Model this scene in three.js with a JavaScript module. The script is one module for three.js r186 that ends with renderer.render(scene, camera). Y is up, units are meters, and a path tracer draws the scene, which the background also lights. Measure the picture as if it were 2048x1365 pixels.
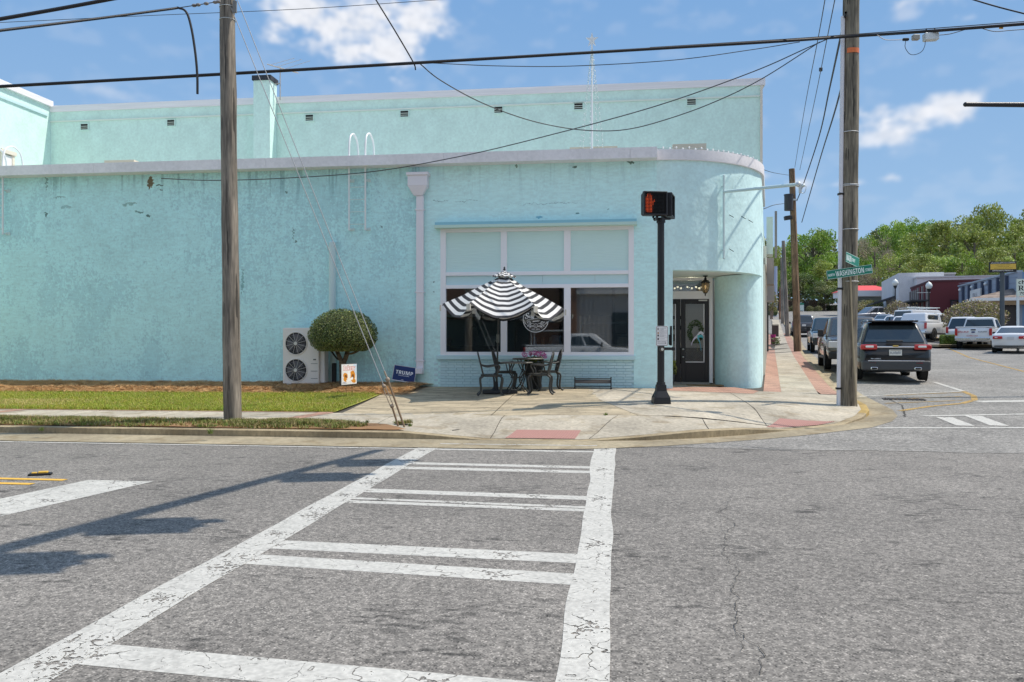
import * as THREE from 'three';
import { mergeGeometries, toCreasedNormals, mergeVertices } from 'three/addons/utils/BufferGeometryUtils.js';
import { RoundedBoxGeometry } from 'three/addons/geometries/RoundedBoxGeometry.js';
import { TessellateModifier } from 'three/addons/modifiers/TessellateModifier.js';

// ------------------------------------------------------------------ camera, sky, sun
const scene = new THREE.Scene();
const F = 1632, CX = 1024, CY = 682.5, EYE = 1.55;          // focal length and centre in photo pixels, eye height
const camera = new THREE.PerspectiveCamera(2 * Math.atan(CY / F) * 180 / Math.PI, 2048 / 1365, 0.1, 1200);
camera.position.set(0, EYE, 0);
camera.lookAt(0, EYE, -10);

let SEED = 7;
const rnd = () => { SEED = (SEED + 0x6d2b79f5) | 0; let t = Math.imul(SEED ^ (SEED >>> 15), 1 | SEED); t = (t + Math.imul(t ^ (t >>> 7), 61 | t)) ^ t; return ((t ^ (t >>> 14)) >>> 0) / 4294967296; };
const rr = (a, b) => a + (b - a) * rnd();
const clamp = (x, a = 0, b = 1) => Math.min(b, Math.max(a, x));
const mix = (a, b, k) => a + (b - a) * k;
const sstep = (a, b, x) => { const k = clamp((x - a) / (b - a)); return k * k * (3 - 2 * k); };
const hash = (x, y, s) => { let h = Math.imul(x | 0, 374761393) ^ Math.imul(y | 0, 668265263) ^ Math.imul(s | 0, 2147483647 - 1013); h = Math.imul(h ^ (h >>> 13), 1274126177); return ((h ^ (h >>> 16)) >>> 0) / 4294967296; };
function vn(x, y, per, seed) {                               // value noise, tiles every `per` cells
  const xi = Math.floor(x), yi = Math.floor(y), fx = x - xi, fy = y - yi;
  const px = per[0] ?? per, py = per[1] ?? per, m = (a) => ((a % px) + px) % px, n = (a) => ((a % py) + py) % py, sx = fx * fx * (3 - 2 * fx), sy = fy * fy * (3 - 2 * fy);
  const a = hash(m(xi), n(yi), seed), b = hash(m(xi + 1), n(yi), seed), c = hash(m(xi), n(yi + 1), seed), d = hash(m(xi + 1), n(yi + 1), seed);
  return mix(mix(a, b, sx), mix(c, d, sx), sy);
}
function fbm(x, y, per, seed, oct = 4) { let v = 0, a = 0.5, t = 0; for (let i = 0; i < oct; i++) { v += a * vn(x, y, per, seed + i); t += a; x *= 2; y *= 2; per = per.length ? [per[0] * 2, per[1] * 2] : per * 2; a *= 0.5; } return v / t; }

const sunDir = new THREE.Vector3(1.12, 1.85, -0.17).normalize();
{ // the sky: clear spring blue, a few fair-weather clouds in view, extra ones added outside it
  const W = 2048, H = 1024, data = new Float32Array(W * H * 4);
  const clouds = [   // azimuth (deg right of the view axis), elevation, half-width, half-height, strength
    [-14.8, 22.3, 3.8, 2.8, 1], [-11, 20.8, 4.6, 2.6, 1], [-8.2, 19.6, 2.6, 2.0, .95], [-6.5, 22, 2.6, 2.2, .95], [-12, 25.5, 7, 3.4, .95], [-4, 24.5, 3, 1.2, .6],
    [26, 13.7, 4.0, 1.1, .95], [24.3, 12.9, 2.8, .8, .7], [28.4, 14.4, 2.2, .7, .8],
    [26.5, 21.2, 3, 1.2, .8], [31, 21.2, 4, 1.9, 1], [35, 21.5, 4, 2.4, 1], [25.8, 19.9, 1.2, .6, .3],
    [19.4, 10.3, 1.0, .35, .7], [22.6, 10.1, 1.4, .28, .7], [24.9, 10.3, .9, .4, .7], [16.5, 11.0, .9, .3, .5], [-26, 15.2, 3, .4, .22], [-30, 12, 4, .5, .2],
  ];
  for (let j = 0; j < H; j++) {
    const el = ((j + 0.5) / H - 0.5) * Math.PI, y = Math.sin(el), ce = Math.cos(el), eld = el * 180 / Math.PI;
    for (let i = 0; i < W; i++) {
      const a = ((i + 0.5) / W - 0.5) * 2 * Math.PI, x = Math.cos(a) * ce, z = Math.sin(a) * ce;
      const up = clamp(y), k = Math.pow(1 - up, 2.3);
      let r = mix(0.105, 0.40, k), g = mix(0.285, 0.59, k), b = mix(0.62, 0.80, k);
      const s = clamp(x * sunDir.x + y * sunDir.y + z * sunDir.z), halo = Math.pow(s, 8) * 0.22 + Math.pow(s, 60) * 0.7;
      r += halo; g += halo; b += halo * 0.95;
      if (y > 0) {
        const az = Math.atan2(x, -z) * 180 / Math.PI;
        const n = fbm(az * 0.55 + 300, eld * 1.1, 512, 11, 5), n2 = fbm(az * 2.4 + 900, eld * 4.2, 4096, 31, 3);
        let c = 0;
        for (const [ca, cel, cw, ch, st] of clouds) {
          const dx = (az - ca) / cw, dy = (eld - cel) / ch, q = 1 - Math.sqrt(dx * dx + dy * dy);
          if (q > -0.6) c = Math.max(c, st * sstep(-0.05, 0.95, q + (n - 0.5) * 1.7 + (n2 - 0.5) * 0.6));
        }
        if (eld > 28 || Math.abs(az) > 42) {                 // denser cloud added over the unseen sky to lift and neutralise the shade
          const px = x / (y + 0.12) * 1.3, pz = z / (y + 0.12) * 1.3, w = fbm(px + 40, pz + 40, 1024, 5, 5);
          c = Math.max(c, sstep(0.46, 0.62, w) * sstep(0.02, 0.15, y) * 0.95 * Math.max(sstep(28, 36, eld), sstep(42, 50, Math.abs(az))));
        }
        c += 0.10 * sstep(0.5, 0.75, n) * sstep(3, 8, eld);
        c = clamp(c);
        const lum = 0.78 + 0.2 * n2;
        r = mix(r, lum, c * 0.88); g = mix(g, lum, c * 0.88); b = mix(b, lum * 1.03, c * 0.88);
      } else { const q = sstep(0, -0.12, y); r = mix(r, 0.22, q); g = mix(g, 0.22, q); b = mix(b, 0.2, q); }
      const o = (j * W + i) * 4; data[o] = r; data[o + 1] = g; data[o + 2] = b; data[o + 3] = 1;
    }
  }
  const sky = new THREE.DataTexture(data, W, H, THREE.RGBAFormat, THREE.FloatType);
  sky.mapping = THREE.EquirectangularReflectionMapping; sky.magFilter = THREE.LinearFilter; sky.minFilter = THREE.LinearFilter; sky.needsUpdate = true;
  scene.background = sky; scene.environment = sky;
}
const sun = new THREE.DirectionalLight(new THREE.Color(1.0, 0.93, 0.83), 4.05);
sun.position.copy(sunDir).multiplyScalar(120); sun.target.position.set(0, 0, -15);
sun.position.z -= 15;
sun.castShadow = true; sun.shadow.mapSize.set(4096, 4096); sun.shadow.radius = 1;
Object.assign(sun.shadow.camera, { left: -70, right: 70, top: 70, bottom: -70, near: 1, far: 400 });
scene.add(sun, sun.target);
const renderer = new THREE.WebGLRenderer({ antialias: true });
renderer.toneMapping = THREE.LinearToneMapping; renderer.toneMappingExposure = 1.06;
renderer.shadowMap.enabled = true;

// ------------------------------------------------------------------ where things are
const A = 7.2 * Math.PI / 180, cA = Math.cos(A), sA = Math.sin(A);
const st = (s, t, y = 0) => new THREE.Vector3(s * cA + t * sA, y, s * sA - t * cA);      // s along Main Street (to the right), t across it (away)
const toS = (x, z) => x * cA + z * sA, toT = (x, z) => x * sA - z * cA;
const at = (u, v, D) => new THREE.Vector3((u - CX) / F * D, EYE + (CY - v) / F * D, -D);  // photo pixel at a known distance
function onT(u, v, t) { const dx = (u - CX) / F, dy = (CY - v) / F, k = t / (dx * sA + cA); return { s: k * (dx * cA - sA), y: EYE + k * dy, k }; }
const road = (t) => t < 12.2 ? 0 : t < 52 ? 0.0255 * (t - 13) * sstep(12.2, 14.5, t) : 0.0255 * 39 + (t - 52) * (0.0255 + 0.0295 * sstep(52, 62, t));
const KERB = [[-60, 12.55], [-8, 12.55], [-3.3, 12.55], [-1.95, 12.56], [-0.5, 12.6], [0.4, 12.8], [1.34, 13.2], [2.1, 13.65], [2.94, 14.26], [4.03, 15.12], [4.6, 15.95], [4.95, 16.75], [5.2, 17.8], [5.4, 19.6], [5.62, 21.4], [5.96, 23.4], [9.0, 40], [14.5, 70], [29.1, 150], [42, 220]];
const KH = [.115, .115, .115, .012, .012, .07, .13, .125, .05, .075, .14, .2, .23];       // kerb top above zero for the first points; later points: road + 0.1
const kerbTop = (i) => i < KH.length ? KH[i] : road(KERB[i][1]) + 0.1;
function kerbNear(s, t) {
  let best = 1e9, h = 0;
  for (let i = 0; i + 1 < KERB.length; i++) {
    const [ax, ay] = KERB[i], [bx, by] = KERB[i + 1], dx = bx - ax, dy = by - ay, k = clamp(((s - ax) * dx + (t - ay) * dy) / (dx * dx + dy * dy));
    const d = Math.hypot(s - ax - k * dx, t - ay - k * dy);
    if (d < best) { best = d; h = mix(kerbTop(i), kerbTop(i + 1), k); }
  }
  return [best, h];
}
const ES = [-20, -4, -1, 1, 3.2, 5, 8], ET = [12.5, 13.5, 15, 16.5, 18.3, 19.65, 21.5, 24];
const EV = [[.12, .165, .175, .2, .32, .42, .44, .46], [.12, .17, .2, .28, .38, .43, .45, .46], [.12, .2, .27, .35, .42, .45, .45, .46], [.13, .2, .29, .36, .41, .43, .43, .44], [.1, .15, .23, .3, .34, .36, .37, .41], [.05, .1, .16, .2, .25, .3, .34, .4], [.05, .1, .16, .2, .25, .3, .34, .4]];
function ground(s, t) {                                       // height of the pavement block beyond the kerb
  let i = 0; while (i < ES.length - 2 && s > ES[i + 1]) i++;
  let j = 0; while (j < ET.length - 2 && t > ET[j + 1]) j++;
  const a = clamp((s - ES[i]) / (ES[i + 1] - ES[i])), b = clamp((t - ET[j]) / (ET[j + 1] - ET[j]));
  let e = mix(mix(EV[i][j], EV[i][j + 1], b), mix(EV[i + 1][j], EV[i + 1][j + 1], b), a);
  if (t > 24) e += road(t) - road(24);
  const [d, h] = kerbNear(s, t);
  return mix(h, e, sstep(0, 1.5, d));
}
const groundW = (x, z) => ground(toS(x, z), toT(x, z));
const roadW = (x, z) => road(toT(x, z));
function onRoad(u, v) { let D = 20; for (let i = 0; i < 40; i++) { const x = (u - CX) / F * D, h = roadW(x, -D); D = mix(D, F * (EYE - h) / (v - CY), 0.5); } return new THREE.Vector3((u - CX) / F * D, roadW((u - CX) / F * D, -D), -D); }
function onGround(u, v) { let D = 15; for (let i = 0; i < 40; i++) { const x = (u - CX) / F * D, h = groundW(x, -D); D = mix(D, F * (EYE - h) / (v - CY), 0.4); } const x = (u - CX) / F * D; return new THREE.Vector3(x, groundW(x, -D), -D); }

// ------------------------------------------------------------------ objects
const used = {};
const numbered = (n) => { const k = (used[n] = (used[n] ?? -1) + 1); return k ? n + '_' + String(k).padStart(3, '0') : n; };
function tag(o, label, category, group) { o.userData.label = label; o.userData.category = category; if (group) o.userData.group = group; return o; }
function thing(name, label, category, pos, turn = 0, group) {
  const o = new THREE.Group(); o.name = numbered(name); scene.add(o);
  if (pos) o.position.copy(pos); o.rotation.y = turn; return tag(o, label, category, group);
}
function mesh(name, geo, mat, parent) {
  const g = Array.isArray(geo) ? merge(geo) : geo, m = new THREE.Mesh(g, mat);
  m.castShadow = m.receiveShadow = true; m.name = parent === scene ? numbered(name) : name; parent.add(m); return m;
}
const part = (parent, name, geo, mat) => mesh(name, geo, mat, parent);
const solo = (name, label, category, geo, mat, group) => tag(mesh(name, geo, mat, scene), label, category, group);
function struct(name, geo, mat, parent = scene) { const m = mesh(name, geo, mat, parent); if (parent === scene) m.userData.kind = 'structure'; return m; }
function structGroup(name) { const g = new THREE.Group(); g.name = numbered(name); g.userData.kind = 'structure'; scene.add(g); return g; }
function dup(o, pos, turn, label, group) {
  const c = o.clone(); c.name = numbered(o.name.replace(/_\d{3}$/, '')); c.userData = { ...o.userData }; scene.add(c);
  if (pos) c.position.copy(pos); if (turn !== undefined) c.rotation.y = turn; if (label) c.userData.label = label; if (group) c.userData.group = group; return c;
}
function merge(list) {
  const flat = list.map((g) => { const n = g.index ? g.toNonIndexed() : g.clone(); for (const k of Object.keys(n.attributes)) if (!['position', 'normal', 'uv', 'color'].includes(k)) n.deleteAttribute(k); if (!n.attributes.normal) n.computeVertexNormals(); if (!n.attributes.uv) n.setAttribute('uv', new THREE.Float32BufferAttribute(new Float32Array(n.attributes.position.count * 2), 2)); return n; });
  const anyC = flat.some((g) => g.attributes.color);
  if (anyC) for (const g of flat) if (!g.attributes.color) g.setAttribute('color', new THREE.Float32BufferAttribute(new Float32Array(g.attributes.position.count * 3).fill(1), 3));
  return mergeGeometries(flat);
}
// geometry helpers (all return geometries)
const V = (x, y, z) => new THREE.Vector3(x, y, z);
const bx = (w, h, d, x = 0, y = 0, z = 0) => new THREE.BoxGeometry(w, h, d).translate(x, y, z);
const rb = (w, h, d, x = 0, y = 0, z = 0, r = 0.01, seg = 2) => new RoundedBoxGeometry(w, h, d, seg, Math.min(r, w / 2.01, h / 2.01, d / 2.01)).translate(x, y, z);
const cyl = (r0, r1, h, x = 0, y = 0, z = 0, n = 16) => new THREE.CylinderGeometry(r1, r0, h, n).translate(x, y + h / 2, z);   // r0 at the bottom
function rod(a, b, r, n = 8, r2) { const d = b.clone().sub(a), g = new THREE.CylinderGeometry(r2 ?? r, r, d.length(), n); g.applyQuaternion(new THREE.Quaternion().setFromUnitVectors(V(0, 1, 0), d.normalize())); const c = a.clone().add(b).multiplyScalar(0.5); return g.translate(c.x, c.y, c.z); }
const tube = (pts, r, seg = 24, n = 6, tension = 0.5) => new THREE.TubeGeometry(new THREE.CatmullRomCurve3(pts, false, 'catmullrom', tension), seg, r, n);
const sph = (r, x, y, z, sx = 1, sy = 1, sz = 1, n = 12) => new THREE.SphereGeometry(r, n, Math.max(6, n * 0.7 | 0)).scale(sx, sy, sz).translate(x, y, z);
const lathe = (pts, n = 20, x = 0, y = 0, z = 0) => new THREE.LatheGeometry(pts.map((p) => new THREE.Vector2(p[0], p[1])), n).translate(x, y, z);
const ext = (pts, depth, bevel = 0) => { const s = new THREE.Shape(pts.map((p) => new THREE.Vector2(p[0], p[1]))); return new THREE.ExtrudeGeometry(s, { depth, bevelEnabled: bevel > 0, bevelSize: bevel, bevelThickness: bevel, bevelSegments: 2 }); };
const rotY = (g, a) => g.rotateY(a), rotX = (g, a) => g.rotateX(a), rotZ = (g, a) => g.rotateZ(a);
function gridGeo(nu, nv, fn, uvFn) {                           // surface from fn(i / nu, j / nv)
  const pos = [], uv = [], idx = [];
  for (let j = 0; j <= nv; j++) for (let i = 0; i <= nu; i++) { const p = fn(i / nu, j / nv); pos.push(p.x, p.y, p.z); const q = uvFn ? uvFn(i / nu, j / nv) : [i / nu, j / nv]; uv.push(q[0], q[1]); }
  for (let j = 0; j < nv; j++) for (let i = 0; i < nu; i++) { const a = j * (nu + 1) + i, b = a + 1, c = a + nu + 1, d = c + 1; idx.push(a, b, d, a, d, c); }
  const g = new THREE.BufferGeometry(); g.setAttribute('position', new THREE.Float32BufferAttribute(pos, 3)); g.setAttribute('uv', new THREE.Float32BufferAttribute(uv, 2)); g.setIndex(idx); g.computeVertexNormals(); return g;
}
function clipConvex(subject, clip) {                           // Sutherland-Hodgman, clip counter-clockwise in (s, t)
  let out = subject;
  for (let i = 0; i < clip.length && out.length; i++) {
    const [ax, ay] = clip[i], [bx2, by] = clip[(i + 1) % clip.length], inp = out; out = [];
    const side = (p) => (bx2 - ax) * (p[1] - ay) - (by - ay) * (p[0] - ax);
    for (let k = 0; k < inp.length; k++) {
      const p = inp[k], q = inp[(k + 1) % inp.length], sp = side(p), sq = side(q);
      if (sp >= 0) out.push(p);
      if ((sp >= 0) !== (sq >= 0)) { const f = sp / (sp - sq); out.push([p[0] + (q[0] - p[0]) * f, p[1] + (q[1] - p[1]) * f]); }
    }
  }
  return out;
}
function drape(poly, height, edge = 0.5, thick = 0) {          // a sheet over (s, t), laid on height(s, t); uv in metres
  const shape = new THREE.Shape(poly.map((p) => new THREE.Vector2(p[0], p[1])));
  let g = new THREE.ShapeGeometry(shape).toNonIndexed();
  g = new TessellateModifier(edge, 9).modify(g);
  const p = g.attributes.position, uv = [];
  for (let i = 0; i < p.count; i++) { const s = p.getX(i), t = p.getY(i), w = st(s, t, height(s, t)); p.setXYZ(i, w.x, w.y, w.z); uv.push(s, t); }
  g.setAttribute('uv', new THREE.Float32BufferAttribute(uv, 2));
  g = mergeVertices(g); g.computeVertexNormals();
  if (g.attributes.normal.getY(0) < 0) { const ix = g.index.array; for (let i = 0; i < ix.length; i += 3) { const k = ix[i]; ix[i] = ix[i + 1]; ix[i + 1] = k; } g.computeVertexNormals(); }
  return g;
}
function ribbon(pts, width, h, lift) {                         // a strip along (s, t) points
  const n = pts.length, pos = [], uv = [], idx = []; let len = 0;
  for (let i = 0; i < n; i++) {
    const a = pts[Math.max(0, i - 1)], b = pts[Math.min(n - 1, i + 1)], dx = b[0] - a[0], dy = b[1] - a[1], l = Math.hypot(dx, dy) || 1, w = (Array.isArray(width) ? width[i] : width) / 2;
    if (i) len += Math.hypot(pts[i][0] - pts[i - 1][0], pts[i][1] - pts[i - 1][1]);
    for (const k of [1, -1]) { const s = pts[i][0] - dy / l * w * k, t = pts[i][1] + dx / l * w * k, q = st(s, t, h(s, t) + lift); pos.push(q.x, q.y, q.z); uv.push(len, k * w); }
    if (i) { const o = 2 * i; idx.push(o - 2, o - 1, o, o, o - 1, o + 1); }
  }
  const g = new THREE.BufferGeometry(); g.setAttribute('position', new THREE.Float32BufferAttribute(pos, 3)); g.setAttribute('uv', new THREE.Float32BufferAttribute(uv, 2)); g.setIndex(idx); g.computeVertexNormals();
  if (g.attributes.normal.getY(0) < 0) { g.setIndex(idx.map((_, i) => idx[i - (i % 3) + [1, 0, 2][i % 3]])); g.computeVertexNormals(); }
  return g;
}
const dense = (pts, step) => { const out = [pts[0]]; for (let i = 1; i < pts.length; i++) { const [a, b] = [pts[i - 1], pts[i]], n = Math.max(1, Math.round(Math.hypot(b[0] - a[0], b[1] - a[1]) / step)); for (let k = 1; k <= n; k++) out.push([mix(a[0], b[0], k / n), mix(a[1], b[1], k / n)]); } return out; };

// ------------------------------------------------------------------ textures and materials
function tex(w, h, fn, { srgb = true, rx = 1, ry = 1 } = {}) {
  const d = new Uint8Array(w * h * 4);
  for (let j = 0; j < h; j++) for (let i = 0; i < w; i++) { const c = fn(i / w, j / h, i, j), o = (j * w + i) * 4; d[o] = clamp(c[0], 0, 255); d[o + 1] = clamp(c[1], 0, 255); d[o + 2] = clamp(c[2], 0, 255); d[o + 3] = c[3] === undefined ? 255 : clamp(c[3], 0, 255); }
  const t = new THREE.DataTexture(d, w, h); t.wrapS = t.wrapT = THREE.RepeatWrapping; t.magFilter = THREE.LinearFilter; t.minFilter = THREE.LinearMipmapLinearFilter; t.generateMipmaps = true;
  if (srgb) t.colorSpace = THREE.SRGBColorSpace; t.repeat.set(rx, ry); t.needsUpdate = true; return t;
}
function canvasTex(w, h, draw) { const c = document.createElement('canvas'); c.width = w; c.height = h; draw(c.getContext('2d'), w, h); const t = new THREE.CanvasTexture(c); t.colorSpace = THREE.SRGBColorSpace; return t; }
function marks(c, x, y, w, h, n) { for (let i = 0; i < n; i++) { const k = hash(i, n, Math.round(x + y)), u = x + w * i / n, q = w / n; c.fillRect(u, y, q * .22, h); if (k > .3) c.fillRect(u, y + (k > .65 ? 0 : h * .42), q * .62, h * .2); if (k < .6) c.fillRect(u, y + h * .8, q * .62, h * .2); if (k > .45) c.fillRect(u + q * .45, y + h * .1, q * .2, h * .8); } }   // lettering too small to read in the photograph
const lin = (r, g, b) => new THREE.Color().setRGB(r, g, b);
const M = (color, roughness = 0.8, extra = {}) => new THREE.MeshStandardMaterial({ color, roughness, metalness: 0, ...extra });
const P = (color, roughness, extra = {}) => new THREE.MeshPhysicalMaterial({ color, roughness, ...extra });
const texAsphalt = tex(1024, 1024, (u, v, i, j) => {          // 4 m of worn asphalt: aggregate, binder, small dark pits
  const n = fbm(u * 8, v * 8, 8, 3, 4), f = fbm(u * 180, v * 180, 180, 8, 2), g = hash(i >> 1, j >> 1, 4), g2 = hash(i, j, 9);
  let l = 124 + (n - 0.5) * 14 + (f - 0.5) * 62 + (g - 0.5) * 30 + (g2 - 0.5) * 18;
  if (g > 0.94) l += 34; if (g < 0.07) l -= 34;
  const pit = vn(u * 34, v * 110, [34, 110], 77) * vn(u * 9, v * 14, [9, 14], 51); if (pit > 0.47) l -= 115 * (pit - 0.47) * (0.6 + f);
  return [l * 1.01, l * 0.972, l * 0.92];
});
const texCoarse = tex(1024, 1024, (u, v, i, j) => {           // the older, stonier asphalt of the side street
  const n = fbm(u * 6, v * 6, 6, 13, 4), f = fbm(u * 120, v * 120, 120, 18, 2), g = hash(i >> 1, j >> 1, 14), g3 = hash(i >> 2, j >> 2, 44);
  let l = 132 + (n - 0.5) * 30 + (f - 0.5) * 60 + (g - 0.5) * 44 + (g3 - 0.5) * 34;
  return [l, l * 0.975, l * 0.93];
});
const texConcrete = tex(512, 512, (u, v, i, j) => {
  const n = fbm(u * 4, v * 4, 4, 23, 5), f = fbm(u * 60, v * 60, 60, 28, 2), g = hash(i, j, 24);
  let l = 1 + (n - 0.5) * 0.30 + (f - 0.5) * 0.22 + (g - 0.5) * 0.12; const st2 = sstep(0.6, 0.8, fbm(u * 7, v * 7, 7, 61, 3)); l -= st2 * 0.10;
  return [176 * l, (167 - st2 * 4) * l, (150 - st2 * 10) * l];
});
const texStamp = tex(512, 512, (u, v, i, j) => {              // stamped, sandy patio concrete
  const w = fbm(u * 5, v * 14, [5, 14], 33, 4), r = Math.abs(fbm(u * 6, v * 18, [6, 18], 35, 3) - 0.5) * 2, g = hash(i, j, 34);
  const l = 1 + (w - 0.5) * 0.45 - (r < 0.06 ? 0.14 : 0) + (g - 0.5) * 0.14; return [172 * l, 158 * l, 132 * l];
});
const texStampH = tex(512, 512, (u, v) => { const w = fbm(u * 5, v * 14, [5, 14], 33, 4), r = Math.abs(fbm(u * 6, v * 18, [6, 18], 35, 3) - 0.5) * 2; const l = 60 + 150 * w - (r < 0.06 ? 60 : 0); return [l, l, l]; }, { srgb: false });
const texBrickPave = tex(256, 256, (u, v, i, j) => {
  const row = Math.floor(v * 8), x = (u * 4 + (row % 2) * 0.5) % 1, y = (v * 8) % 1, joint = x < 0.05 || y < 0.09, h = hash(Math.floor(u * 4 + (row % 2) * 0.5) % 4, row, 3), g = hash(i, j, 6);
  const l = (joint ? 0.82 : 0.9 + 0.25 * h) + (g - 0.5) * 0.15; return [164 * l, 128 * l, 110 * l];
});
const texPaint = (seed, wear) => tex(512, 512, (u, v, i, j) => {   // road paint with cracks and worn-through grain; alpha 0 where it is gone
  const n = fbm(u * 5, v * 5, 5, seed, 4), f = fbm(u * 90, v * 90, 90, seed + 5, 2), g = hash(i, j, seed + 9);
  const N = 8, wx = u * N + (fbm(u * 24, v * 24, 24, seed + 20, 2) - 0.5) * 0.7, wy = v * N * 1.5 + (fbm(u * 24, v * 24, 24, seed + 30, 2) - 0.5) * 0.7; let d1 = 9, d2 = 9;
  for (let a = -1; a < 2; a++) for (let b = -1; b < 2; b++) { const cx = Math.floor(wx) + a, cy = Math.floor(wy) + b, mx = ((cx % N) + N) % N, my = ((cy % (1.5 * N)) + 1.5 * N) % (1.5 * N), d = Math.hypot(wx - cx - hash(mx, my, seed), wy - cy - hash(mx, my, seed + 1)); if (d < d1) { d2 = d1; d1 = d; } else if (d < d2) d2 = d; }
  const gone = d2 - d1 < 0.012 + 0.035 * sstep(0.42, 0.62, n) || f * 0.55 + n * 0.75 + g * 0.10 > wear;
  const l = 192 + (n - 0.5) * 34 + (f - 0.5) * 40; return [l, l * 0.985, l * 0.94, gone ? 0 : 255];
});
const texStucco = tex(1024, 1024, (u, v, i, j) => {           // 4 m of painted, rough-trowelled render (neutral multiplier)
  const n = fbm(u * 6, v * 6, 6, 40, 4), f = fbm(u * 70, v * 70, 70, 42, 3), b = fbm(u * 22, v * 9, [22, 9], 47, 3);
  const l = 247 + (n - 0.5) * 16 + (f - 0.5) * 20 + (b - 0.5) * 10; return [l, l, l];
});
const texStuccoH = tex(1024, 1024, (u, v) => { const f = fbm(u * 46, v * 46, 46, 42, 4), b = fbm(u * 14, v * 7, [14, 7], 47, 3); const l = 255 * (0.55 * f + 0.45 * b); return [l, l, l]; }, { srgb: false });
const texWood = tex(256, 1024, (u, v, i, j) => {              // weathered pole: long grain, checks, stains
  const g = fbm(u * 26, v * 5, [26, 5], 60, 4), f = fbm(u * 64, v * 24, [64, 24], 63, 2), c = fbm(u * 12, v * 3, [12, 3], 66, 3), k = vn(u * 20, v * 2, [20, 2], 69), st2 = fbm(u * 3, v * 6, [3, 6], 71, 3);
  let l = 0.55 + 0.62 * g + 0.3 * (f - 0.5); if (k > 0.82 || c < 0.27) l *= 0.62; l *= 0.85 + 0.3 * st2;
  return [140 * l, 131 * l, 118 * l];
});
const texWoodH = tex(256, 1024, (u, v) => { const g = fbm(u * 26, v * 5, [26, 5], 60, 4), k = vn(u * 20, v * 2, [20, 2], 69), c = fbm(u * 12, v * 3, [12, 3], 66, 3); const l = 255 * (0.3 + 0.6 * g) * (k > 0.82 || c < 0.27 ? 0.4 : 1); return [l, l, l]; }, { srgb: false });
const texShingle = tex(256, 256, (u, v, i, j) => { const row = Math.floor(v * 10), c = Math.floor(u * 8 + (row % 2) * 0.5), h = hash(c % 8, row, 5), g = hash(i, j, 2), e = (v * 10) % 1 < 0.14 ? 0.8 : 1; const l = (0.85 + 0.3 * h + (g - 0.5) * 0.25) * e; return [133 * l, 118 * l, 106 * l]; });
const texStone = tex(256, 256, (u, v, i, j) => { let best = 9, sec = 9, id = 0; const N = 7; for (let a = -1; a < 2; a++) for (let b = -1; b < 2; b++) { const cx = Math.floor(u * N) + a, cy = Math.floor(v * N * 2) + b, mx = ((cx % N) + N) % N, my = ((cy % (2 * N)) + 2 * N) % (2 * N), dx = u * N - cx - hash(mx, my, 1), dy = v * 2 * N - cy - hash(mx, my, 2), d = Math.hypot(dx, dy); if (d < best) { sec = best; best = d; id = hash(mx, my, 3); } else if (d < sec) sec = d; } const l = sec - best < 0.09 ? 0.55 : 0.75 + 0.5 * id + (hash(i, j, 7) - 0.5) * 0.1; return [136 * l, 122 * l, 108 * l]; });

const mAsphalt = M(0xffffff, 0.93, { map: texAsphalt, vertexColors: true }); texAsphalt.repeat.set(0.25, 0.25);
const mCoarse = M(0xffffff, 0.95, { map: texCoarse, vertexColors: true }); texCoarse.repeat.set(0.22, 0.22);
const mConcrete = M(0xffffff, 0.9, { map: texConcrete, vertexColors: true }); texConcrete.repeat.set(0.4, 0.4);
const mKerb = M(lin(0.80, 0.72, 0.56), 0.9, { map: texConcrete });
const mYellowKerb = M(lin(0.85, 0.66, 0.26), 0.85, { map: texConcrete });
const mGutter = M(lin(0.83, 0.80, 0.72), 0.95, { map: texConcrete, vertexColors: true });
const mStamp = M(0xffffff, 0.92, { map: texStamp, bumpMap: texStampH, bumpScale: 0.012 }); texStamp.repeat.set(0.45, 0.45); texStampH.repeat.set(0.45, 0.45);
const mBrickPave = M(0xffffff, 0.9, { map: texBrickPave }); texBrickPave.repeat.set(1.2, 1.2);
const mJoint = M(lin(0.075, 0.068, 0.055), 0.95);
const mPaint = M(0xffffff, 0.75, { map: texPaint(101, 0.94), alphaTest: 0.5 }); mPaint.map.repeat.set(0.55, 0.55);
const mPaintWorn = M(0xffffff, 0.78, { map: texPaint(131, 0.85), alphaTest: 0.5 }); mPaintWorn.map.repeat.set(0.6, 0.6);
const mYellow = M(lin(0.72, 0.42, 0.06), 0.75);
const mYellowWorn = M(lin(0.8, 0.52, 0.16), 0.8, { map: mPaintWorn.map, alphaTest: 0.5 });
const mCrack = M(lin(0.06, 0.056, 0.05), 1);
const mSoil = M(lin(0.22, 0.115, 0.055), 1);
const mMulch = M(0xffffff, 1, { vertexColors: true });

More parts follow.
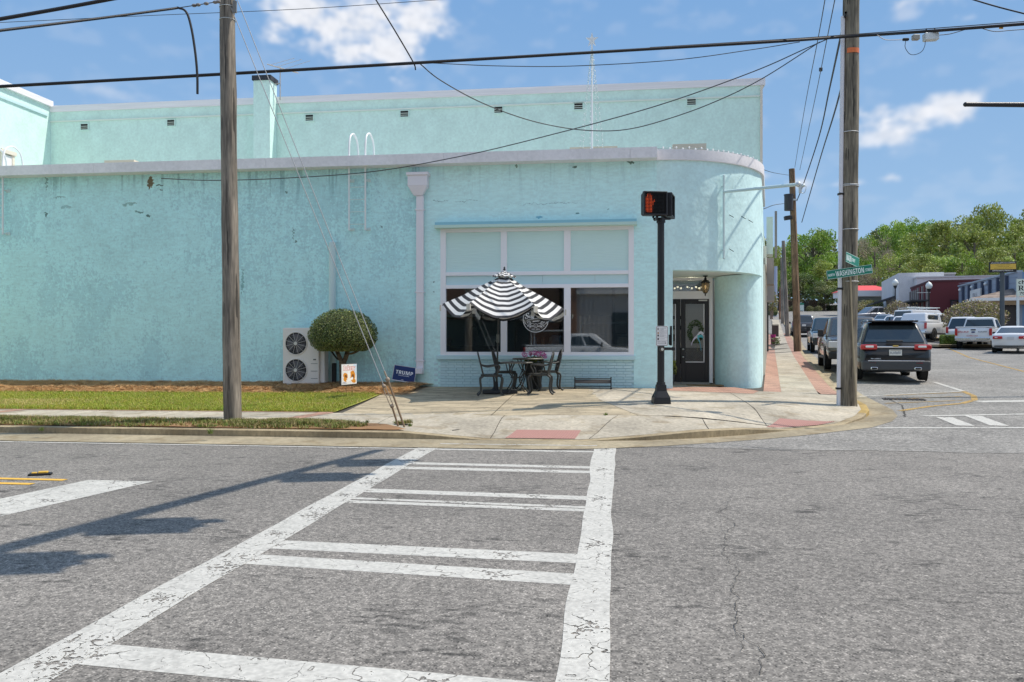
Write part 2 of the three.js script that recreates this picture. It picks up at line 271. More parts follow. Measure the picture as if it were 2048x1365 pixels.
// ------------------------------------------------------------------ roads
function tint(g, fn) { const p = g.attributes.position, c = []; for (let i = 0; i < p.count; i++) c.push(...fn(p.getX(i), p.getZ(i), p.getY(i))); g.setAttribute('color', new THREE.Float32BufferAttribute(c, 3)); return g; }
function sheet(s0, s1, t0, t1, ns, nt, h, lift = 0) { return gridGeo(ns, nt, (a, b) => { const s = mix(s0, s1, a), t = mix(t0, t1, b); return st(s, t, h(s, t) + lift); }, (a, b) => [mix(s0, s1, a), mix(t0, t1, b)]); }
const patch = (x, z) => { const n = fbm(x * 0.35 + 60, z * 0.35 + 60, 4096, 201, 4), m = fbm(x * 1.7 + 90, z * 1.7 + 90, 4096, 205, 3), l = 0.94 + (n - 0.5) * 0.30 + (m - 0.5) * 0.16; return l; };
struct('road', [tint(sheet(-24, 24, 0, 13, 190, 60, () => 0), (x, z) => { const l = patch(x, z) * 1.0; return [l, l, l * 0.995]; }),
  tint(sheet(-120, -24, -40, 13, 10, 8, () => 0), () => [0.95, 0.95, 0.95]), tint(sheet(24, 160, -40, 12.3, 10, 8, () => 0), () => [0.95, 0.95, 0.95]), tint(sheet(-24, 24, -40, 0, 10, 10, () => 0), () => [0.95, 0.95, 0.95])], mAsphalt);
const sideEdge = (s) => 12.02 + 0.05 * Math.sin(s * 2.1) + 0.03 * Math.sin(s * 7.7);
struct('side_street', [tint(gridGeo(110, 90, (a, b) => { const s = mix(-0.3, 46, a), e = sideEdge(s), t = mix(e, 60, b * b * 0.7 + b * 0.3); return st(s, t, road(t) + 0.004); }, (a, b) => { const s = mix(-0.3, 46, a), e = sideEdge(s); return [s, mix(e, 60, b * b * 0.7 + b * 0.3)]; }), (x, z) => { const l = patch(x, z) * 1.04; return [l, l, l]; }),
  tint(sheet(-10, 46, 60, 330, 30, 60, (s, t) => road(t), 0.004), (x, z) => { const l = patch(x * 0.4, z * 0.4) * 1.02; return [l, l, l]; }), tint(sheet(46, 240, 12.3, 330, 30, 60, (s, t) => road(t), 0.004), (x, z) => { const l = patch(x * 0.4, z * 0.4); return [l, l, l]; })], mCoarse);

// gutter, kerb and the pavement block
const kerbPts = dense(KERB, 0.35);
const offsetLine = (pts, d) => pts.map((p, i) => { const a = pts[Math.max(0, i - 1)], b = pts[Math.min(pts.length - 1, i + 1)], dx = b[0] - a[0], dy = b[1] - a[1], l = Math.hypot(dx, dy); const w = typeof d === 'function' ? d(p) : d; return [p[0] - dy / l * w, p[1] + dx / l * w]; });
{
  const w = (p) => p[0] < -1 ? 1.0 : p[1] > 18 ? 0.5 : mix(1.0, 0.5, clamp((p[0] + 1) / 2.5));
  const outer = offsetLine(kerbPts, (p) => -w(p)), n = kerbPts.length;
  const g = gridGeo(n - 1, 4, (a, b) => { const i = Math.round(a * (n - 1)), s = mix(outer[i][0], kerbPts[i][0], b), t = mix(outer[i][1], kerbPts[i][1], b); return st(s, t, road(t) + 0.009); }, (a, b) => { const i = Math.round(a * (n - 1)); return [mix(outer[i][0], kerbPts[i][0], b), mix(outer[i][1], kerbPts[i][1], b)]; });
  struct('gutter', tint(g, (x, z) => { const l = 0.86 + (fbm(x * 1.3 + 40, z * 1.3 + 90, 4096, 71, 3) - 0.5) * 0.5; return [l, l * 0.97, l * 0.9]; }), mGutter);
  const kg = structGroup('kerb');
  const inner = offsetLine(kerbPts, 0.15);
  const strip = (i0, i1) => {
    const rows = [[0, -0.3], [0.0, -0.012], [0.02, 0.0], [0.15, 0.0], [0.15, -0.3]];
    return gridGeo(i1 - i0, rows.length - 1, (a, b) => { const i = i0 + Math.round(a * (i1 - i0)), r = rows[Math.round(b * (rows.length - 1))], k = r[0] / 0.15, s = mix(kerbPts[i][0], inner[i][0], k), t = mix(kerbPts[i][1], inner[i][1], k), h = kerbNear(kerbPts[i][0], kerbPts[i][1])[1]; return st(s, t, h + r[1]); }, (a, b) => [i0 * 0.35 + a * (i1 - i0) * 0.35, b * 0.5]);
  };
  let i0 = 0; const yellow = kerbPts.findIndex((p) => p[1] > 16.2), yellowEnd = kerbPts.findIndex((p) => p[1] > 20.2);
  while (i0 < kerbPts.length - 1) {
    const far = kerbPts[i0][1] > 40 || kerbPts[i0][0] < -16; let i1 = Math.min(kerbPts.length - 1, i0 + (far ? 60 : 9));
    if (i0 < yellow && i1 > yellow) i1 = yellow; if (i0 < yellowEnd && i1 > yellowEnd) i1 = yellowEnd;
    part(kg, 'kerb_stone', toCreasedNormals(strip(i0, i1).toNonIndexed(), 0.6), i0 >= yellow && i0 < yellowEnd ? mYellowKerb : mKerb); i0 = i1;
  }
}
const inner = offsetLine(dense(KERB, 0.5), 0.15);
const block = [...inner, [20, 220], [-60, 220]];
struct('pavement_bed', drape([...inner.filter((p) => p[1] < 72), [4, 72], [-60, 72]], (s, t) => ground(s, t) - 0.02, 1.0), mJoint);
const sidewalk = structGroup('sidewalk');
const concTint = (k) => (x, z) => { const l = k * (0.93 + (fbm(x * 0.9 + 50, z * 0.9 + 70, 4096, 91, 4) - 0.5) * 0.28); return [l, l * 0.995, l * 0.98]; };
function slab(quad, mat = mConcrete, shade = 1, gap = 0.006, lift = 0) {
  const cx = quad.reduce((a, p) => a + p[0], 0) / quad.length, cy = quad.reduce((a, p) => a + p[1], 0) / quad.length;
  const q = quad.map(([s, t]) => { const l = Math.hypot(s - cx, t - cy); return [s + (cx - s) / l * gap * 1.4, t + (cy - t) / l * gap * 1.4]; });
  const poly = clipConvex(block, q); if (poly.length < 3) return;
  part(sidewalk, 'slab', tint(drape(poly, (s, t) => ground(s, t) + lift, 0.55), concTint(shade)), mat);
}
const quad = (s0, s1, t0, t1) => [[s0, t0], [s1, t0], [s1, t1], [s0, t1]];
for (let s = -40; s < -3.6; s += 1.5) slab(quad(s, s + 1.5, 13.45, 14.85), mConcrete, 0.97 + rr(-0.04, 0.04));           // walk along Main Street
slab(quad(-4.0, -1.95, 12.6, 14.4), mConcrete, 0.95); slab([[-1.95, 12.6], [-0.45, 12.6], [0.05, 14.4], [-1.95, 14.4]], mConcrete, 0.97); slab([[-0.45, 12.6], [1.5, 12.6], [1.5, 14.4], [0.05, 14.4]], mConcrete, 0.98);
slab([[1.5, 12.6], [4.4, 12.6], [4.4, 14.7], [1.5, 14.4]], mConcrete, 0.98); slab([[2.6, 14.55], [5.6, 14.7], [5.6, 16.1], [2.6, 15.8]], mConcrete, 0.96);
slab([[-5.2, 14.4], [-2.2, 14.4], [-2.2, 14.85], [-5.2, 14.85]], mConcrete, 0.95);
slab([[0.4, 14.4], [2.6, 14.55], [2.6, 16.6], [-0.3, 16.6]], mConcrete, 1.06); slab([[2.6, 15.8], [5.6, 16.1], [5.6, 17.2], [2.6, 17.0]], mConcrete, 1.08); slab([[2.6, 17.0], [5.8, 17.2], [5.8, 18.8], [2.6, 18.6]], mConcrete, 1.07);
slab([[-0.3, 16.6], [2.6, 16.6], [2.6, 18.6], [-0.6, 18.6]], mConcrete, 1.05); slab([[-0.6, 18.6], [2.6, 18.6], [2.6, 22.4], [-0.6, 22.4]], mConcrete, 0.88); slab([[2.6, 18.6], [6, 18.8], [6, 20.0], [2.6, 20.0]], mConcrete, 0.9);
slab([[-2.2, 14.4], [0.4, 14.4], [-0.3, 16.6], [-2.2, 16.6]], mStamp, 1); slab([[-2.2, 16.6], [-0.3, 16.6], [-0.6, 19.7], [-2.2, 19.7]], mStamp, 1);
{ const pat = [[-2.2, 14.4], [-2.2, 16.6], [-2.2, 19.7], [-5.3, 19.7], [-5.25, 18.4], [-5.3, 14.85]]; slab(pat.slice(0), mStamp, 1, 0.006); }
for (let t = 20.0; t < 110; t += 1.55) { const s0 = 3.86 + (t - 22) * 0.1827, s1 = 3.86 + (t + 1.55 - 22) * 0.1827; slab([[s0 + 0.42, t], [s0 + 1.28, t], [s1 + 1.28, t + 1.55], [s1 + 0.42, t + 1.55]], mConcrete, 0.93 + rr(-0.06, 0.06)); }
part(sidewalk, 'brick_band', drape([[3.5, 20.0], [4.3, 20.0], [4.27 + 48 * 0.1827, 70], [3.87 + 48 * 0.1827, 70]], (s, t) => ground(s, t) - 0.004, 1.2), mBrickPave);
{ const b = inner.filter((p) => p[1] > 19.9 && p[1] < 72), a = b.map((p) => [p[0] - 0.46, p[1]]); part(sidewalk, 'brick_band', drape([...b, ...a.reverse()], (s, t) => ground(s, t) - 0.002, 0.8), mBrickPave); }
part(sidewalk, 'brick_band', drape(quad(-40, -5.3, 14.85, 14.95), (s, t) => ground(s, t) + 0.004, 0.7), mBrickPave);
part(sidewalk, 'brick_band', drape([[-5.95, 13.45], [-5.65, 13.45], [-5.25, 14.85], [-5.55, 14.85]], (s, t) => ground(s, t) + 0.005, 0.7), mBrickPave);
part(sidewalk, 'brick_band', drape([[-12.15, 13.45], [-11.85, 13.45], [-11.55, 14.85], [-11.85, 14.85]], (s, t) => ground(s, t) + 0.005, 0.7), mBrickPave);
part(sidewalk, 'brick_band', drape([[0.9, 19.0], [3.1, 19.0], [3.4, 20.0], [3.0, 21.2], [1.4, 20.4]], (s, t) => ground(s, t) + 0.005, 0.7), mBrickPave);
{ // warning pads with raised domes
  const mPad = M(lin(0.40, 0.21, 0.175), 0.85);
  const pad = (c, name, label) => {
    const g = thing(name, label, 'tactile pad'), [p0, p1, p2, p3] = c;
    part(g, 'plate', drape(c, (s, t) => ground(s, t) + 0.008, 0.4), mPad);
    const dots = [];
    for (let i = 0; i < 26; i++) for (let j = 0; j < 11; j++) { const a = (i + 0.5) / 26, b = (j + 0.5) / 11, s = mix(mix(p0[0], p1[0], a), mix(p3[0], p2[0], a), b), t = mix(mix(p0[1], p1[1], a), mix(p3[1], p2[1], a), b), w = st(s, t, ground(s, t) + 0.012); dots.push(new THREE.ConeGeometry(0.014, 0.014, 6).translate(w.x, w.y, w.z)); }
    const d = part(g, 'raised_domes', dots, mPad); d.userData.kind = 'stuff';
  };
  pad([[-1.72, 12.73], [-0.62, 12.76], [-0.55, 13.3], [-1.6, 13.28]], 'warning_pad', 'red tactile warning pad at the foot of the ramp meeting the crosswalk');
  pad([[2.55, 14.3], [3.5, 14.85], [3.95, 15.35], [2.95, 15.2]], 'warning_pad', 'red tactile warning pad on the corner ramp beside the utility pole');
}
// ------------------------------------------------------------------ painted markings
const flat = () => 0;
const mark = (name, pts, w, mat, h = flat, lift = 0.005) => struct(name, ribbon(dense(pts, 0.25), w, h, lift), mat);
{
  const wob = (t) => 0.01 * Math.sin(t * 2.3) + 0.006 * Math.sin(t * 5.1);
  const line = (s, t0, t1, w, mat) => { const p = []; for (let t = t0; t <= t1; t += 0.2) p.push([s + wob(t + s) * 0.6, t]); return p; };
  struct('crosswalk_line', ribbon(line(-2.7, 2.6, 11.95), 0.29, flat, 0.003), mPaintWorn);
  struct('crosswalk_line', ribbon(line(-0.15, 2.6, 12.1), [...Array(48)].map((_, i) => 0.25 + 0.008 * Math.sin(i * 0.7) + 0.06 * sstep(28, 40, i)), flat, 0.0035), mPaint);
  for (const [tl, tr, w, m] of [[5.94, 5.82, .25, mPaint], [5.52, 5.31, .25, mPaint], [8.21, 8.07, .2, mPaint], [7.78, 7.62, .09, mPaintWorn], [7.62, 7.49, .12, mPaint], [10.1, 10.03, .17, mPaint], [9.72, 9.68, .18, mPaint], [11.46, 11.46, .13, mPaint], [11.75, 11.78, .07, mPaintWorn], [12.0, 12.05, .07, mPaintWorn], [3.75, 3.55, .26, mPaint], [3.1, 2.95, .25, mPaint]])
    mark('crosswalk_bar', [[-2.6, tl], [-0.26, tr]], w, m, flat, tl > 11.9 ? 0.0115 : 0.0015);
  struct('stop_line', drape([[-8.2, 4.9].map((v, i) => v), [-5.62, 5.2], [-5.05, 8.42], [-5.82, 8.42]].map((p, i) => i === 0 ? [-6.3, 5.2] : p), () => 0.003, 0.6), mPaint);
  mark('centre_line', [[-40, 8.42], [-6.07, 8.38]], 0.1, mYellow); mark('centre_line', [[-40, 8.12], [-6.25, 8.1]], 0.1, mYellow);
  mark('edge_line', [[-40, 11.45], [-2.6, 11.45]], 0.09, mPaint);
  const R = (u, v) => { const p = onRoad(u, v); return [toS(p.x, p.z), toT(p.x, p.z)]; }, rh = (s, t) => road(t) + 0.004;
  const px = (name, list, w, mat) => mark(name, list.map(([u, v]) => R(u, v)), w, mat, rh, 0.006);
  px('side_crosswalk_line', [[1752, 857.5], [2080, 857]], 0.14, mPaint); px('side_crosswalk_line', [[1848, 833.5], [2080, 829]], 0.16, mPaint);
  px('side_crosswalk_bar', [[1889, 836], [1932, 853]], 0.3, mPaint); px('side_crosswalk_bar', [[1946, 833], [2000, 853]], 0.3, mPaint);
  px('stop_line', [[1955, 804.5], [2080, 803]], 0.35, mPaint);
  px('parking_line', [[1868, 765], [1925, 783]], 0.13, mPaint); px('parking_line', [[1718, 794], [1930, 783.5]], 0.1, mPaintWorn);
  px('yellow_marking', [[1925, 783], [1948, 793], [1950, 801], [1925, 808], [1860, 814], [1800, 823]], 0.13, mYellowWorn);
  for (const v of [792, 800, 808]) px('yellow_marking', [[1770, v], [1925, v - 6]], 0.07, mYellowWorn);
  px('yellow_marking', [[1858, 694], [1940, 716], [2080, 752]], 0.12, mYellowWorn);
  // cracks
  const crack = (list, w, f = (u, v) => R(u, v)) => { w *= 0.45; const pts = dense(list.map(([u, v]) => f(u, v)), 0.05).map((p, i) => [p[0] + (hash(i, 3, 8) - 0.5) * 0.03, p[1] + (hash(i, 5, 8) - 0.5) * 0.03]); struct('crack', ribbon(pts, pts.map((_, i) => w * (0.4 + 1.2 * hash(i >> 1, 2, 6))), rh, 0.0035), mCrack); };
  const z5 = (l) => l.map(([x, y]) => [1100 + x * 0.463, 960 + y * 0.463]);
  crack(z5([[780, 75], [760, 130], [715, 140], [805, 190], [755, 240], [760, 300], [745, 320], [820, 400], [800, 440], [780, 475], [815, 500], [800, 560], [810, 660], [935, 750], [905, 800], [920, 850]]), 0.008);
  crack(z5([[275, 120], [560, 132], [760, 130], [900, 155], [1100, 165], [1600, 185], [2048, 212]]), 0.008);
  crack(z5([[800, 660], [830, 740], [860, 760]]), 0.006); crack(z5([[430, 862], [640, 855], [900, 870]]), 0.007); crack(z5([[1700, 770], [1720, 830], [1650, 815], [1580, 840]]), 0.006); crack(z5([[1640, 815], [1690, 868], [2040, 862]]), 0.006);
  crack([[0, 1019], [130, 972], [300, 975], [620, 992], [690, 994]], 0.006); crack([[790, 1004], [800, 1000]], 0.01);
  crack([[1770, 796], [1805, 812], [1811, 835]], 0.06); crack([[1812, 795], [2048, 797]], 0.012); crack([[1640, 805 + 90], [1700, 899], [2048, 885]], 0.01);
  crack([[0, 897], [80, 893], [300, 880]], 0.008);
}
{ // reflective marker lying by the centre line
  const p = onRoad(80, 951), g = thing('pavement_marker', 'black and yellow crumpled reflector lying beside the yellow centre line', 'road marker', p, 0.3);
  part(g, 'base', rb(0.24, 0.025, 0.1, 0, 0.0125, 0, 0.01), M(0x15161a, 0.6)); part(g, 'reflector', rb(0.1, 0.022, 0.07, 0.03, 0.034, 0, 0.008), M(lin(.7, .42, .05), 0.4)); part(g, 'reflector', rb(0.05, 0.016, 0.05, -0.06, 0.031, 0.01, 0.006), M(lin(.7, .42, .05), 0.4));
}
{ // iron drain by the yellow kerb
  const p = onRoad(1808, 800);
  const g = thing('drain_grate', 'dark iron drain grate in the gutter by the yellow kerb', 'drain', p.setY(p.y + 0.016), -0.3);
  part(g, 'frame', [bx(0.9, 0.012, 0.04, 0, 0, 0.18), bx(0.9, 0.012, 0.04, 0, 0, -0.18), bx(0.04, 0.012, 0.32, 0.43, 0, 0), bx(0.04, 0.012, 0.32, -0.43, 0, 0)], M(lin(.06, .05, .045), 0.8));
  for (let i = 0; i < 9; i++) part(g, 'bar', bx(0.03, 0.012, 0.32, -0.36 + i * 0.09, 0, 0), M(lin(.05, .042, .04), 0.8));
}
// ------------------------------------------------------------------ verge, lawn, pine straw
const bumpy = (s, t, k) => k * (fbm(s * 3 + 80, t * 3 + 80, 4096, 301, 3) - 0.5);
const vergeH = (s, t) => ground(s, t) + 0.015 + 0.03 * sstep(12.72, 13.0, t) * sstep(13.42, 13.2, t) + bumpy(s, t, 0.05);
const lawnH = (s, t) => ground(s, t) + 0.008 + Math.max(0, bumpy(s, t, 0.03));
const mulchH = (s, t) => ground(s, t) + 0.03 + 0.05 * sstep(17.9, 18.3, t) + bumpy(s, t, 0.06);
const soil = (x, z) => { const n = fbm(x * 2 + 50, z * 2 + 50, 4096, 311, 4); return [mix(0.16, 0.42, n), mix(0.10, 0.22, n), mix(0.05, 0.10, n)]; };
const lawnPoly = [[-40, 14.93], [-5.27, 14.93], [-5.22, 17.9], [-5.25, 18.0], [-40, 18.0]], vergePoly = [[-40, 12.7], [-3.7, 12.7], [-3.3, 12.72], [-3.75, 13.15], [-4.6, 13.43], [-40, 13.43]];
const green = (x, z) => { const n = fbm(x * 1.6 + 50, z * 1.6 + 50, 4096, 331, 3); return [mix(0.34, 0.23, n), mix(0.31, 0.26, n), mix(0.07, 0.04, n)]; };
struct('lawn', tint(drape(lawnPoly, lawnH, 0.35), green), mMulch);
struct('verge', tint(drape(vergePoly, vergeH, 0.25), soil), mMulch);
struct('pine_straw_bed', tint(drape([[-40, 17.9], [-5.25, 17.9], [-5.0, 18.8], [-4.4, 19.66], [-40, 19.66]], mulchH, 0.22), (x, z) => { const n = fbm(x * 3 + 50, z * 9 + 50, 4096, 321, 4); return [mix(0.36, 0.72, n), mix(0.21, 0.44, n), mix(0.09, 0.2, n)]; }), mMulch);
function blades(n, h, w) { const pos = []; for (let i = 0; i < n; i++) { const a = rr(0, 6.28), d = rr(0, 0.035), x = Math.cos(a) * d, z = Math.sin(a) * d, b = rr(0, 6.28), lean = rr(0.2, 0.9) * h, hh = h * rr(0.6, 1.1), px = Math.cos(b + 1.57) * w, pz = Math.sin(b + 1.57) * w; pos.push(x - px, 0, z - pz, x + px, 0, z + pz, x + Math.cos(b) * lean, hh, z + Math.sin(b) * lean); } const g = new THREE.BufferGeometry(); g.setAttribute('position', new THREE.Float32BufferAttribute(pos, 3)); g.computeVertexNormals(); return g; }
function scatter(name, label, category, geo, mat, n, pick, colorFn) {
  const im = new THREE.InstancedMesh(geo, mat, n), m = new THREE.Matrix4(), q = new THREE.Quaternion(), e = new THREE.Euler(); let k = 0;
  while (k < n) { const p = pick(); if (!p) continue; e.set(rr(-.15, .15), rr(0, 6.28), rr(-.15, .15)); m.compose(p, q.setFromEuler(e), V(1, 1, 1).multiplyScalar(rr(0.6, 1.3))); im.setMatrixAt(k, m); im.setColorAt(k, colorFn(p)); k++; }
  im.name = numbered(name); im.castShadow = im.receiveShadow = true; scene.add(im); tag(im, label, category); im.userData.kind = 'stuff'; return im;
}
const mBlade = M(0xffffff, 0.8, { side: THREE.DoubleSide });
const grassColor = (p) => { const n = fbm(p.x * 1.1 + 50, p.z * 1.1 + 50, 4096, 341, 3), r = rnd(), dry = 0.10 + 0.55 * sstep(0.5, 0.72, fbm(p.x * 0.5 + 20, p.z * 1.3 + 50, 4096, 343, 3)); return r < dry ? lin(0.58, 0.48, 0.19) : lin(mix(0.43, 0.32, n) * rr(.75, 1.2), mix(0.44, 0.38, n) * rr(.8, 1.15), 0.055 * rr(.6, 1.3)); };
const inLawn = (s, t) => t > 14.97 && t < 17.95 + 0.15 * Math.sin(s * 1.7) && s < -5.3 - 0.0 * t;
scatter('lawn_grass', 'short bright green grass of the lawn in front of the aqua wall', 'grass', blades(7, 0.055, 0.005), mBlade, 52000, () => { const s = rr(-17.5, -5.3), t = rr(14.97, 18.1); return inLawn(s, t) ? st(s, t, lawnH(s, t) - 0.006) : null; }, grassColor);
scatter('verge_grass', 'patchy grass of the narrow verge behind the kerb', 'grass', blades(7, 0.06, 0.0055), mBlade, 17000, () => { const s = rr(-14.5, -3.4), t = rr(12.72, 13.42), bare = fbm(s * 1.2 + 60, t * 2 + 60, 4096, 351, 3); if (s > -4.3 && bare > 0.42) return null; if (t < 12.95 && rnd() < 0.6) return null; return bare < 0.6 || rnd() < 0.15 ? st(s, t, vergeH(s, t) - 0.006) : null; }, (p) => { const r = rnd(); return r < 0.38 ? lin(0.42, 0.32, 0.16) : lin(0.22 * rr(.7, 1.25), 0.26 * rr(.7, 1.2), 0.055); });
{ const pos = []; for (let i = 0; i < 6; i++) { const a = rr(0, 6.28), l = rr(.05, .1), x = rr(-.04, .04), z = rr(-.04, .04), w = 0.0035, y = rr(0, .02), dx = Math.cos(a), dz = Math.sin(a); pos.push(x - dx * l - dz * w, y, z - dz * l + dx * w, x - dx * l + dz * w, y, z - dz * l - dx * w, x + dx * l, y + rr(0, .04), z + dz * l); }
  const g = new THREE.BufferGeometry(); g.setAttribute('position', new THREE.Float32BufferAttribute(pos, 3)); g.computeVertexNormals();
  scatter('pine_straw', 'rust brown pine straw strewn along the foot of the aqua wall', 'pine straw', g, mBlade, 22000, () => { const s = rr(-17.5, -4.6), t = rr(17.75, 19.6); if (t < 17.95 && rnd() < 0.5) return null; return st(s, t, mulchH(s, t) + 0.004); }, () => { const k = rr(.6, 1.25); return lin(0.68 * k, 0.41 * k, 0.18 * k); }); }
{ // tufts at the kerb foot and in joints
  const spots = [[420, 868, .1], [82, 862, .07], [820, 853, .06], [1212, 831, .05], [735, 846, .06], [650, 855, .1], [815, 846, .05]];
  spots.forEach(([u, v, h], i) => { const p = onGround(u, v); solo('weed_tuft', ['green weed tuft growing at the kerb foot beside the weathered pole', 'small weed at the kerb foot in the long pole shadow', 'weed at the foot of the guy rods', 'tiny weed in the joint of the corner paving', 'dry weed at the edge of the concrete walk', 'leafy weed in the bare soil of the verge', 'thin weed beside the guy rods'][i], 'weed', blades(40, h, 0.006).translate(p.x, p.y, p.z), M(lin(0.14, 0.19, 0.04), 0.8, { side: THREE.DoubleSide })); });
}
// ------------------------------------------------------------------ the aqua corner building
const WT = 19.65, SX = -Math.PI * 0;                          // front wall plane
const wl = (u, v, t = WT) => { const q = onT(u, v, t); return [q.s, q.y]; };
const TOP = 5.84, COP = 6.09;
const FRONT_SPOTS = [];
for (const [u, v, w, h, d] of [[300, 366, .09, .16, [.62, .45, .36]], [318, 372, .1, .02, [.4, .42, .42]], [322, 381, .06, .015, [.4, .42, .42]], [92, 363, .03, .22, [.72, .74, .74]], [92, 428, .05, .06, [.55, .57, .57]], [258, 408, .22, .04, [.78, .8, .78]], [278, 424, .12, .03, [.62, .66, .64]], [295, 432, .05, .03, [.45, .5, .48]], [130, 415, .16, .05, [.82, .84, .84]], [118, 395, .2, .02, [.75, .77, .77]], [585, 470, .02, .2, [.72, .75, .75]], [590, 484, .03, .05, [.6, .62, .6]], [763, 455, .02, .04, [.6, .62, .62]], [484, 563, .03, .3, [.75, .8, .8]], [572, 386, .03, .03, [.6, .62, .6]],
  [1150, 334, .05, .03, [.45, .5, .48]], [1032, 334, .03, .06, [.6, .65, .62]], [1155, 428, .05, .03, [.5, .62, .62]], [1218, 420, .03, .02, [.6, .7, .7]], [1090, 408, .9, .006, [.66, .72, .74]], [930, 403, .3, .008, [.7, .75, .75]], [1078, 434, .1, .03, [.62, .78, .84]], [880, 402, .2, .01, [.7, .75, .75]], [866, 565, .03, .02, [.55, .6, .6]], [866, 585, .02, .02, [.6, .65, .65]], [1262, 324, .1, .03, [.5, .55, .52]]]) { const [s, y] = wl(u, v); FRONT_SPOTS.push([s, y, w, h, d]); }
const texFront = tex(2048, 1024, (u, v, i, j) => {            // 18 m x 6.2 m of old aqua paint on render, with its stains where they are
  const s = -17.6 + u * 20, y = v * 6.2, X = s * 1.0 + 40, Y = y + 10;
  const brush = fbm(X * 9, Y * 26, 8192, 402, 3), fine = fbm(X * 30, Y * 22, 8192, 404, 2), blot = fbm(X * 1.1, Y * 1.1, 8192, 406, 4), vert = fbm(X * 7, Y * 0.9, 8192, 409, 4);
  const old = s < -4.78 ? 1 : 0;                              // the repaint stops at the downspout
  let r = old ? 198 : 212, g = old ? 242 : 249, b = old ? 244 : 247;
  const l = 1 + (brush - 0.5) * 0.09 + (fine - 0.5) * 0.08 + (blot - 0.5) * (old ? 0.16 : 0.08);
  r *= l; g *= l; b *= l;
  const grime = (sstep(0.50, 0.66, blot * 0.8 + vert * 0.2 + (fine - 0.5) * 0.5)) * (old ? 0.10 : 0.03);        // grey mottled mildew
  r *= 1 - grime * 1.1; g *= 1 - grime; b *= 1 - grime * 0.9;
  const run = sstep(0.60, 0.78, fbm(X * 11, Y * 0.7, 8192, 415, 3)) * sstep(5.9 - 2.2 * blot, 5.9, y) * (old ? 0.16 : 0.06);   // runs below the coping, ragged
  r *= 1 - run; g *= 1 - run * 0.8; b *= 1 - run * 0.75;
  const peel = fbm(X * 16, Y * 12, 8192, 418, 3); if (peel > 0.70 && old) { r *= 0.95; g *= 0.955; b *= 0.96; }
  for (const [ps, py, w, h, d] of FRONT_SPOTS) { const dx = (s - ps + (brush - 0.5) * 0.12) / w, dy = (y - py + (vert - 0.5) * 0.12 + (fine - 0.5) * 0.05) / h, q = dx * dx + dy * dy; if (q < 1.6 && q < 0.1 + fine * 1.4) { r *= d[0]; g *= d[1]; b *= d[2]; } }
  return [r, g, b];
});
texFront.wrapS = texFront.wrapT = THREE.ClampToEdgeWrapping;
const frontH = texStuccoH.clone(); frontH.repeat.set(5, 1.55); const mFront = M(0xffffff, 0.85, { map: texFront, bumpMap: frontH, bumpScale: 0.0016 });
const stuccoA = texStucco.clone(); stuccoA.repeat.set(0.25, 0.25); const stuccoAH = texStuccoH.clone(); stuccoAH.repeat.set(0.25, 0.25);
const cAqua = lin(0.70, 0.95, 0.94), cMint = lin(0.68, 0.90, 0.82);
const mAqua = M(cAqua, 0.82, { map: stuccoA, bumpMap: stuccoAH, bumpScale: 0.012 });
const mMint = M(cMint, 0.85, { map: stuccoA, bumpMap: stuccoAH, bumpScale: 0.004 });
const mMintPaint = M(lin(0.62, 0.80, 0.78), 0.7), mTealPaint = M(lin(0.30, 0.58, 0.66), 0.75), mAquaPlain = M(lin(0.56, 0.75, 0.77), 0.75);
const mTrim = M(lin(0.88, 0.86, 0.88), 0.55), mCoping = M(lin(0.88, 0.85, 0.86), 0.75, { map: stuccoA }), mCream = M(lin(0.74, 0.68, 0.58), 0.75), mWhite = M(lin(0.80, 0.80, 0.80), 0.55), mBlack = M(lin(0.012, 0.012, 0.014), 0.45), mBlackMatt = M(lin(0.02, 0.02, 0.02), 0.8);
const mGlass = P(lin(0.74, 0.77, 0.76), 0.02, { transmission: 1, thickness: 0, ior: 2.2, specularIntensity: 1 });
const mClear = P(lin(0.8, 0.82, 0.82), 0.02, { transmission: 1, thickness: 0, ior: 1.5 });
const bakery = thing('corner_building', 'aqua painted corner building with a rounded corner and a recessed entrance', 'building', st(0, WT, 0), -A);
const B = (s, y, t) => V(s, y, WT - t);                       // building axes
// front wall with its window opening
const [wl0, wy1] = wl(881, 452), [wr0, wyb] = wl(1268, 720), curveS = 0.98, R0 = 2.88, arcEnd = 79.65 * Math.PI / 180;
const uvMetres = (g, f) => { const p = g.attributes.position, uv = []; for (let i = 0; i < p.count; i++) { const q = f(p.getX(i), p.getY(i), p.getZ(i)); uv.push(q[0], q[1]); } g.setAttribute('uv', new THREE.Float32BufferAttribute(uv, 2)); return g; };
{
  const sh = new THREE.Shape([[-24, -0.3], [curveS, -0.3], [curveS, TOP], [-24, TOP]].map((p) => new THREE.Vector2(...p)));
  sh.holes.push(new THREE.Path([[wl0, -0.25], [wl0, wy1 + 0.06], [wr0, wy1 + 0.06], [wr0, -0.25]].map((p) => new THREE.Vector2(...p))));
  const g = new THREE.ExtrudeGeometry(sh, { depth: 0.3, bevelEnabled: false }).translate(0, 0, -0.3);
  part(bakery, 'front_wall', uvMetres(g, (x, y) => [(x + 17.6) / 20, y / 6.2]), mFront);
}
const arc = (phi, r = R0) => [curveS + r * Math.sin(phi), WT + R0 - r * Math.cos(phi)];
const SOF = 3.235;
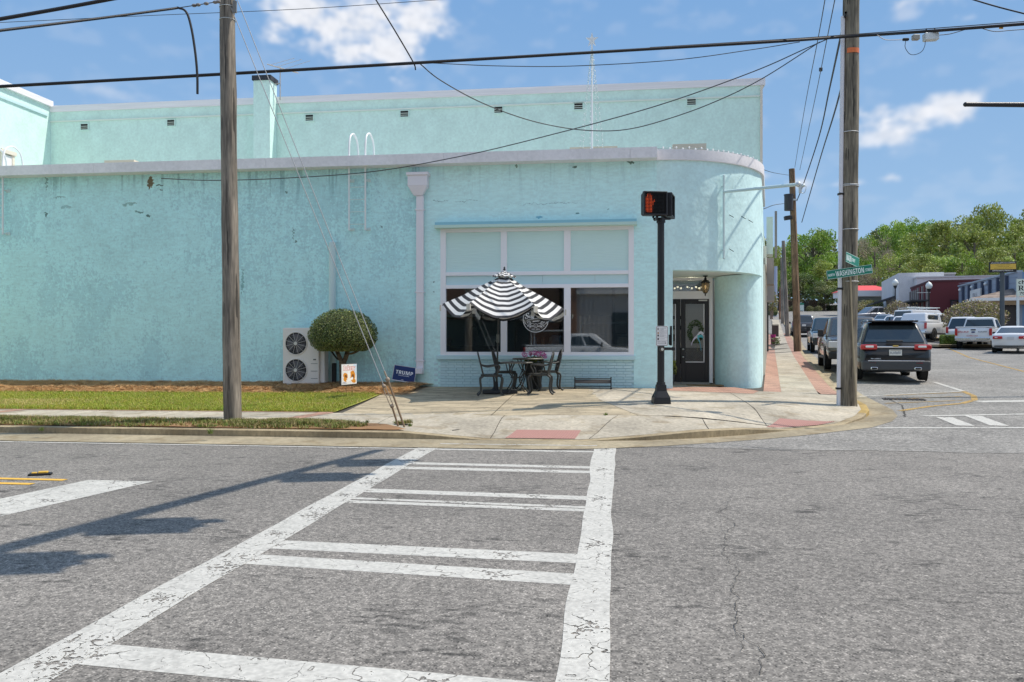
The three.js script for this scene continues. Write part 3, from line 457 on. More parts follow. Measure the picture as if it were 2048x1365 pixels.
function arcWall(p0, p1, y0, y1, mat, name, rough = 0.008) {   // curved wall, lumpy hand-trowelled render
  const n = Math.max(3, Math.round((p1 - p0) * R0 / 0.06)), m = Math.max(3, Math.round((y1 - y0) / 0.06));
  const lump = (s, y) => rough * (fbm(s * 2.2 + 30, y * 2.2 + 30, 4096, 451, 3) - 0.5) * 2 + rough * 0.7 * (fbm(s * 9 + 30, y * 9 + 30, 4096, 455, 3) - 0.5);
  const out = gridGeo(n, m, (a, b) => { const p = mix(p0, p1, a), y = mix(y0, y1, b), e = a === 0 ? 0 : lump(p * R0, y), [s, t] = arc(p, R0 + e); return B(s, y, t); }, (a, b) => [mix(p0, p1, a) * R0, mix(y0, y1, b)]);
  const back = gridGeo(n, 1, (a, b) => { const [s, t] = arc(mix(p1, p0, a), R0 - 0.3); return B(s, mix(y0, y1, b), t); });
  const under = gridGeo(n, 1, (a, b) => { const [s, t] = arc(mix(p0, p1, a), mix(R0 - 0.3, R0, b)); return B(s, y0, t); });
  const endc = gridGeo(1, 1, (a, b) => { const [s, t] = arc(p1, mix(R0, R0 - 0.3, a)); return B(s, mix(y0, y1, b), t); });
  part(bakery, name, [out, back, under, endc], mat);
}
const jamb = Math.asin((1.36 - curveS) / R0);
arcWall(0, arcEnd, SOF, TOP, mAqua, 'curved_wall', 0.013);
arcWall(0, jamb, -0.3, SOF - 0.002, mAqua, 'entrance_pier', 0.004);
{ // recess: soffit, inner pier wall, curved column wall on the right
  const sof = new THREE.Shape(); const pts = []; for (let i = 0; i <= 24; i++) { const [s, t] = arc(mix(jamb * 0.5, arcEnd, i / 24), R0 - 0.28); pts.push([s, t]); }
  pts.push([3.8, 22.6], [0.4, 22.6], [0.4, 19.97]);
  const g = ext(pts, 0.12); g.rotateX(Math.PI / 2);           // (s, t) -> plan
  const p = g.attributes.position; for (let i = 0; i < p.count; i++) p.setXYZ(i, p.getX(i), SOF + 0.02 + (p.getY(i) + 0.12), WT - p.getZ(i)); g.computeVertexNormals();
  part(bakery, 'soffit', g, M(lin(0.70, 0.78, 0.74), 0.8));
  const ps = arc(jamb)[0], pt = arc(jamb)[1];
  part(bakery, 'entrance_pier', uvMetres(bx(0.2, SOF + 0.3, 22.2 - pt - 0.31, ps - 0.1, (SOF - 0.3) / 2, WT - (pt + 0.305 + 22.2) / 2), (x, y, z) => [z, y]), mAqua);
  const c = new THREE.CatmullRomCurve3([[2.64, 22.3], [2.66, 22.05], [2.76, 21.72], [2.98, 21.42], [3.28, 21.3], [3.55, 21.45], [3.72, 21.72], [3.81, 22.02], [3.9, 22.5]].map(([s, t]) => V(s, 0, t)));
  part(bakery, 'column_wall', gridGeo(48, 50, (a, b) => { const q = c.getPoint(a), y = mix(-0.3, SOF, b), e = 0.014 * (fbm(a * 7 + 9, y * 2 + 9, 4096, 461, 3) - 0.5); return B(q.x - e, y, q.z - e * 1.5); }, (a, b) => [a * 3, mix(-0.3, SOF, b)]), mAqua);
}
// side wall along Washington Street, with pilasters of the neighbouring shopfronts
const U2 = [Math.sin(10.35 * Math.PI / 180), Math.cos(10.35 * Math.PI / 180)], E0 = arc(arcEnd);
const along = (k, off = 0) => [E0[0] + U2[0] * k + U2[1] * off, E0[1] + U2[1] * k - U2[0] * off];
function sideBox(k0, k1, o0, o1, y0, y1) { const g = ext([along(k0, o0), along(k0, o1), along(k1, o1), along(k1, o0)], y1 - y0); g.rotateX(Math.PI / 2); const p = g.attributes.position; for (let i = 0; i < p.count; i++) p.setXYZ(i, p.getX(i), y1 + p.getY(i), WT - p.getZ(i)); g.computeVertexNormals(); const ix = g.index; if (!ix) { const a = g.attributes.position.array; for (let i = 0; i < a.length; i += 9) for (let c = 0; c < 3; c++) { const t = a[i + c]; a[i + c] = a[i + 3 + c]; a[i + 3 + c] = t; } g.computeVertexNormals(); } return g; }
part(bakery, 'side_wall', sideBox(0, 5, -0.3, 0, -0.3, TOP), mAqua);
part(bakery, 'side_wall', sideBox(5, 24, -0.3, -0.002, 4.2, 5.5), mMint); part(bakery, 'side_wall', sideBox(6.9, 24, -0.6, -0.3, 5.5, 9.3), mMint);
part(bakery, 'side_wall', sideBox(5, 24, -0.3, 0, -0.3, 0.9), mAqua);
for (let k = 5; k < 24; k += 2.4) { part(bakery, 'pilaster', sideBox(k, k + 0.3, 0, 0.06, -0.2, 4.2), mCream); if (k < 21) part(bakery, 'shop_window', sideBox(k + 0.3, k + 2.4, -0.12, -0.1, 0.9, 3.2), mGlass); }
part(bakery, 'fascia', sideBox(5, 24, 0, 0.1, 4.0, 4.6), mCream);
// coping and roofs
{
  const prof = [[-0.34, TOP], [0.06, TOP], [0.065, TOP + 0.05], [0.06, COP], [-0.34, COP]];
  const join = [-24, -13.2, -8.6, -4.1, 0.35, curveS];
  for (let i = 0; i + 1 < join.length; i++) { const L = join[i + 1] - join[i] - 0.006, g = ext(prof.map(([z, y]) => [-z, y]), L).rotateY(-Math.PI / 2).translate(join[i + 1] - 0.003, 0, 0); part(bakery, 'coping', g, mCoping); }
  const n = 30, ring = gridGeo(n, prof.length, (a, b) => { const r = prof[Math.round(b * prof.length) % prof.length], [s, t] = arc(a * arcEnd, R0 + r[0]); return B(s, r[1], t); }, (a, b) => [a * 4, b]);
  part(bakery, 'coping', toCreasedNormals(ring.toNonIndexed(), 0.6), mCoping);
  part(bakery, 'coping', sideBox(0, 5, -0.34, 0.06, TOP, COP), mCoping);
  part(bakery, 'roof', [bx(24 + 0.9, 0.15, 6.7, -11.55, 5.5, -3.66), bx(2.4, 0.15, 3.6, 2.12, 5.502, -5.2)], M(lin(0.62, 0.61, 0.58), 0.9));
}
// upper storey set back behind the flat roof
const UT = 26.65, UTOP = onT(812, 193, UT).y, us0 = onT(101, 224, UT).s;
{
  const uc = onT(1524, 200, UT).s, W = uc - us0;
  part(bakery, 'upper_wall', uvMetres(bx(W, UTOP - 0.05, 0.4, us0 + W / 2, (UTOP - 0.05) / 2, WT - UT - 0.2), (x, y) => [x, y]), mMint);
  part(bakery, 'upper_coping', [bx(W + 0.1, 0.22, 0.5, us0 + W / 2 + 0.05, UTOP + 0.03, WT - UT - 0.2)], mCoping);
  part(bakery, 'trim_band', bx(W, 0.05, 0.04, us0 + W / 2, UTOP - 0.42, WT - UT + 0.022), M(lin(0.72, 0.80, 0.72), 0.7));
  part(bakery, 'upper_roof', bx(W, 0.15, 14, us0 + W / 2, UTOP - 0.5, WT - UT - 7.4), M(lin(0.35, 0.34, 0.33), 0.9));
  part(bakery, 'corner_trim', bx(0.07, UTOP - 5, 0.06, uc - 0.02, (UTOP + 5) / 2 - 0.1, WT - UT + 0.035), mCream);
  const vents = [[169, 254], [342, 246], [619, 236], [809, 228], [997, 220], [1157, 213], [1383, 204]];
  for (const [u, v] of vents) { const [s, y] = wl(u, v, UT), k = new THREE.Group(); k.name = 'wall_vent'; k.position.set(s, y, WT - UT + 0.002); bakery.add(k);
    part(k, 'frame', [bx(0.33, 0.03, 0.04, 0, 0.115, 0.02), bx(0.33, 0.03, 0.04, 0, -0.115, 0.02), bx(0.03, 0.2, 0.04, 0.15, 0, 0.02), bx(0.03, 0.2, 0.04, -0.15, 0, 0.02)], mMint); part(k, 'opening', bx(0.27, 0.2, 0.01, 0, 0, 0.005), mBlackMatt);
    for (const dy of [-0.045, 0.02]) part(k, 'slat', rotX(bx(0.27, 0.012, 0.045), 0.5).translate(0, dy, 0.022), M(lin(0.68, 0.76, 0.66), 0.7)); }
  // chimney
  const [c0, cy] = wl(507, 152, UT - 0.55), [c1] = wl(540, 152, UT - 0.55);
  const ch = new THREE.Group(); ch.name = 'chimney'; ch.position.set((c0 + c1) / 2, 0, WT - UT + 0.29); bakery.add(ch);
  part(ch, 'stack', uvMetres(bx(c1 - c0, cy - 0.16 - 5.3, 0.56, 0, (cy - 0.16 + 5.3) / 2, 0), (x, y, z) => [x + z, y]), mMint); part(ch, 'cap', bx(c1 - c0 + 0.08, 0.16, 0.64, 0, cy - 0.078, 0), M(lin(0.03, 0.035, 0.045), 0.8));
}
{ // the taller wing at the left: its wall faces the roof, in the sun
  const wing = thing('side_wing', 'mint wall of the taller left wing with a white door above the flat roof', 'building', st(us0, WT, 0), -A);
  const d0 = 9, top = UTOP + 0.1;
  part(wing, 'wall', uvMetres(bx(0.3, top, UT - WT + d0, -0.152, top / 2, (d0 - (UT - WT)) / 2), (x, y, z) => [z, y]), mMint);
  part(wing, 'coping', bx(0.5, 0.2, UT - WT + d0, -0.15, top + 0.1, (d0 - (UT - WT)) / 2), mCoping);
  part(wing, 'trim_band', bx(0.05, 0.08, UT - WT + d0 - 0.4, 0.024, top - 0.34, (d0 - (UT - WT)) / 2), mAquaPlain);
  const zAt = (u) => { let lo = WT - 30, hi = UT; for (let i = 0; i < 50; i++) { const m = (lo + hi) / 2; (onT(u, 300, m).s > us0) ? lo = m : hi = m; } return WT - lo; };   // where a pixel column meets this wall
  const z1 = zAt(3), z2 = zAt(20), yTop = 1.55 + (CY - 297) / F * 30.0;
  const door = new THREE.Group(); door.name = 'roof_door'; door.position.set(0, 5.55, (z1 + z2) / 2); wing.add(door);
  part(door, 'leaf', bx(0.05, 2.1, Math.abs(z1 - z2), 0.03, 1.05, 0), mWhite); part(door, 'frame', [bx(0.08, 2.25, 0.1, 0.04, 1.12, Math.abs(z1 - z2) / 2 + 0.05), bx(0.08, 2.25, 0.1, 0.04, 1.12, -Math.abs(z1 - z2) / 2 - 0.05), bx(0.12, 0.12, Math.abs(z1 - z2) + 0.3, 0.06, 2.2, 0)], mCream);
  const z3 = zAt(45), z4 = zAt(84); const win = new THREE.Group(); win.name = 'window'; win.position.set(0, 6.05, (z3 + z4) / 2); wing.add(win);
  part(win, 'frame', [bx(0.1, 0.12, Math.abs(z3 - z4), 0.05, 0.5, 0), bx(0.08, 0.9, 0.1, 0.04, 0.05, Math.abs(z3 - z4) / 2)], mCream); part(win, 'pane', bx(0.02, 0.8, Math.abs(z3 - z4) - 0.1, 0.012, 0.02, 0), mGlass);
}
// ------------------------------------------------------------------ shop window
{
  const win = new THREE.Group(); win.name = 'shop_window'; bakery.add(win);
  const S = (u) => wl(u, 600)[0], Y = (v) => wl(1075, v)[1], zf = 0.03;
  const bar = (u0, u1, v0, v1, z = zf, d = 0.1) => rb(S(u1) - S(u0), Y(v0) - Y(v1), d, (S(u0) + S(u1)) / 2, (Y(v0) + Y(v1)) / 2, z - d / 2, 0.006, 1);
  part(win, 'stile', bar(881, 892, 452, 711.5), mTrim); part(win, 'stile', bar(1257, 1268, 452, 711.5), mTrim);
  for (const [a, b] of [[1001.5, 1014], [1128, 1141.5]]) { part(win, 'mullion', bar(a, b, 462.5, 543, zf - 0.003), mTrim); part(win, 'mullion', bar(a, b, 576.5, 704.5, zf - 0.003), mTrim); }
  part(win, 'rail', bar(892, 1257, 453, 462.5), mTrim); part(win, 'rail', bar(892, 1257, 543, 550.5), mTrim); part(win, 'rail', bar(892, 1257, 569, 576.5), mTrim); part(win, 'sill_rail', bar(892, 1257, 704.5, 711.5), mTrim);
  const mPly = M(lin(0.62, 0.82, 0.79), 0.6, { bumpMap: tex(256, 256, (u, v) => { const l = 255 * fbm(u * 6, v * 50, [6, 50], 480, 3); return [l, l, l]; }, { srgb: false }), bumpScale: 0.006 });
  for (const [a, b] of [[892, 1001.5], [1014, 1128], [1141.5, 1257]]) {
    part(win, 'upper_panel', bx(S(b) - S(a), Y(462.5) - Y(543), 0.03, (S(a) + S(b)) / 2, (Y(462.5) + Y(543)) / 2, -0.04), mPly);
    part(win, 'pane', bx(S(b) - S(a) + 0.02, Y(576.5) - Y(704.5) + 0.02, 0.008, (S(a) + S(b)) / 2, (Y(576.5) + Y(704.5)) / 2, -0.035), mGlass);
  }
  for (const [a, b] of [[892, 1085], [1085, 1190], [1190, 1257]]) part(win, 'transom_panel', bx(S(b) - S(a) - 0.006, Y(550.5) - Y(569), 0.03, (S(a) + S(b)) / 2, (Y(550.5) + Y(569)) / 2, -0.03), mAquaPlain);
  // hood over the window
  const hood = new THREE.Group(); hood.name = 'window_hood'; bakery.add(hood);
  const h0 = S(873), h1 = S(1273), hy = Y(441);
  part(hood, 'hood_top', ext([[0, 0], [0.2, -0.03], [0.2, -0.1], [0, -0.1]], h1 - h0, 0).rotateY(-Math.PI / 2).scale(1, 1, 1).translate(h1, hy, 0), mTealPaint);
  part(hood, 'hood_edge', bx(h1 - h0 + 0.02, 0.07, 0.24, (h0 + h1) / 2, hy - 0.137, 0.12), M(lin(0.55, 0.74, 0.66), 0.7));
  // painted brick apron: one mesh per brick
  const ap = new THREE.Group(); ap.name = 'brick_apron'; bakery.add(ap);
  const sl = S(876), sr = S(1268), y1 = Y(720), course = 0.0677, mBr = [0, 1, 2].map((k) => M(lin(0.56 + 0.03 * k, 0.77 + 0.02 * k, 0.79 + 0.02 * k), 0.75));
  part(ap, 'mortar', bx(sr - sl, y1 + 0.2, 0.2, (sl + sr) / 2, (y1 - 0.2) / 2, -0.111), M(lin(0.46, 0.65, 0.68), 0.85));
  const bg = rb(0.195, 0.0575, 0.03, 0, 0, 0, 0.005, 1), half = rb(0.095, 0.0575, 0.03, 0, 0, 0, 0.005, 1);
  let row = 0; for (let y = y1 - 0.034; y > 0.34; y -= course, row++) for (let x = sl + (row % 2 ? 0.1 : 0.2) - 0.1, i = 0; x < sr - 0.05; i++) { const isHalf = i === 0 && row % 2, w = isHalf ? 0.105 : 0.205; if (x + w / 2 > sr + 0.02) break; const m = part(ap, 'brick', isHalf ? half : bg, mBr[(row * 7 + i * 3) % 3]); m.position.set(x + (isHalf ? -0.05 : 0), y, -0.006 + rr(-0.002, 0.002)); x += isHalf ? 0.155 : 0.205; }
  part(ap, 'sill', rb(sr - sl + 0.06, Y(711.5) - Y(720), 0.2, (sl + sr) / 2, (Y(711.5) + Y(720)) / 2, -0.03, 0.008), M(lin(0.56, 0.76, 0.78), 0.75));
  // lettering on the glass
  const logo = canvasTex(512, 512, (c) => {
    c.clearRect(0, 0, 512, 512); c.strokeStyle = c.fillStyle = '#f4f4f2'; c.lineWidth = 11; c.beginPath(); c.arc(256, 256, 246, 0, 7); c.stroke();
    c.textAlign = 'center'; c.font = 'italic bold 150px serif'; c.save(); c.translate(78, 238); c.rotate(-0.06); c.fillText('S', 0, 0); c.font = 'italic bold 92px serif'; c.fillText('u', 72, -6); c.fillText('g', 124, -8); c.restore();
    c.lineWidth = 7; const sw = (p) => { c.beginPath(); c.moveTo(p[0], p[1]); c.bezierCurveTo(...p.slice(2)); c.stroke(); };
    sw([120, 268, 200, 232, 300, 236, 478, 214]); sw([478, 214, 490, 190, 470, 186, 462, 200]); sw([200, 292, 260, 276, 300, 280, 350, 268]); sw([190, 300, 240, 296, 280, 290, 320, 292]);
    for (const k of [-1, 1]) { c.save(); c.translate(256, 0); c.scale(k, 1); c.beginPath(); c.arc(126, 322, 30, 0.5, 6.2); c.stroke(); c.beginPath(); c.arc(126, 322, 13, 0.5, 5.6); c.stroke(); sw([156, 330, 190, 280, 160, 250, 120, 262]); sw([40, 330, 70, 322, 90, 340, 104, 352]); sw([100, 360, 130, 380, 170, 370, 200, 330]); sw([196, 338, 206, 300, 216, 290, 222, 272]); sw([196, 338, 214, 330, 222, 318, 232, 300]); sw([52, 372, 90, 366, 110, 380, 120, 400]); c.beginPath(); c.arc(118, 406, 16, 0, 5.5); c.stroke(); c.beginPath(); c.arc(156, 382, 12, 0, 5.5); c.stroke(); for (let i = 0; i < 3; i++) { c.beginPath(); c.ellipse(56 + i * 22, 392 + i * 3, 6, 13, 0.3, 0, 7); c.fill(); } c.restore(); }
    c.lineWidth = 8; c.beginPath(); c.arc(256, 376, 38, 0, 7); c.stroke(); marks(c, 238, 358, 36, 36, 2); c.font = 'bold 34px serif'; c.fillText('EST. 2014', 256, 456);
  });
  const [ls, ly] = wl(1071.3, 639.5);
  const lg = new THREE.CircleGeometry(0.318, 48); const lm = part(bakery, 'window_lettering', lg, M(0xffffff, 0.6, { map: logo, alphaTest: 0.4, side: THREE.DoubleSide })); lm.position.set(ls, ly, -0.026); lm.userData.label = 'round white scrollwork emblem lettered on the middle pane';
}
// room behind the glass
{
  const room = new THREE.Group(); room.name = 'shop_interior'; bakery.add(room);
  const wallM = M(lin(0.42, 0.42, 0.41), 0.8), floorM = M(lin(0.10, 0.09, 0.08), 0.7);
  part(room, 'floor', bx(7.7, 0.1, 6.0, -2.9, 0.40, -3.31), floorM); part(room, 'ceiling', bx(7.7, 0.1, 6.0, -2.9, 3.85, -3.31), M(lin(0.3, 0.3, 0.3), 0.8));
  part(room, 'back_wall', bx(7.7, 3.5, 0.1, -2.9, 2.1, -6.3), wallM); part(room, 'side_wall', bx(0.1, 3.5, 5.9, -6.7, 2.1, -3.3), M(lin(0.3, 0.42, 0.42), 0.8)); part(room, 'side_wall', bx(0.1, 3.5, 5.9, 0.9, 2.1, -3.3), wallM);
  part(room, 'counter', bx(3.0, 0.95, 0.7, -1.0, 0.93, -3.0), M(lin(0.05, 0.05, 0.055), 0.5)); for (const [x, y, z, w, h, d, c] of [[-0.9, 1.6, -2.9, .35, .3, .3, [.55, .56, .55]], [-1.6, 1.58, -2.9, .28, .26, .25, [.3, .42, .55]], [0.3, 1.56, -2.9, .5, .2, .3, [.5, .47, .42]], [-3.5, 1.55, -3.3, .3, .3, .3, [.5, .5, .48]], [-4.8, 1.52, -3.3, .25, .22, .25, [.42, .3, .2]]]) part(room, 'appliance', rb(w, h, d, x, y, z, .02), M(lin(...c), .4));
  for (const x of [-5.4, -4.9, -4.4, -3.9]) part(room, 'shelf_jar', cyl(.07, .06, .24, x, 2.33, -6.05, 10), M(lin(.55, .5, .42), .5));
  part(room, 'menu_board', bx(2.2, 1.1, .05, -1.2, 2.9, -6.2), M(lin(.65, .64, .6), .7));
  part(room, 'counter_top', rb(3.1, 0.05, 0.78, -1.0, 1.43, -3.0, 0.01), M(lin(0.5, 0.5, 0.5), 0.3));
  part(room, 'display_case', [bx(1.3, 0.06, 0.55, -0.3, 2.05, -3.0), bx(0.04, 0.6, 0.55, -0.93, 1.75, -3.0), bx(0.04, 0.6, 0.55, 0.33, 1.75, -3.0), bx(1.26, 0.02, 0.5, -0.3, 1.75, -3.0)], M(lin(0.4, 0.4, 0.4), 0.4));
  part(room, 'sink_unit', bx(1.8, 0.95, 0.6, -4.2, 0.93, -3.4), M(lin(0.06, 0.06, 0.06), 0.5)); part(room, 'tap', tube([V(-4.1, 1.4, -3.4), V(-4.1, 1.85, -3.4), V(-4.0, 1.98, -3.35), V(-3.88, 1.85, -3.3), V(-3.88, 1.7, -3.3)], 0.02, 20, 6), M(lin(0.05, 0.05, 0.05), 0.3));
  for (let i = 0; i < 5; i++) part(room, 'jar', cyl(0.06, 0.05, 0.2, -2.2 + i * 0.22, 1.455, -2.85, 10), M([lin(.3, .45, .6), lin(.5, .3, .2), lin(.6, .6, .55), lin(.15, .3, .25), lin(.5, .45, .2)][i], 0.5));
  part(room, 'shelf', [bx(2.4, 0.05, 0.3, -4.6, 2.3, -6.1), bx(2.4, 0.05, 0.3, -4.6, 2.8, -6.1)], M(lin(0.2, 0.15, 0.1), 0.7));
  part(room, 'door_post', bx(0.14, 3.3, 0.14, -4.95, 2.1, -1.2), M(lin(.3, .42, .42), .7)); part(room, 'door_post', bx(0.1, 3.3, 0.1, -5.15, 2.1, -0.8), M(lin(.3, .13, .07), .7));
}
// ------------------------------------------------------------------ entrance
{
  const ent = new THREE.Group(); ent.name = 'entrance'; ent.position.set(0, 0, WT - 22.2); bakery.add(ent);
  const D2 = (u, v) => wl(u, v, 22.2), y0 = 0.44, [ds1] = D2(1418, 600), yHead = D2(1380, 597)[1], sM = D2(1361.5, 600)[0], s0 = sM - (ds1 - sM);
  const yT0 = D2(1380, 583)[1], yT1 = D2(1380, 561)[1];
  part(ent, 'frame', [bx(0.09, SOF - y0, 0.12, ds1 + 0.05, (SOF + y0) / 2, 0), bx(0.09, SOF - y0, 0.12, s0 - 0.045, (SOF + y0) / 2, 0), bx(ds1 - s0, yT0 - yHead + 0.02, 0.12, (s0 + ds1) / 2, (yHead + yT0) / 2 - 0.01, 0.0), bx(ds1 - s0, SOF - yT1 - 0.002, 0.12, (s0 + ds1) / 2, (SOF + yT1) / 2, 0)], mTrim);
  part(ent, 'transom_pane', bx(ds1 - s0, yT1 - yT0, 0.01, (s0 + ds1) / 2, (yT0 + yT1) / 2, 0), mGlass);
  const leaf = (a, b, open) => {
    const d = new THREE.Group(); d.name = 'door'; ent.add(d); const w = b - a, h = yHead - y0 - 0.03, cx = (a + b) / 2, cy = y0 + h / 2 + 0.02, st3 = 0.12, bot = 0.52;
    part(d, 'leaf_frame', [rb(st3, h, 0.05, a + st3 / 2, cy, 0, 0.006), rb(st3, h, 0.05, b - st3 / 2, cy, 0, 0.006), rb(w - 2 * st3, 0.14, 0.05, cx, y0 + h - 0.05, 0, 0.006), rb(w - 2 * st3, bot, 0.05, cx, y0 + 0.02 + bot / 2, 0, 0.006)], mBlack);
    part(d, 'glazing_bead', [bx(w - 2 * st3, 0.02, 0.056, cx, y0 + bot + 0.03, 0), bx(0.018, h - bot - 0.15, 0.056, b - st3 - 0.009, (y0 + bot + y0 + h) / 2 - 0.05, 0)], mTrim);
    part(d, 'pane', bx(w - 2 * st3, h - bot - 0.14, 0.008, cx, y0 + bot + 0.02 + (h - bot - 0.14) / 2, 0), mClear);
    return d;
  };
  leaf(s0, sM - 0.008); const right = leaf(sM + 0.008, ds1);
  const kn = (y) => { const g = sph(0.032, 0, 0, 0.06); g.translate(sM + 0.06, y, 0); return [g, rotX(new THREE.CylinderGeometry(0.016, 0.028, 0.05, 12), Math.PI / 2).translate(sM + 0.06, y, 0.04)]; };
  part(right, 'deadbolt', kn(1.33), M(lin(.6, .6, .58), .25, { metalness: 1 })); part(right, 'handle', kn(1.12), M(lin(.6, .6, .58), .25, { metalness: 1 }));
  part(right, 'door_closer', bx(0.22, 0.035, 0.06, ds1 - 0.16, yHead - 0.06, 0.05), M(lin(.6, .6, .58), .4));
  part(ent, 'threshold', bx(ds1 - s0, 0.06, 0.3, (s0 + ds1) / 2, y0 - 0.015, 0.05), M(lin(.3, .28, .25), .6));
  // hall behind the doors
  part(ent, 'hall_wall', bx(0.1, 2.9, 3, ds1 + 0.5, 1.9, -1.6), M(lin(.75, .74, .72), .8)); part(ent, 'hall_back', bx(3.2, 2.9, 0.1, 1.6, 1.9, -2.6), M(lin(.72, .71, .70), .8)); part(ent, 'hall_floor', bx(3.0, 0.06, 2.5, 1.6, 0.42, -1.3), M(lin(.3, .26, .22), .6));
  part(ent, 'wall_picture', [bx(0.36, 0.1, 0.02, 1.78, 2.25, -2.5), bx(0.3, 0.12, 0.02, 1.8, 1.95, -2.5), bx(0.12, 0.2, 0.02, 1.75, 1.65, -2.5)], mBlackMatt);
  part(ent, 'hall_bench', [rb(0.8, 0.06, 0.4, 2.2, 0.92, -2.1, .02), bx(0.04, 0.45, 0.04, 1.85, .68, -1.95), bx(0.04, 0.45, 0.04, 2.55, .68, -1.95), bx(0.8, 0.4, 0.04, 2.2, 1.15, -2.28)], mBlackMatt);
  // lit bulbs strung behind the transom
  const mBulb = new THREE.MeshStandardMaterial({ color: 0xffffff, emissive: lin(1, 0.86, 0.62), emissiveIntensity: 1.6 });
  const us = [1349.5, 1355.5, 1362, 1375, 1384, 1392.5, 1399, 1403.5];
  const strand = thing('string_lights', 'lit bulbs strung across the dark transom over the door', 'string lights', st(0, 22.34, 0), -A);
  part(strand, 'wire', tube(us.map((u, i) => V(wl(u, 578, 22.34)[0], wl(u, 574, 22.34)[1] + 0.03 * (i % 2), 0)), 0.004, 30, 4), mBlackMatt);
  us.forEach((u, i) => part(strand, 'bulb', sph(0.026, ...[wl(u, 577 - 2.5 * (i % 2), 22.34)].flat(), 0), mBulb));
  const pl = new THREE.PointLight(new THREE.Color(1, 0.86, 0.62), 0.25); pl.position.copy(st(2, 22.45, 3.0)); pl.castShadow = true; scene.add(pl);
}
{ // lantern under the soffit
  const t = 21.5, [s, y] = wl(1411, 572, t), g = thing('hanging_lantern', 'black iron lantern with amber glass hanging before the door', 'lantern', st(s, t, y), -A);
  part(g, 'canopy', cyl(0.045, 0.07, 0.03, 0, SOF - y - 0.03, 0), mBlack); part(g, 'chain', rod(V(0, 0.22, 0), V(0, SOF - y - 0.02, 0), 0.008), mBlack);
  part(g, 'cap', lathe([[0.002, 0.24], [0.03, 0.2], [0.035, 0.16], [0.12, 0.1], [0.125, 0.07], [0.08, 0.07]], 8), mBlack);
  part(g, 'glass', lathe([[0.085, 0.075], [0.1, 0.0], [0.075, -0.12], [0.04, -0.18]], 8), P(lin(0.6, 0.5, 0.34), 0.15, { transmission: 0.95, thickness: 0, ior: 1.5 }));
  for (let i = 0; i < 4; i++) { const a = i * Math.PI / 2 + 0.4, c = Math.cos(a), q = Math.sin(a); part(g, 'rib', tube([V(c * 0.09, 0.075, q * 0.09), V(c * 0.105, 0, q * 0.105), V(c * 0.08, -0.12, q * 0.08), V(c * 0.03, -0.2, q * 0.03)], 0.008, 12, 5), mBlack); }
  part(g, 'finial', lathe([[0.001, -0.27], [0.02, -0.24], [0.012, -0.21], [0.045, -0.18], [0.001, -0.17]], 10), mBlack);
  part(g, 'bulb', sph(0.03, 0, -0.02, 0, 0.8, 1.4, 0.8), new THREE.MeshStandardMaterial({ color: 0xffffff, emissive: lin(1, 0.8, 0.5), emissiveIntensity: 0.5 }));
  const pl = new THREE.PointLight(new THREE.Color(1, 0.8, 0.5), 0.06); pl.position.copy(st(s, t, y - 0.02)); pl.castShadow = true; scene.add(pl);
}
function leafGeo(n, pick, size, up = 0.3) {                    // loose leaves: small bent quads
  const pos = [], nor = [];
  for (let i = 0; i < n; i++) { const [c, nrm] = pick(i), s = size * rr(0.6, 1.25), d = V(rr(-1, 1), rr(-1, 1), rr(-1, 1)).normalize().lerp(nrm, 0.45).normalize(), a = V(rr(-1, 1), rr(-1, 1), rr(-1, 1)).cross(d).normalize().multiplyScalar(s), b = d.clone().cross(a).multiplyScalar(0.55), k = d.clone().multiplyScalar(s * 0.25);
    const q = [c.clone().sub(a), c.clone().sub(b).add(k), c.clone().add(a), c.clone().add(b).add(k)]; for (const j of [0, 1, 2, 0, 2, 3]) { pos.push(q[j].x, q[j].y, q[j].z); nor.push(d.x, d.y, d.z); } }
  const g = new THREE.BufferGeometry(); g.setAttribute('position', new THREE.Float32BufferAttribute(pos, 3)); g.setAttribute('normal', new THREE.Float32BufferAttribute(nor, 3)); return g;
}
function leafTint(g, fn) { const n = g.attributes.position.count, c = []; for (let i = 0; i < n; i += 6) { const q = fn(i / 6); for (let k = 0; k < 6; k++) c.push(...q); } g.setAttribute('color', new THREE.Float32BufferAttribute(c, 3)); return g; }
const mLeaf = P(0xffffff, 0.75, { vertexColors: true, side: THREE.DoubleSide, transmission: 0.4, thickness: 0 });
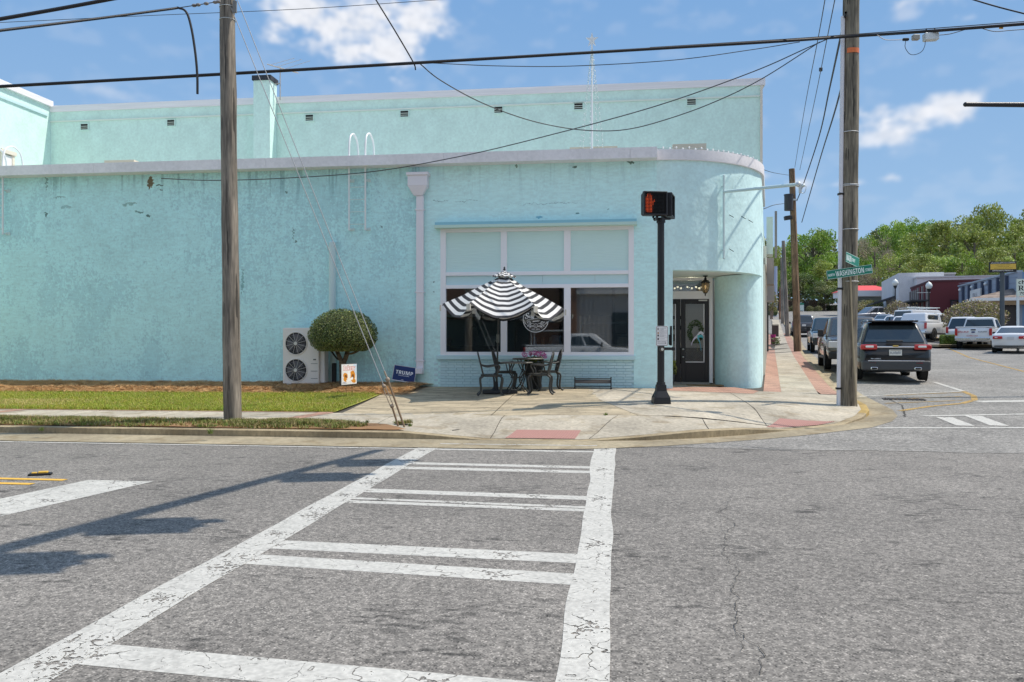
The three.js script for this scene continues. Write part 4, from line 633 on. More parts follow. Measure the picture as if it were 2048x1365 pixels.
{ // wreath on the door
  const [s, y] = wl(1391, 664, 22.16), g = thing('door_wreath', 'green leaf wreath with a white and blue ribbon bow on the door', 'wreath', st(s, 22.14, y), -A);
  part(g, 'foliage', leafTint(leafGeo(420, () => { const a = rr(0, 6.283), r = 0.19 + rr(-0.06, 0.06), c = V(Math.cos(a) * r * 0.85, Math.sin(a) * r * 1.25, rr(0, 0.08)); return [c, V(Math.cos(a) * .4, Math.sin(a) * .4, 1)]; }, 0.035), () => { const k = rr(.6, 1.3); return [0.09 * k, 0.15 * k, 0.05 * k]; }), mLeaf);
  const bow = (pts, c) => part(g, 'ribbon', gridGeo(8, 1, (a, b) => { const q = new THREE.CatmullRomCurve3(pts).getPoint(a); return V(q.x, q.y + (b - 0.5) * 0.07, q.z + (b - .5) * .02); }), M(c, 0.6, { side: THREE.DoubleSide }));
  bow([V(0.02, -0.12, .1), V(0.12, -0.02, .15), V(0.2, -0.08, .12), V(0.02, -0.14, .12)], lin(.8, .8, .85)); bow([V(0.02, -0.13, .1), V(-0.06, -0.2, .14), V(-0.12, -0.35, .1)], lin(.75, .72, .85)); bow([V(0.03, -0.14, .11), V(0.09, -0.24, .12), V(0.14, -0.5, .1)], lin(.2, .6, .75)); bow([V(0.03, -0.13, .12), V(0.16, -0.12, .14), V(0.19, -0.18, .12)], lin(.1, .55, .6)); bow([V(0.02, -0.14, .1), V(0.04, -0.3, .11), V(0.05, -0.5, .1)], lin(.5, .45, .15));
}
{ // plant and mat by the doors
  const p = st(1.42, 21.6, ground(1.42, 21.6) + 0.01), g = thing('potted_plant', 'yellow green leafy plant standing beside the entrance doors', 'plant', p);
  part(g, 'pot', lathe([[0.001, 0], [0.1, 0], [0.13, 0.26], [0.12, 0.26], [0.11, 0.22], [0.001, 0.22]], 14), M(lin(.08, .08, .08), .6));
  part(g, 'foliage', leafTint(leafGeo(160, () => { const c = V(rr(-.16, .16), rr(0.24, 0.62), rr(-.16, .16)); return [c, V(c.x, .3, c.z).normalize()]; }, 0.06), () => { const k = rr(.6, 1.2); return [0.30 * k, 0.33 * k, 0.04 * k]; }), mLeaf);
  const q = st(2.3, 21.5, ground(2.3, 21.5) + 0.015); solo('door_mat', 'brown coir mat on the entrance step', 'door mat', rb(0.9, 0.02, 0.5, 0, 0, 0, .008).rotateY(-A).translate(q.x, q.y, q.z), M(lin(.22, .15, .07), 1));
}
// ------------------------------------------------------------------ on the walls and roof
const mGalv = M(lin(0.62, 0.66, 0.66), 0.45, { metalness: 0.3 }), mWhitePaint = M(lin(0.80, 0.82, 0.82), 0.4), mPalePipe = M(lin(0.60, 0.74, 0.74), 0.6);
function roofLadder(u0, u1, vTop, vBot, label) {
  const t = WT - 0.16, [s0, yb] = wl(u0, vBot, t), [s1] = wl(u1, vBot, t), yt = wl(u0, vTop, t)[1], g = thing('roof_ladder', label, 'ladder', st(s0, t, yb), -A, null);
  const w = s1 - s0, h = yt - yb;
  for (const x of [0, w]) {
    part(g, 'rail', tube([V(x, 0, 0), V(x, h * 0.5, 0), V(x, h - 0.42, 0), V(x, h - 0.12, -0.1), V(x, h, -0.36), V(x, h - 0.12, -0.62), V(x, h - 0.42, -0.72), V(x, 5.6 - yb, -0.72)], 0.024, 60, 8, 0.4), mWhitePaint);
    for (const y of [0.04, h - 1.22]) { part(g, 'bracket', rod(V(x, y, 0), V(x + 0.0, y, -0.155), 0.018), mWhitePaint); part(g, 'wall_plate', bx(0.12, 0.08, 0.015, x + 0.03, y, -0.15), mPalePipe); }
  }
  for (let y = 0.15; y < h - 0.9; y += 0.305) part(g, 'rung', rod(V(0, y, 0), V(w, y, 0), 0.012), mPalePipe);
  return g;
}
roofLadder(698, 730.5, 261, 461, 'white hooped ladder on the aqua wall beside the downspout');
roofLadder(-28, 5, 288, 470, 'white hooped ladder at the far end of the aqua wall below the mint wing');
{ // leader head and downspout
  const t = WT - 0.1, [s, yTop] = wl(837, 347, t), Yv = (v) => wl(837, v, t)[1], pxm = F / onT(837, 400, t).k, g = thing('downspout', 'white square downspout with a tapered leader head on the aqua wall', 'downspout', st(s, t, 0), -A), mD = M(lin(0.80, 0.76, 0.80), 0.5), w = (p) => p / pxm;
  part(g, 'leader_head', [rb(w(45), w(6), 0.26, 0, Yv(349.5), 0.03, .008), rb(w(40), Yv(352) - Yv(373), 0.22, 0, (Yv(352) + Yv(373)) / 2, 0.02, .006), (() => { const b = new THREE.CylinderGeometry(w(40) / 1.414, w(17) / 1.414, Yv(373) - Yv(392), 4, 1).rotateY(Math.PI / 4).toNonIndexed(); b.computeVertexNormals(); b.scale(1, 1, 0.45); b.translate(0, (Yv(373) + Yv(392)) / 2, 0.02); return b; })()], mD);
  part(g, 'pipe', [rb(w(15), Yv(392) - Yv(738), 0.1, w(3), (Yv(392) + Yv(738)) / 2, -0.01, .012)], mD);
  for (const v of [420, 585, 722]) part(g, 'strap', rb(w(19), 0.03, 0.12, w(3), Yv(v), -0.005, .005), mD);
  part(g, 'outlet', rb(w(14), 0.14, 0.24, w(4), Yv(742), 0.08, .012).rotateX(0), mD);
}
{ const t = WT - 0.05, [s, y1] = wl(664.5, 487, t), y0 = 0.42; solo('wall_conduit', 'aqua painted pipe rising up the wall above the round shrub', 'pipe', [cyl(0.09, 0.09, y1 - y0, 0, y0, 0, 14), sph(0.092, 0, y1, 0, 1, 0.6, 1)].map((g) => g.rotateY(-A).translate(...st(s, t, 0).toArray())), mPalePipe); }
{ // string of little bulbs along the coping, and the wire light tree on the roof
  const g = thing('roof_string_lights', 'string of small white bulbs along the top edge of the coping', 'string lights', st(0, WT, 0), -A), wire = [], bulbs = [];
  const pts = []; for (let s = -14; s < curveS; s += 0.16) pts.push([s, WT + 0.03]); for (let a = 0; a <= arcEnd; a += 0.055) pts.push(arc(a, R0 - 0.03));
  pts.forEach(([s, t], i) => { const y = COP + 0.035 + 0.02 * hash(i, 1, 5); wire.push(B(s, y, t)); if (i % 1 === 0) bulbs.push(sph(0.021, ...B(s, y - 0.005 + 0.02 * (i % 2), t).toArray(), 1, 1.2, 1, 6)); });
  part(g, 'wire', tube(wire, 0.007, 320, 4), M(lin(.25, .3, .3), .7)); const b = part(g, 'bulbs', bulbs, M(lin(.85, .85, .82), .3)); b.userData.kind = 'stuff';
  const t = 21.6, [s, y1] = wl(1184, 80, t), q = thing('light_tree', 'tall white pole light tree with bulb strands and a star on the roof', 'light tree', st(s, t, 5.55), -A), H = y1 - 5.55;
  part(q, 'pole', cyl(0.03, 0.02, H, 0, 0, 0, 8), mWhitePaint);
  const star = new THREE.Shape(); for (let i = 0; i < 10; i++) { const a = i * Math.PI / 5 + Math.PI / 2, r = i % 2 ? 0.06 : 0.17; star[i ? 'lineTo' : 'moveTo'](Math.cos(a) * r, Math.sin(a) * r * 1.2); }
  part(q, 'star', new THREE.ExtrudeGeometry(star, { depth: 0.03, bevelEnabled: false }).translate(0, H, -0.015), mWhitePaint);
  for (let i = 0; i < 9; i++) { const a = i / 9 * 6.283 + 0.3, b = V(Math.cos(a) * 0.42, 0.15, Math.sin(a) * 0.42), c = V(0, H - 0.1, 0), strand = part(q, 'strand', [rod(b, c, 0.0035, 4)], M(lin(.45, .6, .55), .8)); const bl = []; for (let k = 0; k < 26; k++) { const p = b.clone().lerp(c, (k + 0.5 * (i % 2)) / 26); bl.push(sph(0.014, p.x + rr(-.015, .015), p.y, p.z, 1, 1, 1, 5)); } const m = part(strand, 'bulbs', bl, M(lin(.9, .92, .92), .3)); m.userData.kind = 'stuff'; }
}
{ // low timber boxes on the roof
  for (const [u0, u1, v, t, lab] of [[213, 272, 323, 23, 'weathered board on the flat roof near the left wing'], [1345, 1412, 291, 22.2, 'weathered board behind the coping near the rounded corner'], [752, 835, 315, 22, 'thin board behind the coping above the ladder'], [1140, 1235, 297, 22, 'thin board behind the coping at the light tree']]) { const [s0, y] = wl(u0, v, t), [s1] = wl(u1, v, t), p = st((s0 + s1) / 2, t, 0); solo('roof_board', lab, 'board', bx(s1 - s0, y - 5.57, 0.25, 0, (y + 5.57) / 2, 0).rotateY(-A).translate(p.x, 0, p.z), M(lin(.66, .58, .46), .9)); }
}
{ // aerial on the chimney
  const t = UT - 0.2, [s, y] = wl(560, 140, t), y0 = wl(560, 200, t)[1], g = thing('tv_aerial', 'thin television aerial mounted beside the chimney', 'aerial', st(s, t, y0), -A), h = y - y0, m = M(lin(.45, .43, .4), .5, { metalness: .4 });
  part(g, 'mast', cyl(0.022, 0.018, h + 0.1, 0, 0, 0, 8), m); part(g, 'boom', rod(V(-0.42, h + 0.18, 0.1), V(0.6, h - 0.1, -0.1), 0.016), M(lin(.6, .5, .38), .6));
  for (const k of [-0.36, -0.1, 0.2]) part(g, 'element', rod(V(k, h + 0.08 - k * 0.27, 0.02), V(k + 0.7, h + 0.45 - k * 0.2, -0.4), 0.007), m); part(g, 'clamp', bx(0.3, 0.03, 0.03, -0.15, h * 0.55, 0), m);
}
{ // bracket on the rounded corner
  let phi = 0.6; for (let i = 0; i < 60; i++) { const [s, t] = arc(phi, R0 + 0.07), p = st(s, t), u = CX + F * p.x / -p.z; phi += (1448 - u) * 0.0012; }
  const [s, t] = arc(phi, R0 + 0.07), p = st(s, t), D = -p.z, Yv = (v) => EYE + (CY - v) / F * D, g = thing('wall_bracket', 'pale pipe bracket with a long arm on the rounded corner above the door', 'bracket');
  part(g, 'upright', [rod(V(p.x, Yv(516), p.z), V(p.x, Yv(352), p.z), 0.03), sph(0.034, p.x, Yv(352), p.z), sph(0.034, p.x, Yv(516), p.z)], mPalePipe);
  const dir = st(Math.sin(phi), -Math.cos(phi)).normalize(); let L = 2; for (let i = 0; i < 80; i++) { const e = p.clone().addScaledVector(dir, L), u = CX + F * e.x / -e.z; L += (1597 - u) * 0.006; }
  const e = p.clone().addScaledVector(dir, L); e.y = EYE + (CY - 369) / F * -e.z; const a = V(p.x, Yv(384), p.z);
  part(g, 'arm', rod(a, e, 0.036, 10), mPalePipe); part(g, 'end_fitting', [sph(0.06, e.x, e.y, e.z), bx(0.05, 0.16, 0.05, e.x + 0.04, e.y - 0.1, e.z)], mGalv);
  for (const v of [372, 500]) part(g, 'clip', rod(V(p.x, Yv(v), p.z), V(p.x - dir.x * 0.09, Yv(v), p.z - dir.z * 0.09), 0.02), mPalePipe);
  for (const [u, v] of [[1459, 430], [1483, 433], [1459, 498], [1497, 440]]) { const q = at(u, v, D + 0.15); part(g, 'stub_bolt', rod(q, q.clone().add(V(dir.x * .15, -0.08, dir.z * .15)), 0.008), mBlackMatt); }
}
{ // projecting boxes on the Washington Street side
  for (const [k, o, y0, y1, c, lab] of [[5.2, .3, 4.35, 5.55, lin(.62, .72, .66), 'pale green sign box projecting from the side wall'], [8.5, .34, 3.6, 4.55, lin(.34, .31, .29), 'brown shop canopy projecting from the side wall'], [12, .38, 3.15, 3.8, lin(.42, .38, .35), 'lower grey brown shop canopy farther along the side wall']]) solo('projecting_sign', lab, 'sign', sideBox(k, k + 1.0, 0.1, o, y0, y1).rotateY(-A).translate(...st(0, WT, 0).toArray()), M(c, .8));
  solo('flag_panel', 'tall narrow dark edged panel above the side wall shopfronts', 'sign', sideBox(7, 7.1, .36, .44, 4.4, 6.0).rotateY(-A).translate(...st(0, WT, 0).toArray()), M(lin(.3, .28, .28), .7));
  const w = (k, o) => { const [s, t] = along(k, o); return st(s, t, ground(s, t)); };
  const q = w(34, .4), f = thing('street_planter', 'magenta planter with green leaves against the side wall', 'planter', q, .3); part(f, 'pot', lathe([[.001, 0], [.12, 0], [.17, .75], [.15, .75], [.13, .7], [.001, .7]], 12), M(lin(.45, .02, .17), .5)); part(f, 'foliage', leafTint(leafGeo(120, () => { const c = V(rr(-.25, .25), rr(.05, .55), rr(.1, .4)); return [c, V(0, 1, 0)]; }, .07), () => { const k = rr(.6, 1.2); return [.14 * k, .2 * k, .04 * k]; }), mLeaf);
  const b = w(44, .6), sb = thing('sandwich_board', 'dark folding sandwich board on the side street walk', 'sandwich board', b, -0.3); for (const k of [-1, 1]) { part(sb, 'board', rotX(rb(.5, .9, .03, 0, 0, 0, .01), k * 0.2).translate(0, .5, k * .12), M(lin(.07, .05, .045), .7)); } part(sb, 'top_hinge', bx(.5, .03, .06, 0, .99, 0), mBlack);
}
// ------------------------------------------------------------------ poles and wires
const texPoleMap = texWood.clone(); texPoleMap.repeat.set(1, 1);
const mPole = M(lin(1, 1, 1), 0.95, { map: texPoleMap, bumpMap: texWoodH, bumpScale: 0.012 }), mPoleBrown = M(lin(0.9, 0.66, 0.5), 0.95, { map: texPoleMap }), mPoleGrey = M(lin(1.1, 1.1, 1.15), 0.95, { map: texPoleMap });
function poleGeo(a, b, r0, r1, lump = 0.006) { const d = b.clone().sub(a), L = d.length(); d.normalize(); const x = V(1, 0, 0), z = x.clone().cross(d).normalize(); x.crossVectors(d, z).normalize(); return gridGeo(28, Math.max(8, Math.round(L * 6)), (i, j) => { const an = i * 6.2832, r = mix(r0, r1, j) + lump * (fbm(i * 14, j * L * 1.2 + 4, 14, 501, 3) - 0.5) * 2, c = a.clone().addScaledVector(d, L * j); return c.addScaledVector(x, Math.cos(an) * r).addScaledVector(z, Math.sin(an) * r); }, (i, j) => [i, j * L / 3.2]); }
const solveD = (u, v, h) => { for (let D = 12; D < 320; D += 0.05) { if (EYE + (CY - v) / F * D <= h((u - CX) / F * D, -D) + 0.001) return D; } return 300; };
const poleL = onGround(465, 845), poleR = onGround(1695, 811);
{
  const g = thing('utility_pole', 'weathered grey utility pole with a split base on the grass verge', 'utility pole', poleL);
  part(g, 'shaft', poleGeo(V(0, -0.2, 0), V(-0.13, 10.5, 0.02), 0.148, 0.118, 0.012), mPole);
  part(g, 'guy_plate', [bx(0.06, 0.2, 0.05, 0.07, 7.15, 0.1), rod(V(-0.05, 7.3, 0.13), V(0.14, 7.3, 0.08), 0.015)], M(lin(.2, .2, .19), .6));
  for (let i = 0; i < 4; i++) part(g, 'strap', [new THREE.TorusGeometry(0.135, 0.006, 5, 20).rotateX(Math.PI / 2).translate(-0.085, 6.95 + i * 0.22, 0.01)], mGalv);
}
{
  const g = thing('utility_pole', 'utility pole with a white conduit standing at the corner with street signs', 'utility pole', poleR);
  part(g, 'shaft', poleGeo(V(0, -0.2, 0), V(0.1, 10.5, 0), 0.185, 0.155, 0.01), M(lin(0.9, 0.9, 0.84), .95, { map: texPoleMap, bumpMap: texWoodH, bumpScale: 0.012 }));
  part(g, 'conduit', [rod(V(-0.2, -0.05, 0.05), V(-0.115, 8, 0.06), 0.042, 10)], M(lin(.74, .73, .76), .5));
  part(g, 'ground_wire', tube([V(-0.02, 2.8, 0.19), V(0.02, 1.6, 0.2), V(0.07, 0.5, 0.22), V(0.1, -0.05, 0.24)], 0.016, 20, 6), M(lin(.36, .30, .20), .8));
  for (const [y, dx] of [[3.62, 0], [4.55, .02], [4.5, -.02], [5.62, 0], [2.75, 0], [2.55, 0]]) part(g, 'strap', new THREE.TorusGeometry(0.182, 0.008, 5, 24).rotateX(Math.PI / 2 + dx * 4).translate(0.04, y, 0), M(lin(.65, .66, .66), .4));
  for (const y of [0.35, 2.4, 4.35]) part(g, 'conduit_strap', bx(0.12, 0.04, 0.1, -0.19 + y * 0.01, y, 0.05), mBlackMatt);
  part(g, 'wire_tape', new THREE.CylinderGeometry(0.176, 0.176, 0.1, 18, 1, true, -0.8, 1.6).translate(0.07, 7.28, 0), M(lin(.8, .2, .06), .6));
  const sg = (w, h, text, small, a, y, dx, z, tilt, name, lab) => {
    const t = canvasTex(512, 110, (c, W, H) => { c.fillStyle = '#0b7d66'; c.fillRect(0, 0, W, H); c.strokeStyle = '#d9e8e2'; c.lineWidth = 4; c.strokeRect(3, 3, W - 6, H - 6); c.fillStyle = '#f4f8f6'; c.textBaseline = 'middle'; let x = 14; for (const [s, px] of text) { c.font = `bold ${px}px sans-serif`; c.save(); c.translate(x, H / 2 + (px < 50 ? 6 : 2)); const wd = c.measureText(s).width, k = small; c.scale(k, 1); c.fillText(s, 0, 0); c.restore(); x += wd * k + 10; } });
    const o = thing(name, lab, 'street sign', V(poleR.x + dx, poleR.y + y, poleR.z + z), a); const face = M(0xffffff, .45, { map: t });
    const b = part(o, 'blade', bx(w, h, 0.006), M(lin(.02, .3, .2), .5)); b.rotation.z = tilt; for (const k of [1, -1]) { const f = part(o, 'lettering', new THREE.PlaneGeometry(w, h), face); f.position.z = k * 0.0045; f.rotation.set(0, k > 0 ? 0 : Math.PI, k * tilt); }
    part(o, 'bracket', rod(V(0, 0, -0.01), V(0, -0.02, -0.12), 0.02), mGalv);
  };
  const kk = F / -poleR.z;
  sg(0.86, 0.18, [['NORTH', 44], ['WASHINGTON', 92], ['STREET', 48]], 0.515, -0.3, (811 - 547) / kk, -0.09, 0.32, 0.13, 'street_sign', 'green NORTH WASHINGTON STREET blade on the corner utility pole');
  sg(0.66, 0.2, [['MAIN', 92], ['STREET', 50]], 0.78, 0.8, (811 - 525) / kk, -0.1, 0.5, -0.12, 'street_sign', 'green MAIN STREET blade above the longer sign on the corner pole');
}
function farPole(u0, v0, u1, v1, r, mat, label) { const D = solveD(u0, v0, groundW), a = at(u0, v0, D), b = at(u1, v1, D); const o = thing('utility_pole', label, 'utility pole', a, 0, 'poles along the side street walk'); part(o, 'shaft', poleGeo(V(0, -0.3, 0), b.sub(a), r, r * 0.75, 0.004), mat); return [o, D, a]; }
{
  const [o, D, a] = farPole(1596, 703, 1584, 338, 0.2, mPoleBrown, 'brown utility pole with a black transformer can beside the street kerb'); const P2 = (u, v) => at(u, v, D).sub(a);
  const c = P2(1574, 408); part(o, 'transformer', [cyl(0.23, 0.23, 0.8, c.x, c.y - 0.4, 0.3, 14), cyl(0.25, 0.25, 0.05, c.x, c.y + 0.4, 0.3, 14)], M(lin(.03, .03, .035), .5)); part(o, 'hanger', bx(0.5, 0.08, 0.1, c.x + 0.2, c.y + 0.2, 0.15), mGalv);
  const l = P2(1574, 437); part(o, 'floodlight', [rotZ(rb(0.4, 0.22, 0.25, 0, 0, 0, .04), .15).translate(l.x, l.y, .2), rod(V(l.x + .15, l.y, .1), V(l.x + .35, l.y - .1, 0), .03)], mBlack);
  const k = P2(1598, 370); part(o, 'insulator_bracket', [rod(V(k.x - .4, k.y, 0), V(k.x + .2, k.y, .1), .03), sph(.1, k.x + .2, k.y - .05, .1), tube([V(k.x + .1, k.y, .1), V(k.x + .35, k.y - .1, .1), V(k.x + .25, k.y - .45, .1), V(k.x, k.y - .4, .1)], .02, 16, 5)], mGalv);
  farPole(1576, 673, 1567, 482, 0.17, mPoleGrey, 'grey green utility pole past the brown pole on the side street'); farPole(1572.5, 657, 1565, 500, 0.1, M(lin(.2, .24, .22), .7), 'slender dark metal pole behind the grey green pole'); farPole(1566, 646, 1563.5, 516, 0.2, mPoleGrey, 'pale thin utility pole farther up the side street'); farPole(1551, 632, 1552, 533, 0.3, M(lin(.4, .45, .6), .7), 'pale blue painted pole at the top of the side street'); farPole(1560, 638, 1560, 575, 0.12, M(lin(.2, .1, .06), .8), 'short dark brown post at the top of the walk');
  { const q = at(1535.5, 600, 45), h = thing('lamp_mast', 'thin dark mast rising behind the side wall shopfronts', 'mast', V(q.x, groundW(q.x, q.z), q.z)); part(h, 'shaft', cyl(.06, .04, 1.55 + (CY - 460) / F * 45 - h.position.y, 0, 0, 0, 8), mBlackMatt); }
}
const mWire = M(lin(.012, .012, .014), .6), mThin = M(lin(.05, .055, .06), .6);
const wire = (label, pts, r, mat = mWire, seg = 60) => solo('overhead_wire', label, 'wire', tube(pts.map(([u, v, D]) => at(u, v, D)), r, seg, 6), mat);
wire('thick black cable sagging right across the sky between the two poles', [[-60, 176, 14.6], [0, 173, 14.65], [441, 148.5, 14.75], [830, 126, 15.2], [1250, 101, 15.8], [1560, 82.5, 16.0], [1690, 73.5, -poleR.z - .2], [1850, 63, 15.4], [2100, 44, 14.6]], 0.03);
wire('thin messenger wire above the thick cable right of the corner pole', [[1300, 95, 15.9], [1560, 79, 16.0], [1690, 70, 15.9], [1850, 58, 15.4], [2100, 39, 14.6]], 0.008);
wire('thick black cable crossing the top left corner of the sky', [[-40, 45, 9], [0, 38, 9.1], [120, 17, 9.3], [260, -9, 9.5]], 0.022);
wire('black cable with a loose end hanging down beside the weathered pole', [[-40, 67, 11], [0, 61, 11.2], [180, 39, 12.5], [340, 18, 13.7], [356, 16, 13.8], [372, 24, 13.8], [382, 55, 13.8], [390, 105, 13.8], [394, 150, 13.8], [394.5, 188, 13.8]], 0.02, mWire, 120);
{ const g = thing('dead_end_fitting', 'chain of insulators tying the loose cable to the weathered pole', 'insulator'); part(g, 'wire', tube([at(355, 16, 13.8), at(400, 9, 13.9), at(445, 2, 14.05)], 0.008, 12, 5), mThin); for (const u of [388, 396, 412, 430, 436]) part(g, 'insulator', sph(.035, ...at(u, 16 - (u - 355) * .155, 13.9).toArray(), 1.3, .8, .8), M(lin(.22, .2, .18), .5)); }
wire('hair thin wire running from the left edge behind the weathered pole', [[-30, 46, 17], [0, 45, 17], [300, 31, 17], [600, 18, 17], [900, -2, 17]], 0.006, mThin);
wire('dark service cable dropping from the top edge to the thick cable', [[735, -30, 14.8], [752, 0, 14.9], [790, 62, 15.05], [826, 124, 15.2], [831, 140, 15.2]], 0.014);
wire('sagging grey wire looping from the thick cable past the upper wall to the corner pole', [[838, 126, 15.2], [880, 160, 15.4], [960, 204, 15.9], [1050, 238, 16.5], [1130, 256, 17], [1200, 262, 17], [1260, 258, 16.9], [1330, 240, 16.8], [1420, 208, 16.6], [1520, 160, 16.4], [1640, 84, -poleR.z]], 0.011, mThin, 90);
wire('long wire running from the left wall anchor up to the corner pole', [[322, 357, 20.4], [420, 361, 20.2], [560, 357, 20], [740, 344, 19.5], [900, 317, 19], [1050, 283, 18.4], [1300, 216, 17.4], [1500, 146, 16.7], [1610, 98, -poleR.z], [1660, 76, -poleR.z]], 0.011, mThin, 90);
wire('slack thin wire hanging just below the thick cable', [[860, 126, 15.3], [1000, 132, 15.5], [1150, 132, 15.7], [1350, 120, 15.9], [1500, 100, 16], [1600, 84, 16]], 0.008, mThin);
wire('steep thin wire left of the corner pole running up the side street', [[1652, -10, 18], [1636, 80, 22], [1610, 215, 32], [1590, 335, 48]], 0.012, mThin);
wire('second steep thin wire beside the corner pole running up the side street', [[1672, -10, 18], [1655, 75, 21], [1630, 200, 30], [1600, 340, 48]], 0.012, mThin);
wire('twisted black service line from the corner pole down to the brown pole', [[1692, 25, 16.5], [1680, 82, 18.5], [1660, 175, 25], [1638, 275, 36], [1606, 372, 46], [1594, 402, 48.5]], 0.025);
wire('black line from behind the corner pole down to the brown pole floodlight', [[1690, 148, 17.2], [1668, 230, 23], [1640, 320, 34], [1604, 445, 48.5]], 0.022);
wire('pale wire from the rounded corner coping out to the brown pole', [[1500, 327, 20.5], [1545, 345, 30], [1588, 352, 48.5]], 0.01, mThin); wire('dark line from the side wall to the brown pole transformer', [[1528, 418, 24], [1550, 410, 35], [1572, 407, 48.5]], 0.014, mThin); wire('dark cable in the top right corner of the sky', [[1930, -6, 13], [1990, 12, 12.6], [2048, 27, 12.2], [2090, 37, 12]], 0.012);
{ // splice box hung on the cable
  const g = thing('splice_box', 'grey aluminium splice box with a looped wire hanging from the cable', 'cable box', at(1862, 74, 15.4)), q = (u, v) => at(u, v, 15.4).sub(at(1862, 74, 15.4));
  part(g, 'box', rotZ(rb(0.26, 0.14, 0.14, 0, 0, 0, .015), .06), mGalv); for (const u of [1853, 1870]) part(g, 'hanger', rod(q(u, 67), q(u, 57), .012), mBlackMatt);
  part(g, 'tap', [rb(.13, .1, .1, ...q(1832, 75).toArray(), .02)], M(lin(.35, .33, .28), .5)); part(g, 'connector', [rb(.12, .05, .06, ...q(1812, 79).toArray(), .02)], mBlackMatt);
  part(g, 'loop', tube([q(1812, 82), q(1811, 95), q(1820, 108), q(1832, 109), q(1844, 103), q(1850, 92), q(1851, 82)], .006, 40, 5), mThin); part(g, 'lead', tube([q(1755, 70), q(1770, 79), q(1790, 80), q(1812, 79)], .008, 20, 5), M(lin(.4, .4, .4), .5)); part(g, 'lead', tube([q(1872, 71), q(1900, 68), q(1925, 61), q(1942, 56)], .008, 20, 5), mThin); part(g, 'lead', tube([q(1965, 57), q(1990, 63), q(2020, 61), q(2060, 58)], .008, 20, 5), mThin);
  solo('cable_marker', 'small yellow marker tag clipped on the cable', 'tag', rb(.07, .07, .02, ...at(2003, 54, 14.9).toArray(), .005), M(lin(.7, .4, .05), .6));
  solo('wire_tap_block', 'small black block on the steep wire left of the corner pole', 'wire clamp', rb(.1, .12, .08, ...at(1642, 139, 26).toArray(), .02), mBlack);
}
{ // guys
  for (const [uT, vT, uB, vB, D, lab] of [[472, 12, 800, 853, 0, 'galvanised guy wire with a turnbuckle rod anchored in the verge'], [489, -6, 813, 855, 1, 'galvanised guy wire with a plain anchor rod beside the turnbuckle rod']]) {
    const b = onGround(uB, vB), a = V(poleL.x - 0.02 + (D ? 0.1 : 0), EYE + (CY - vT) / F * 14.1, poleL.z + 0.1), g = thing('guy_wire', lab, 'guy wire'), L = a.distanceTo(b), m = b.clone().lerp(a, (D ? 0.85 : 0.36) / L), m2 = b.clone().lerp(a, (D ? 1.0 : .72) / L);
    part(g, 'anchor_rod', rod(b.clone().add(V(0, -.1, 0)), m, 0.017, 8), M(lin(.22, .15, .09), .7)); part(g, 'strand', rod(m2, a, 0.0075, 6), M(lin(.36, .37, .38), .5));
    const e = V(.03, 0, .02); if (!D) part(g, 'turnbuckle', [rod(m.clone().add(e), m2.clone().add(e), .008), rod(m.clone().sub(e), m2.clone().sub(e), .008), sph(.035, ...m.toArray()), sph(.035, ...m2.toArray())], M(lin(.3, .24, .18), .6)); else part(g, 'thimble', [rod(m, m2, .014), sph(.04, ...m.toArray())], M(lin(.3, .24, .18), .6));
  }
}
{ // signal mast at the right edge
  const a = at(1932, 209, 20), b = V(a.x + 6.5, a.y + 0.05, a.z - 0.3), g = thing('signal_mast', 'black traffic signal mast arm reaching in from the right', 'signal mast', V(b.x, roadW(b.x, b.z), b.z)); a.sub(g.position); b.sub(g.position);
  part(g, 'arm', rod(a, b, 0.055, 12, 0.09), mBlack); part(g, 'end_cap', sph(.058, ...a.toArray()), mBlack); part(g, 'pole', cyl(.14, .1, b.y + .6, 0, 0, b.z, 14), mBlack); part(g, 'base', cyl(.25, .2, .6, 0, 0, b.z, 14), mBlack);
}
{ // the mast that throws the long shadow over the crossing (it stands behind the viewer, its arm passes overhead)
  const H = 8.0, k = V(sunDir.x, 0, sunDir.z).multiplyScalar(H / sunDir.y), P1 = V(-1.88, 0, -11.6).add(k), P2 = V(-3.85, 0, -6.13).add(k), d = P2.clone().sub(P1).normalize(), end = P1.clone().addScaledVector(d, 19), g = thing('signal_mast', 'traffic signal mast with four heads whose shadow crosses the road', 'signal mast', V(end.x, 0, end.z));
  const off = (p, y) => V(p.x - end.x, y, p.z - end.z);
  part(g, 'arm', rod(off(end, H - .4), off(P1, H), .2, 14, .08), mBlack); part(g, 'pole', cyl(.2, .14, H + .3, 0, 0, 0, 16), mBlack); part(g, 'base', cyl(.35, .28, .8, 0, 0, 0, 16), mBlack);
  const alongArm = (z) => P1.clone().addScaledVector(d, (z + 11.6) / d.z);
  const mY = M(lin(.02, .02, .02), .5), lamp = [lin(.25, .02, .02), lin(.3, .18, .02), lin(.02, .2, .08)];
  for (const z of [-10.3, -9.2, -6.75, -5.6]) { const p = off(alongArm(z), 0), h = new THREE.Group(); h.name = 'signal_head'; h.position.set(p.x, H - .9, p.z); h.rotation.y = Math.PI / 2 + .3; g.add(h); part(h, 'housing', [rb(.36, 1.1, .24, 0, 0, 0, .04), rb(.62, 1.35, .02, 0, 0, -.02, .008)], mY); part(h, 'hanger', rod(V(0, .5, 0), V(0, .95, 0), .03), mY); for (let i = 0; i < 3; i++) { part(h, 'visor', rotX(new THREE.CylinderGeometry(.15, .15, .24, 16, 1, true, 0, 5), Math.PI / 2).translate(0, .36 - i * .36, .22), M(lin(.02, .02, .02), .6, { side: THREE.DoubleSide })); part(h, 'lens', rotX(new THREE.CylinderGeometry(.14, .14, .02, 16), Math.PI / 2).translate(0, .36 - i * .36, .12), M(lamp[i], .3)); } }
}
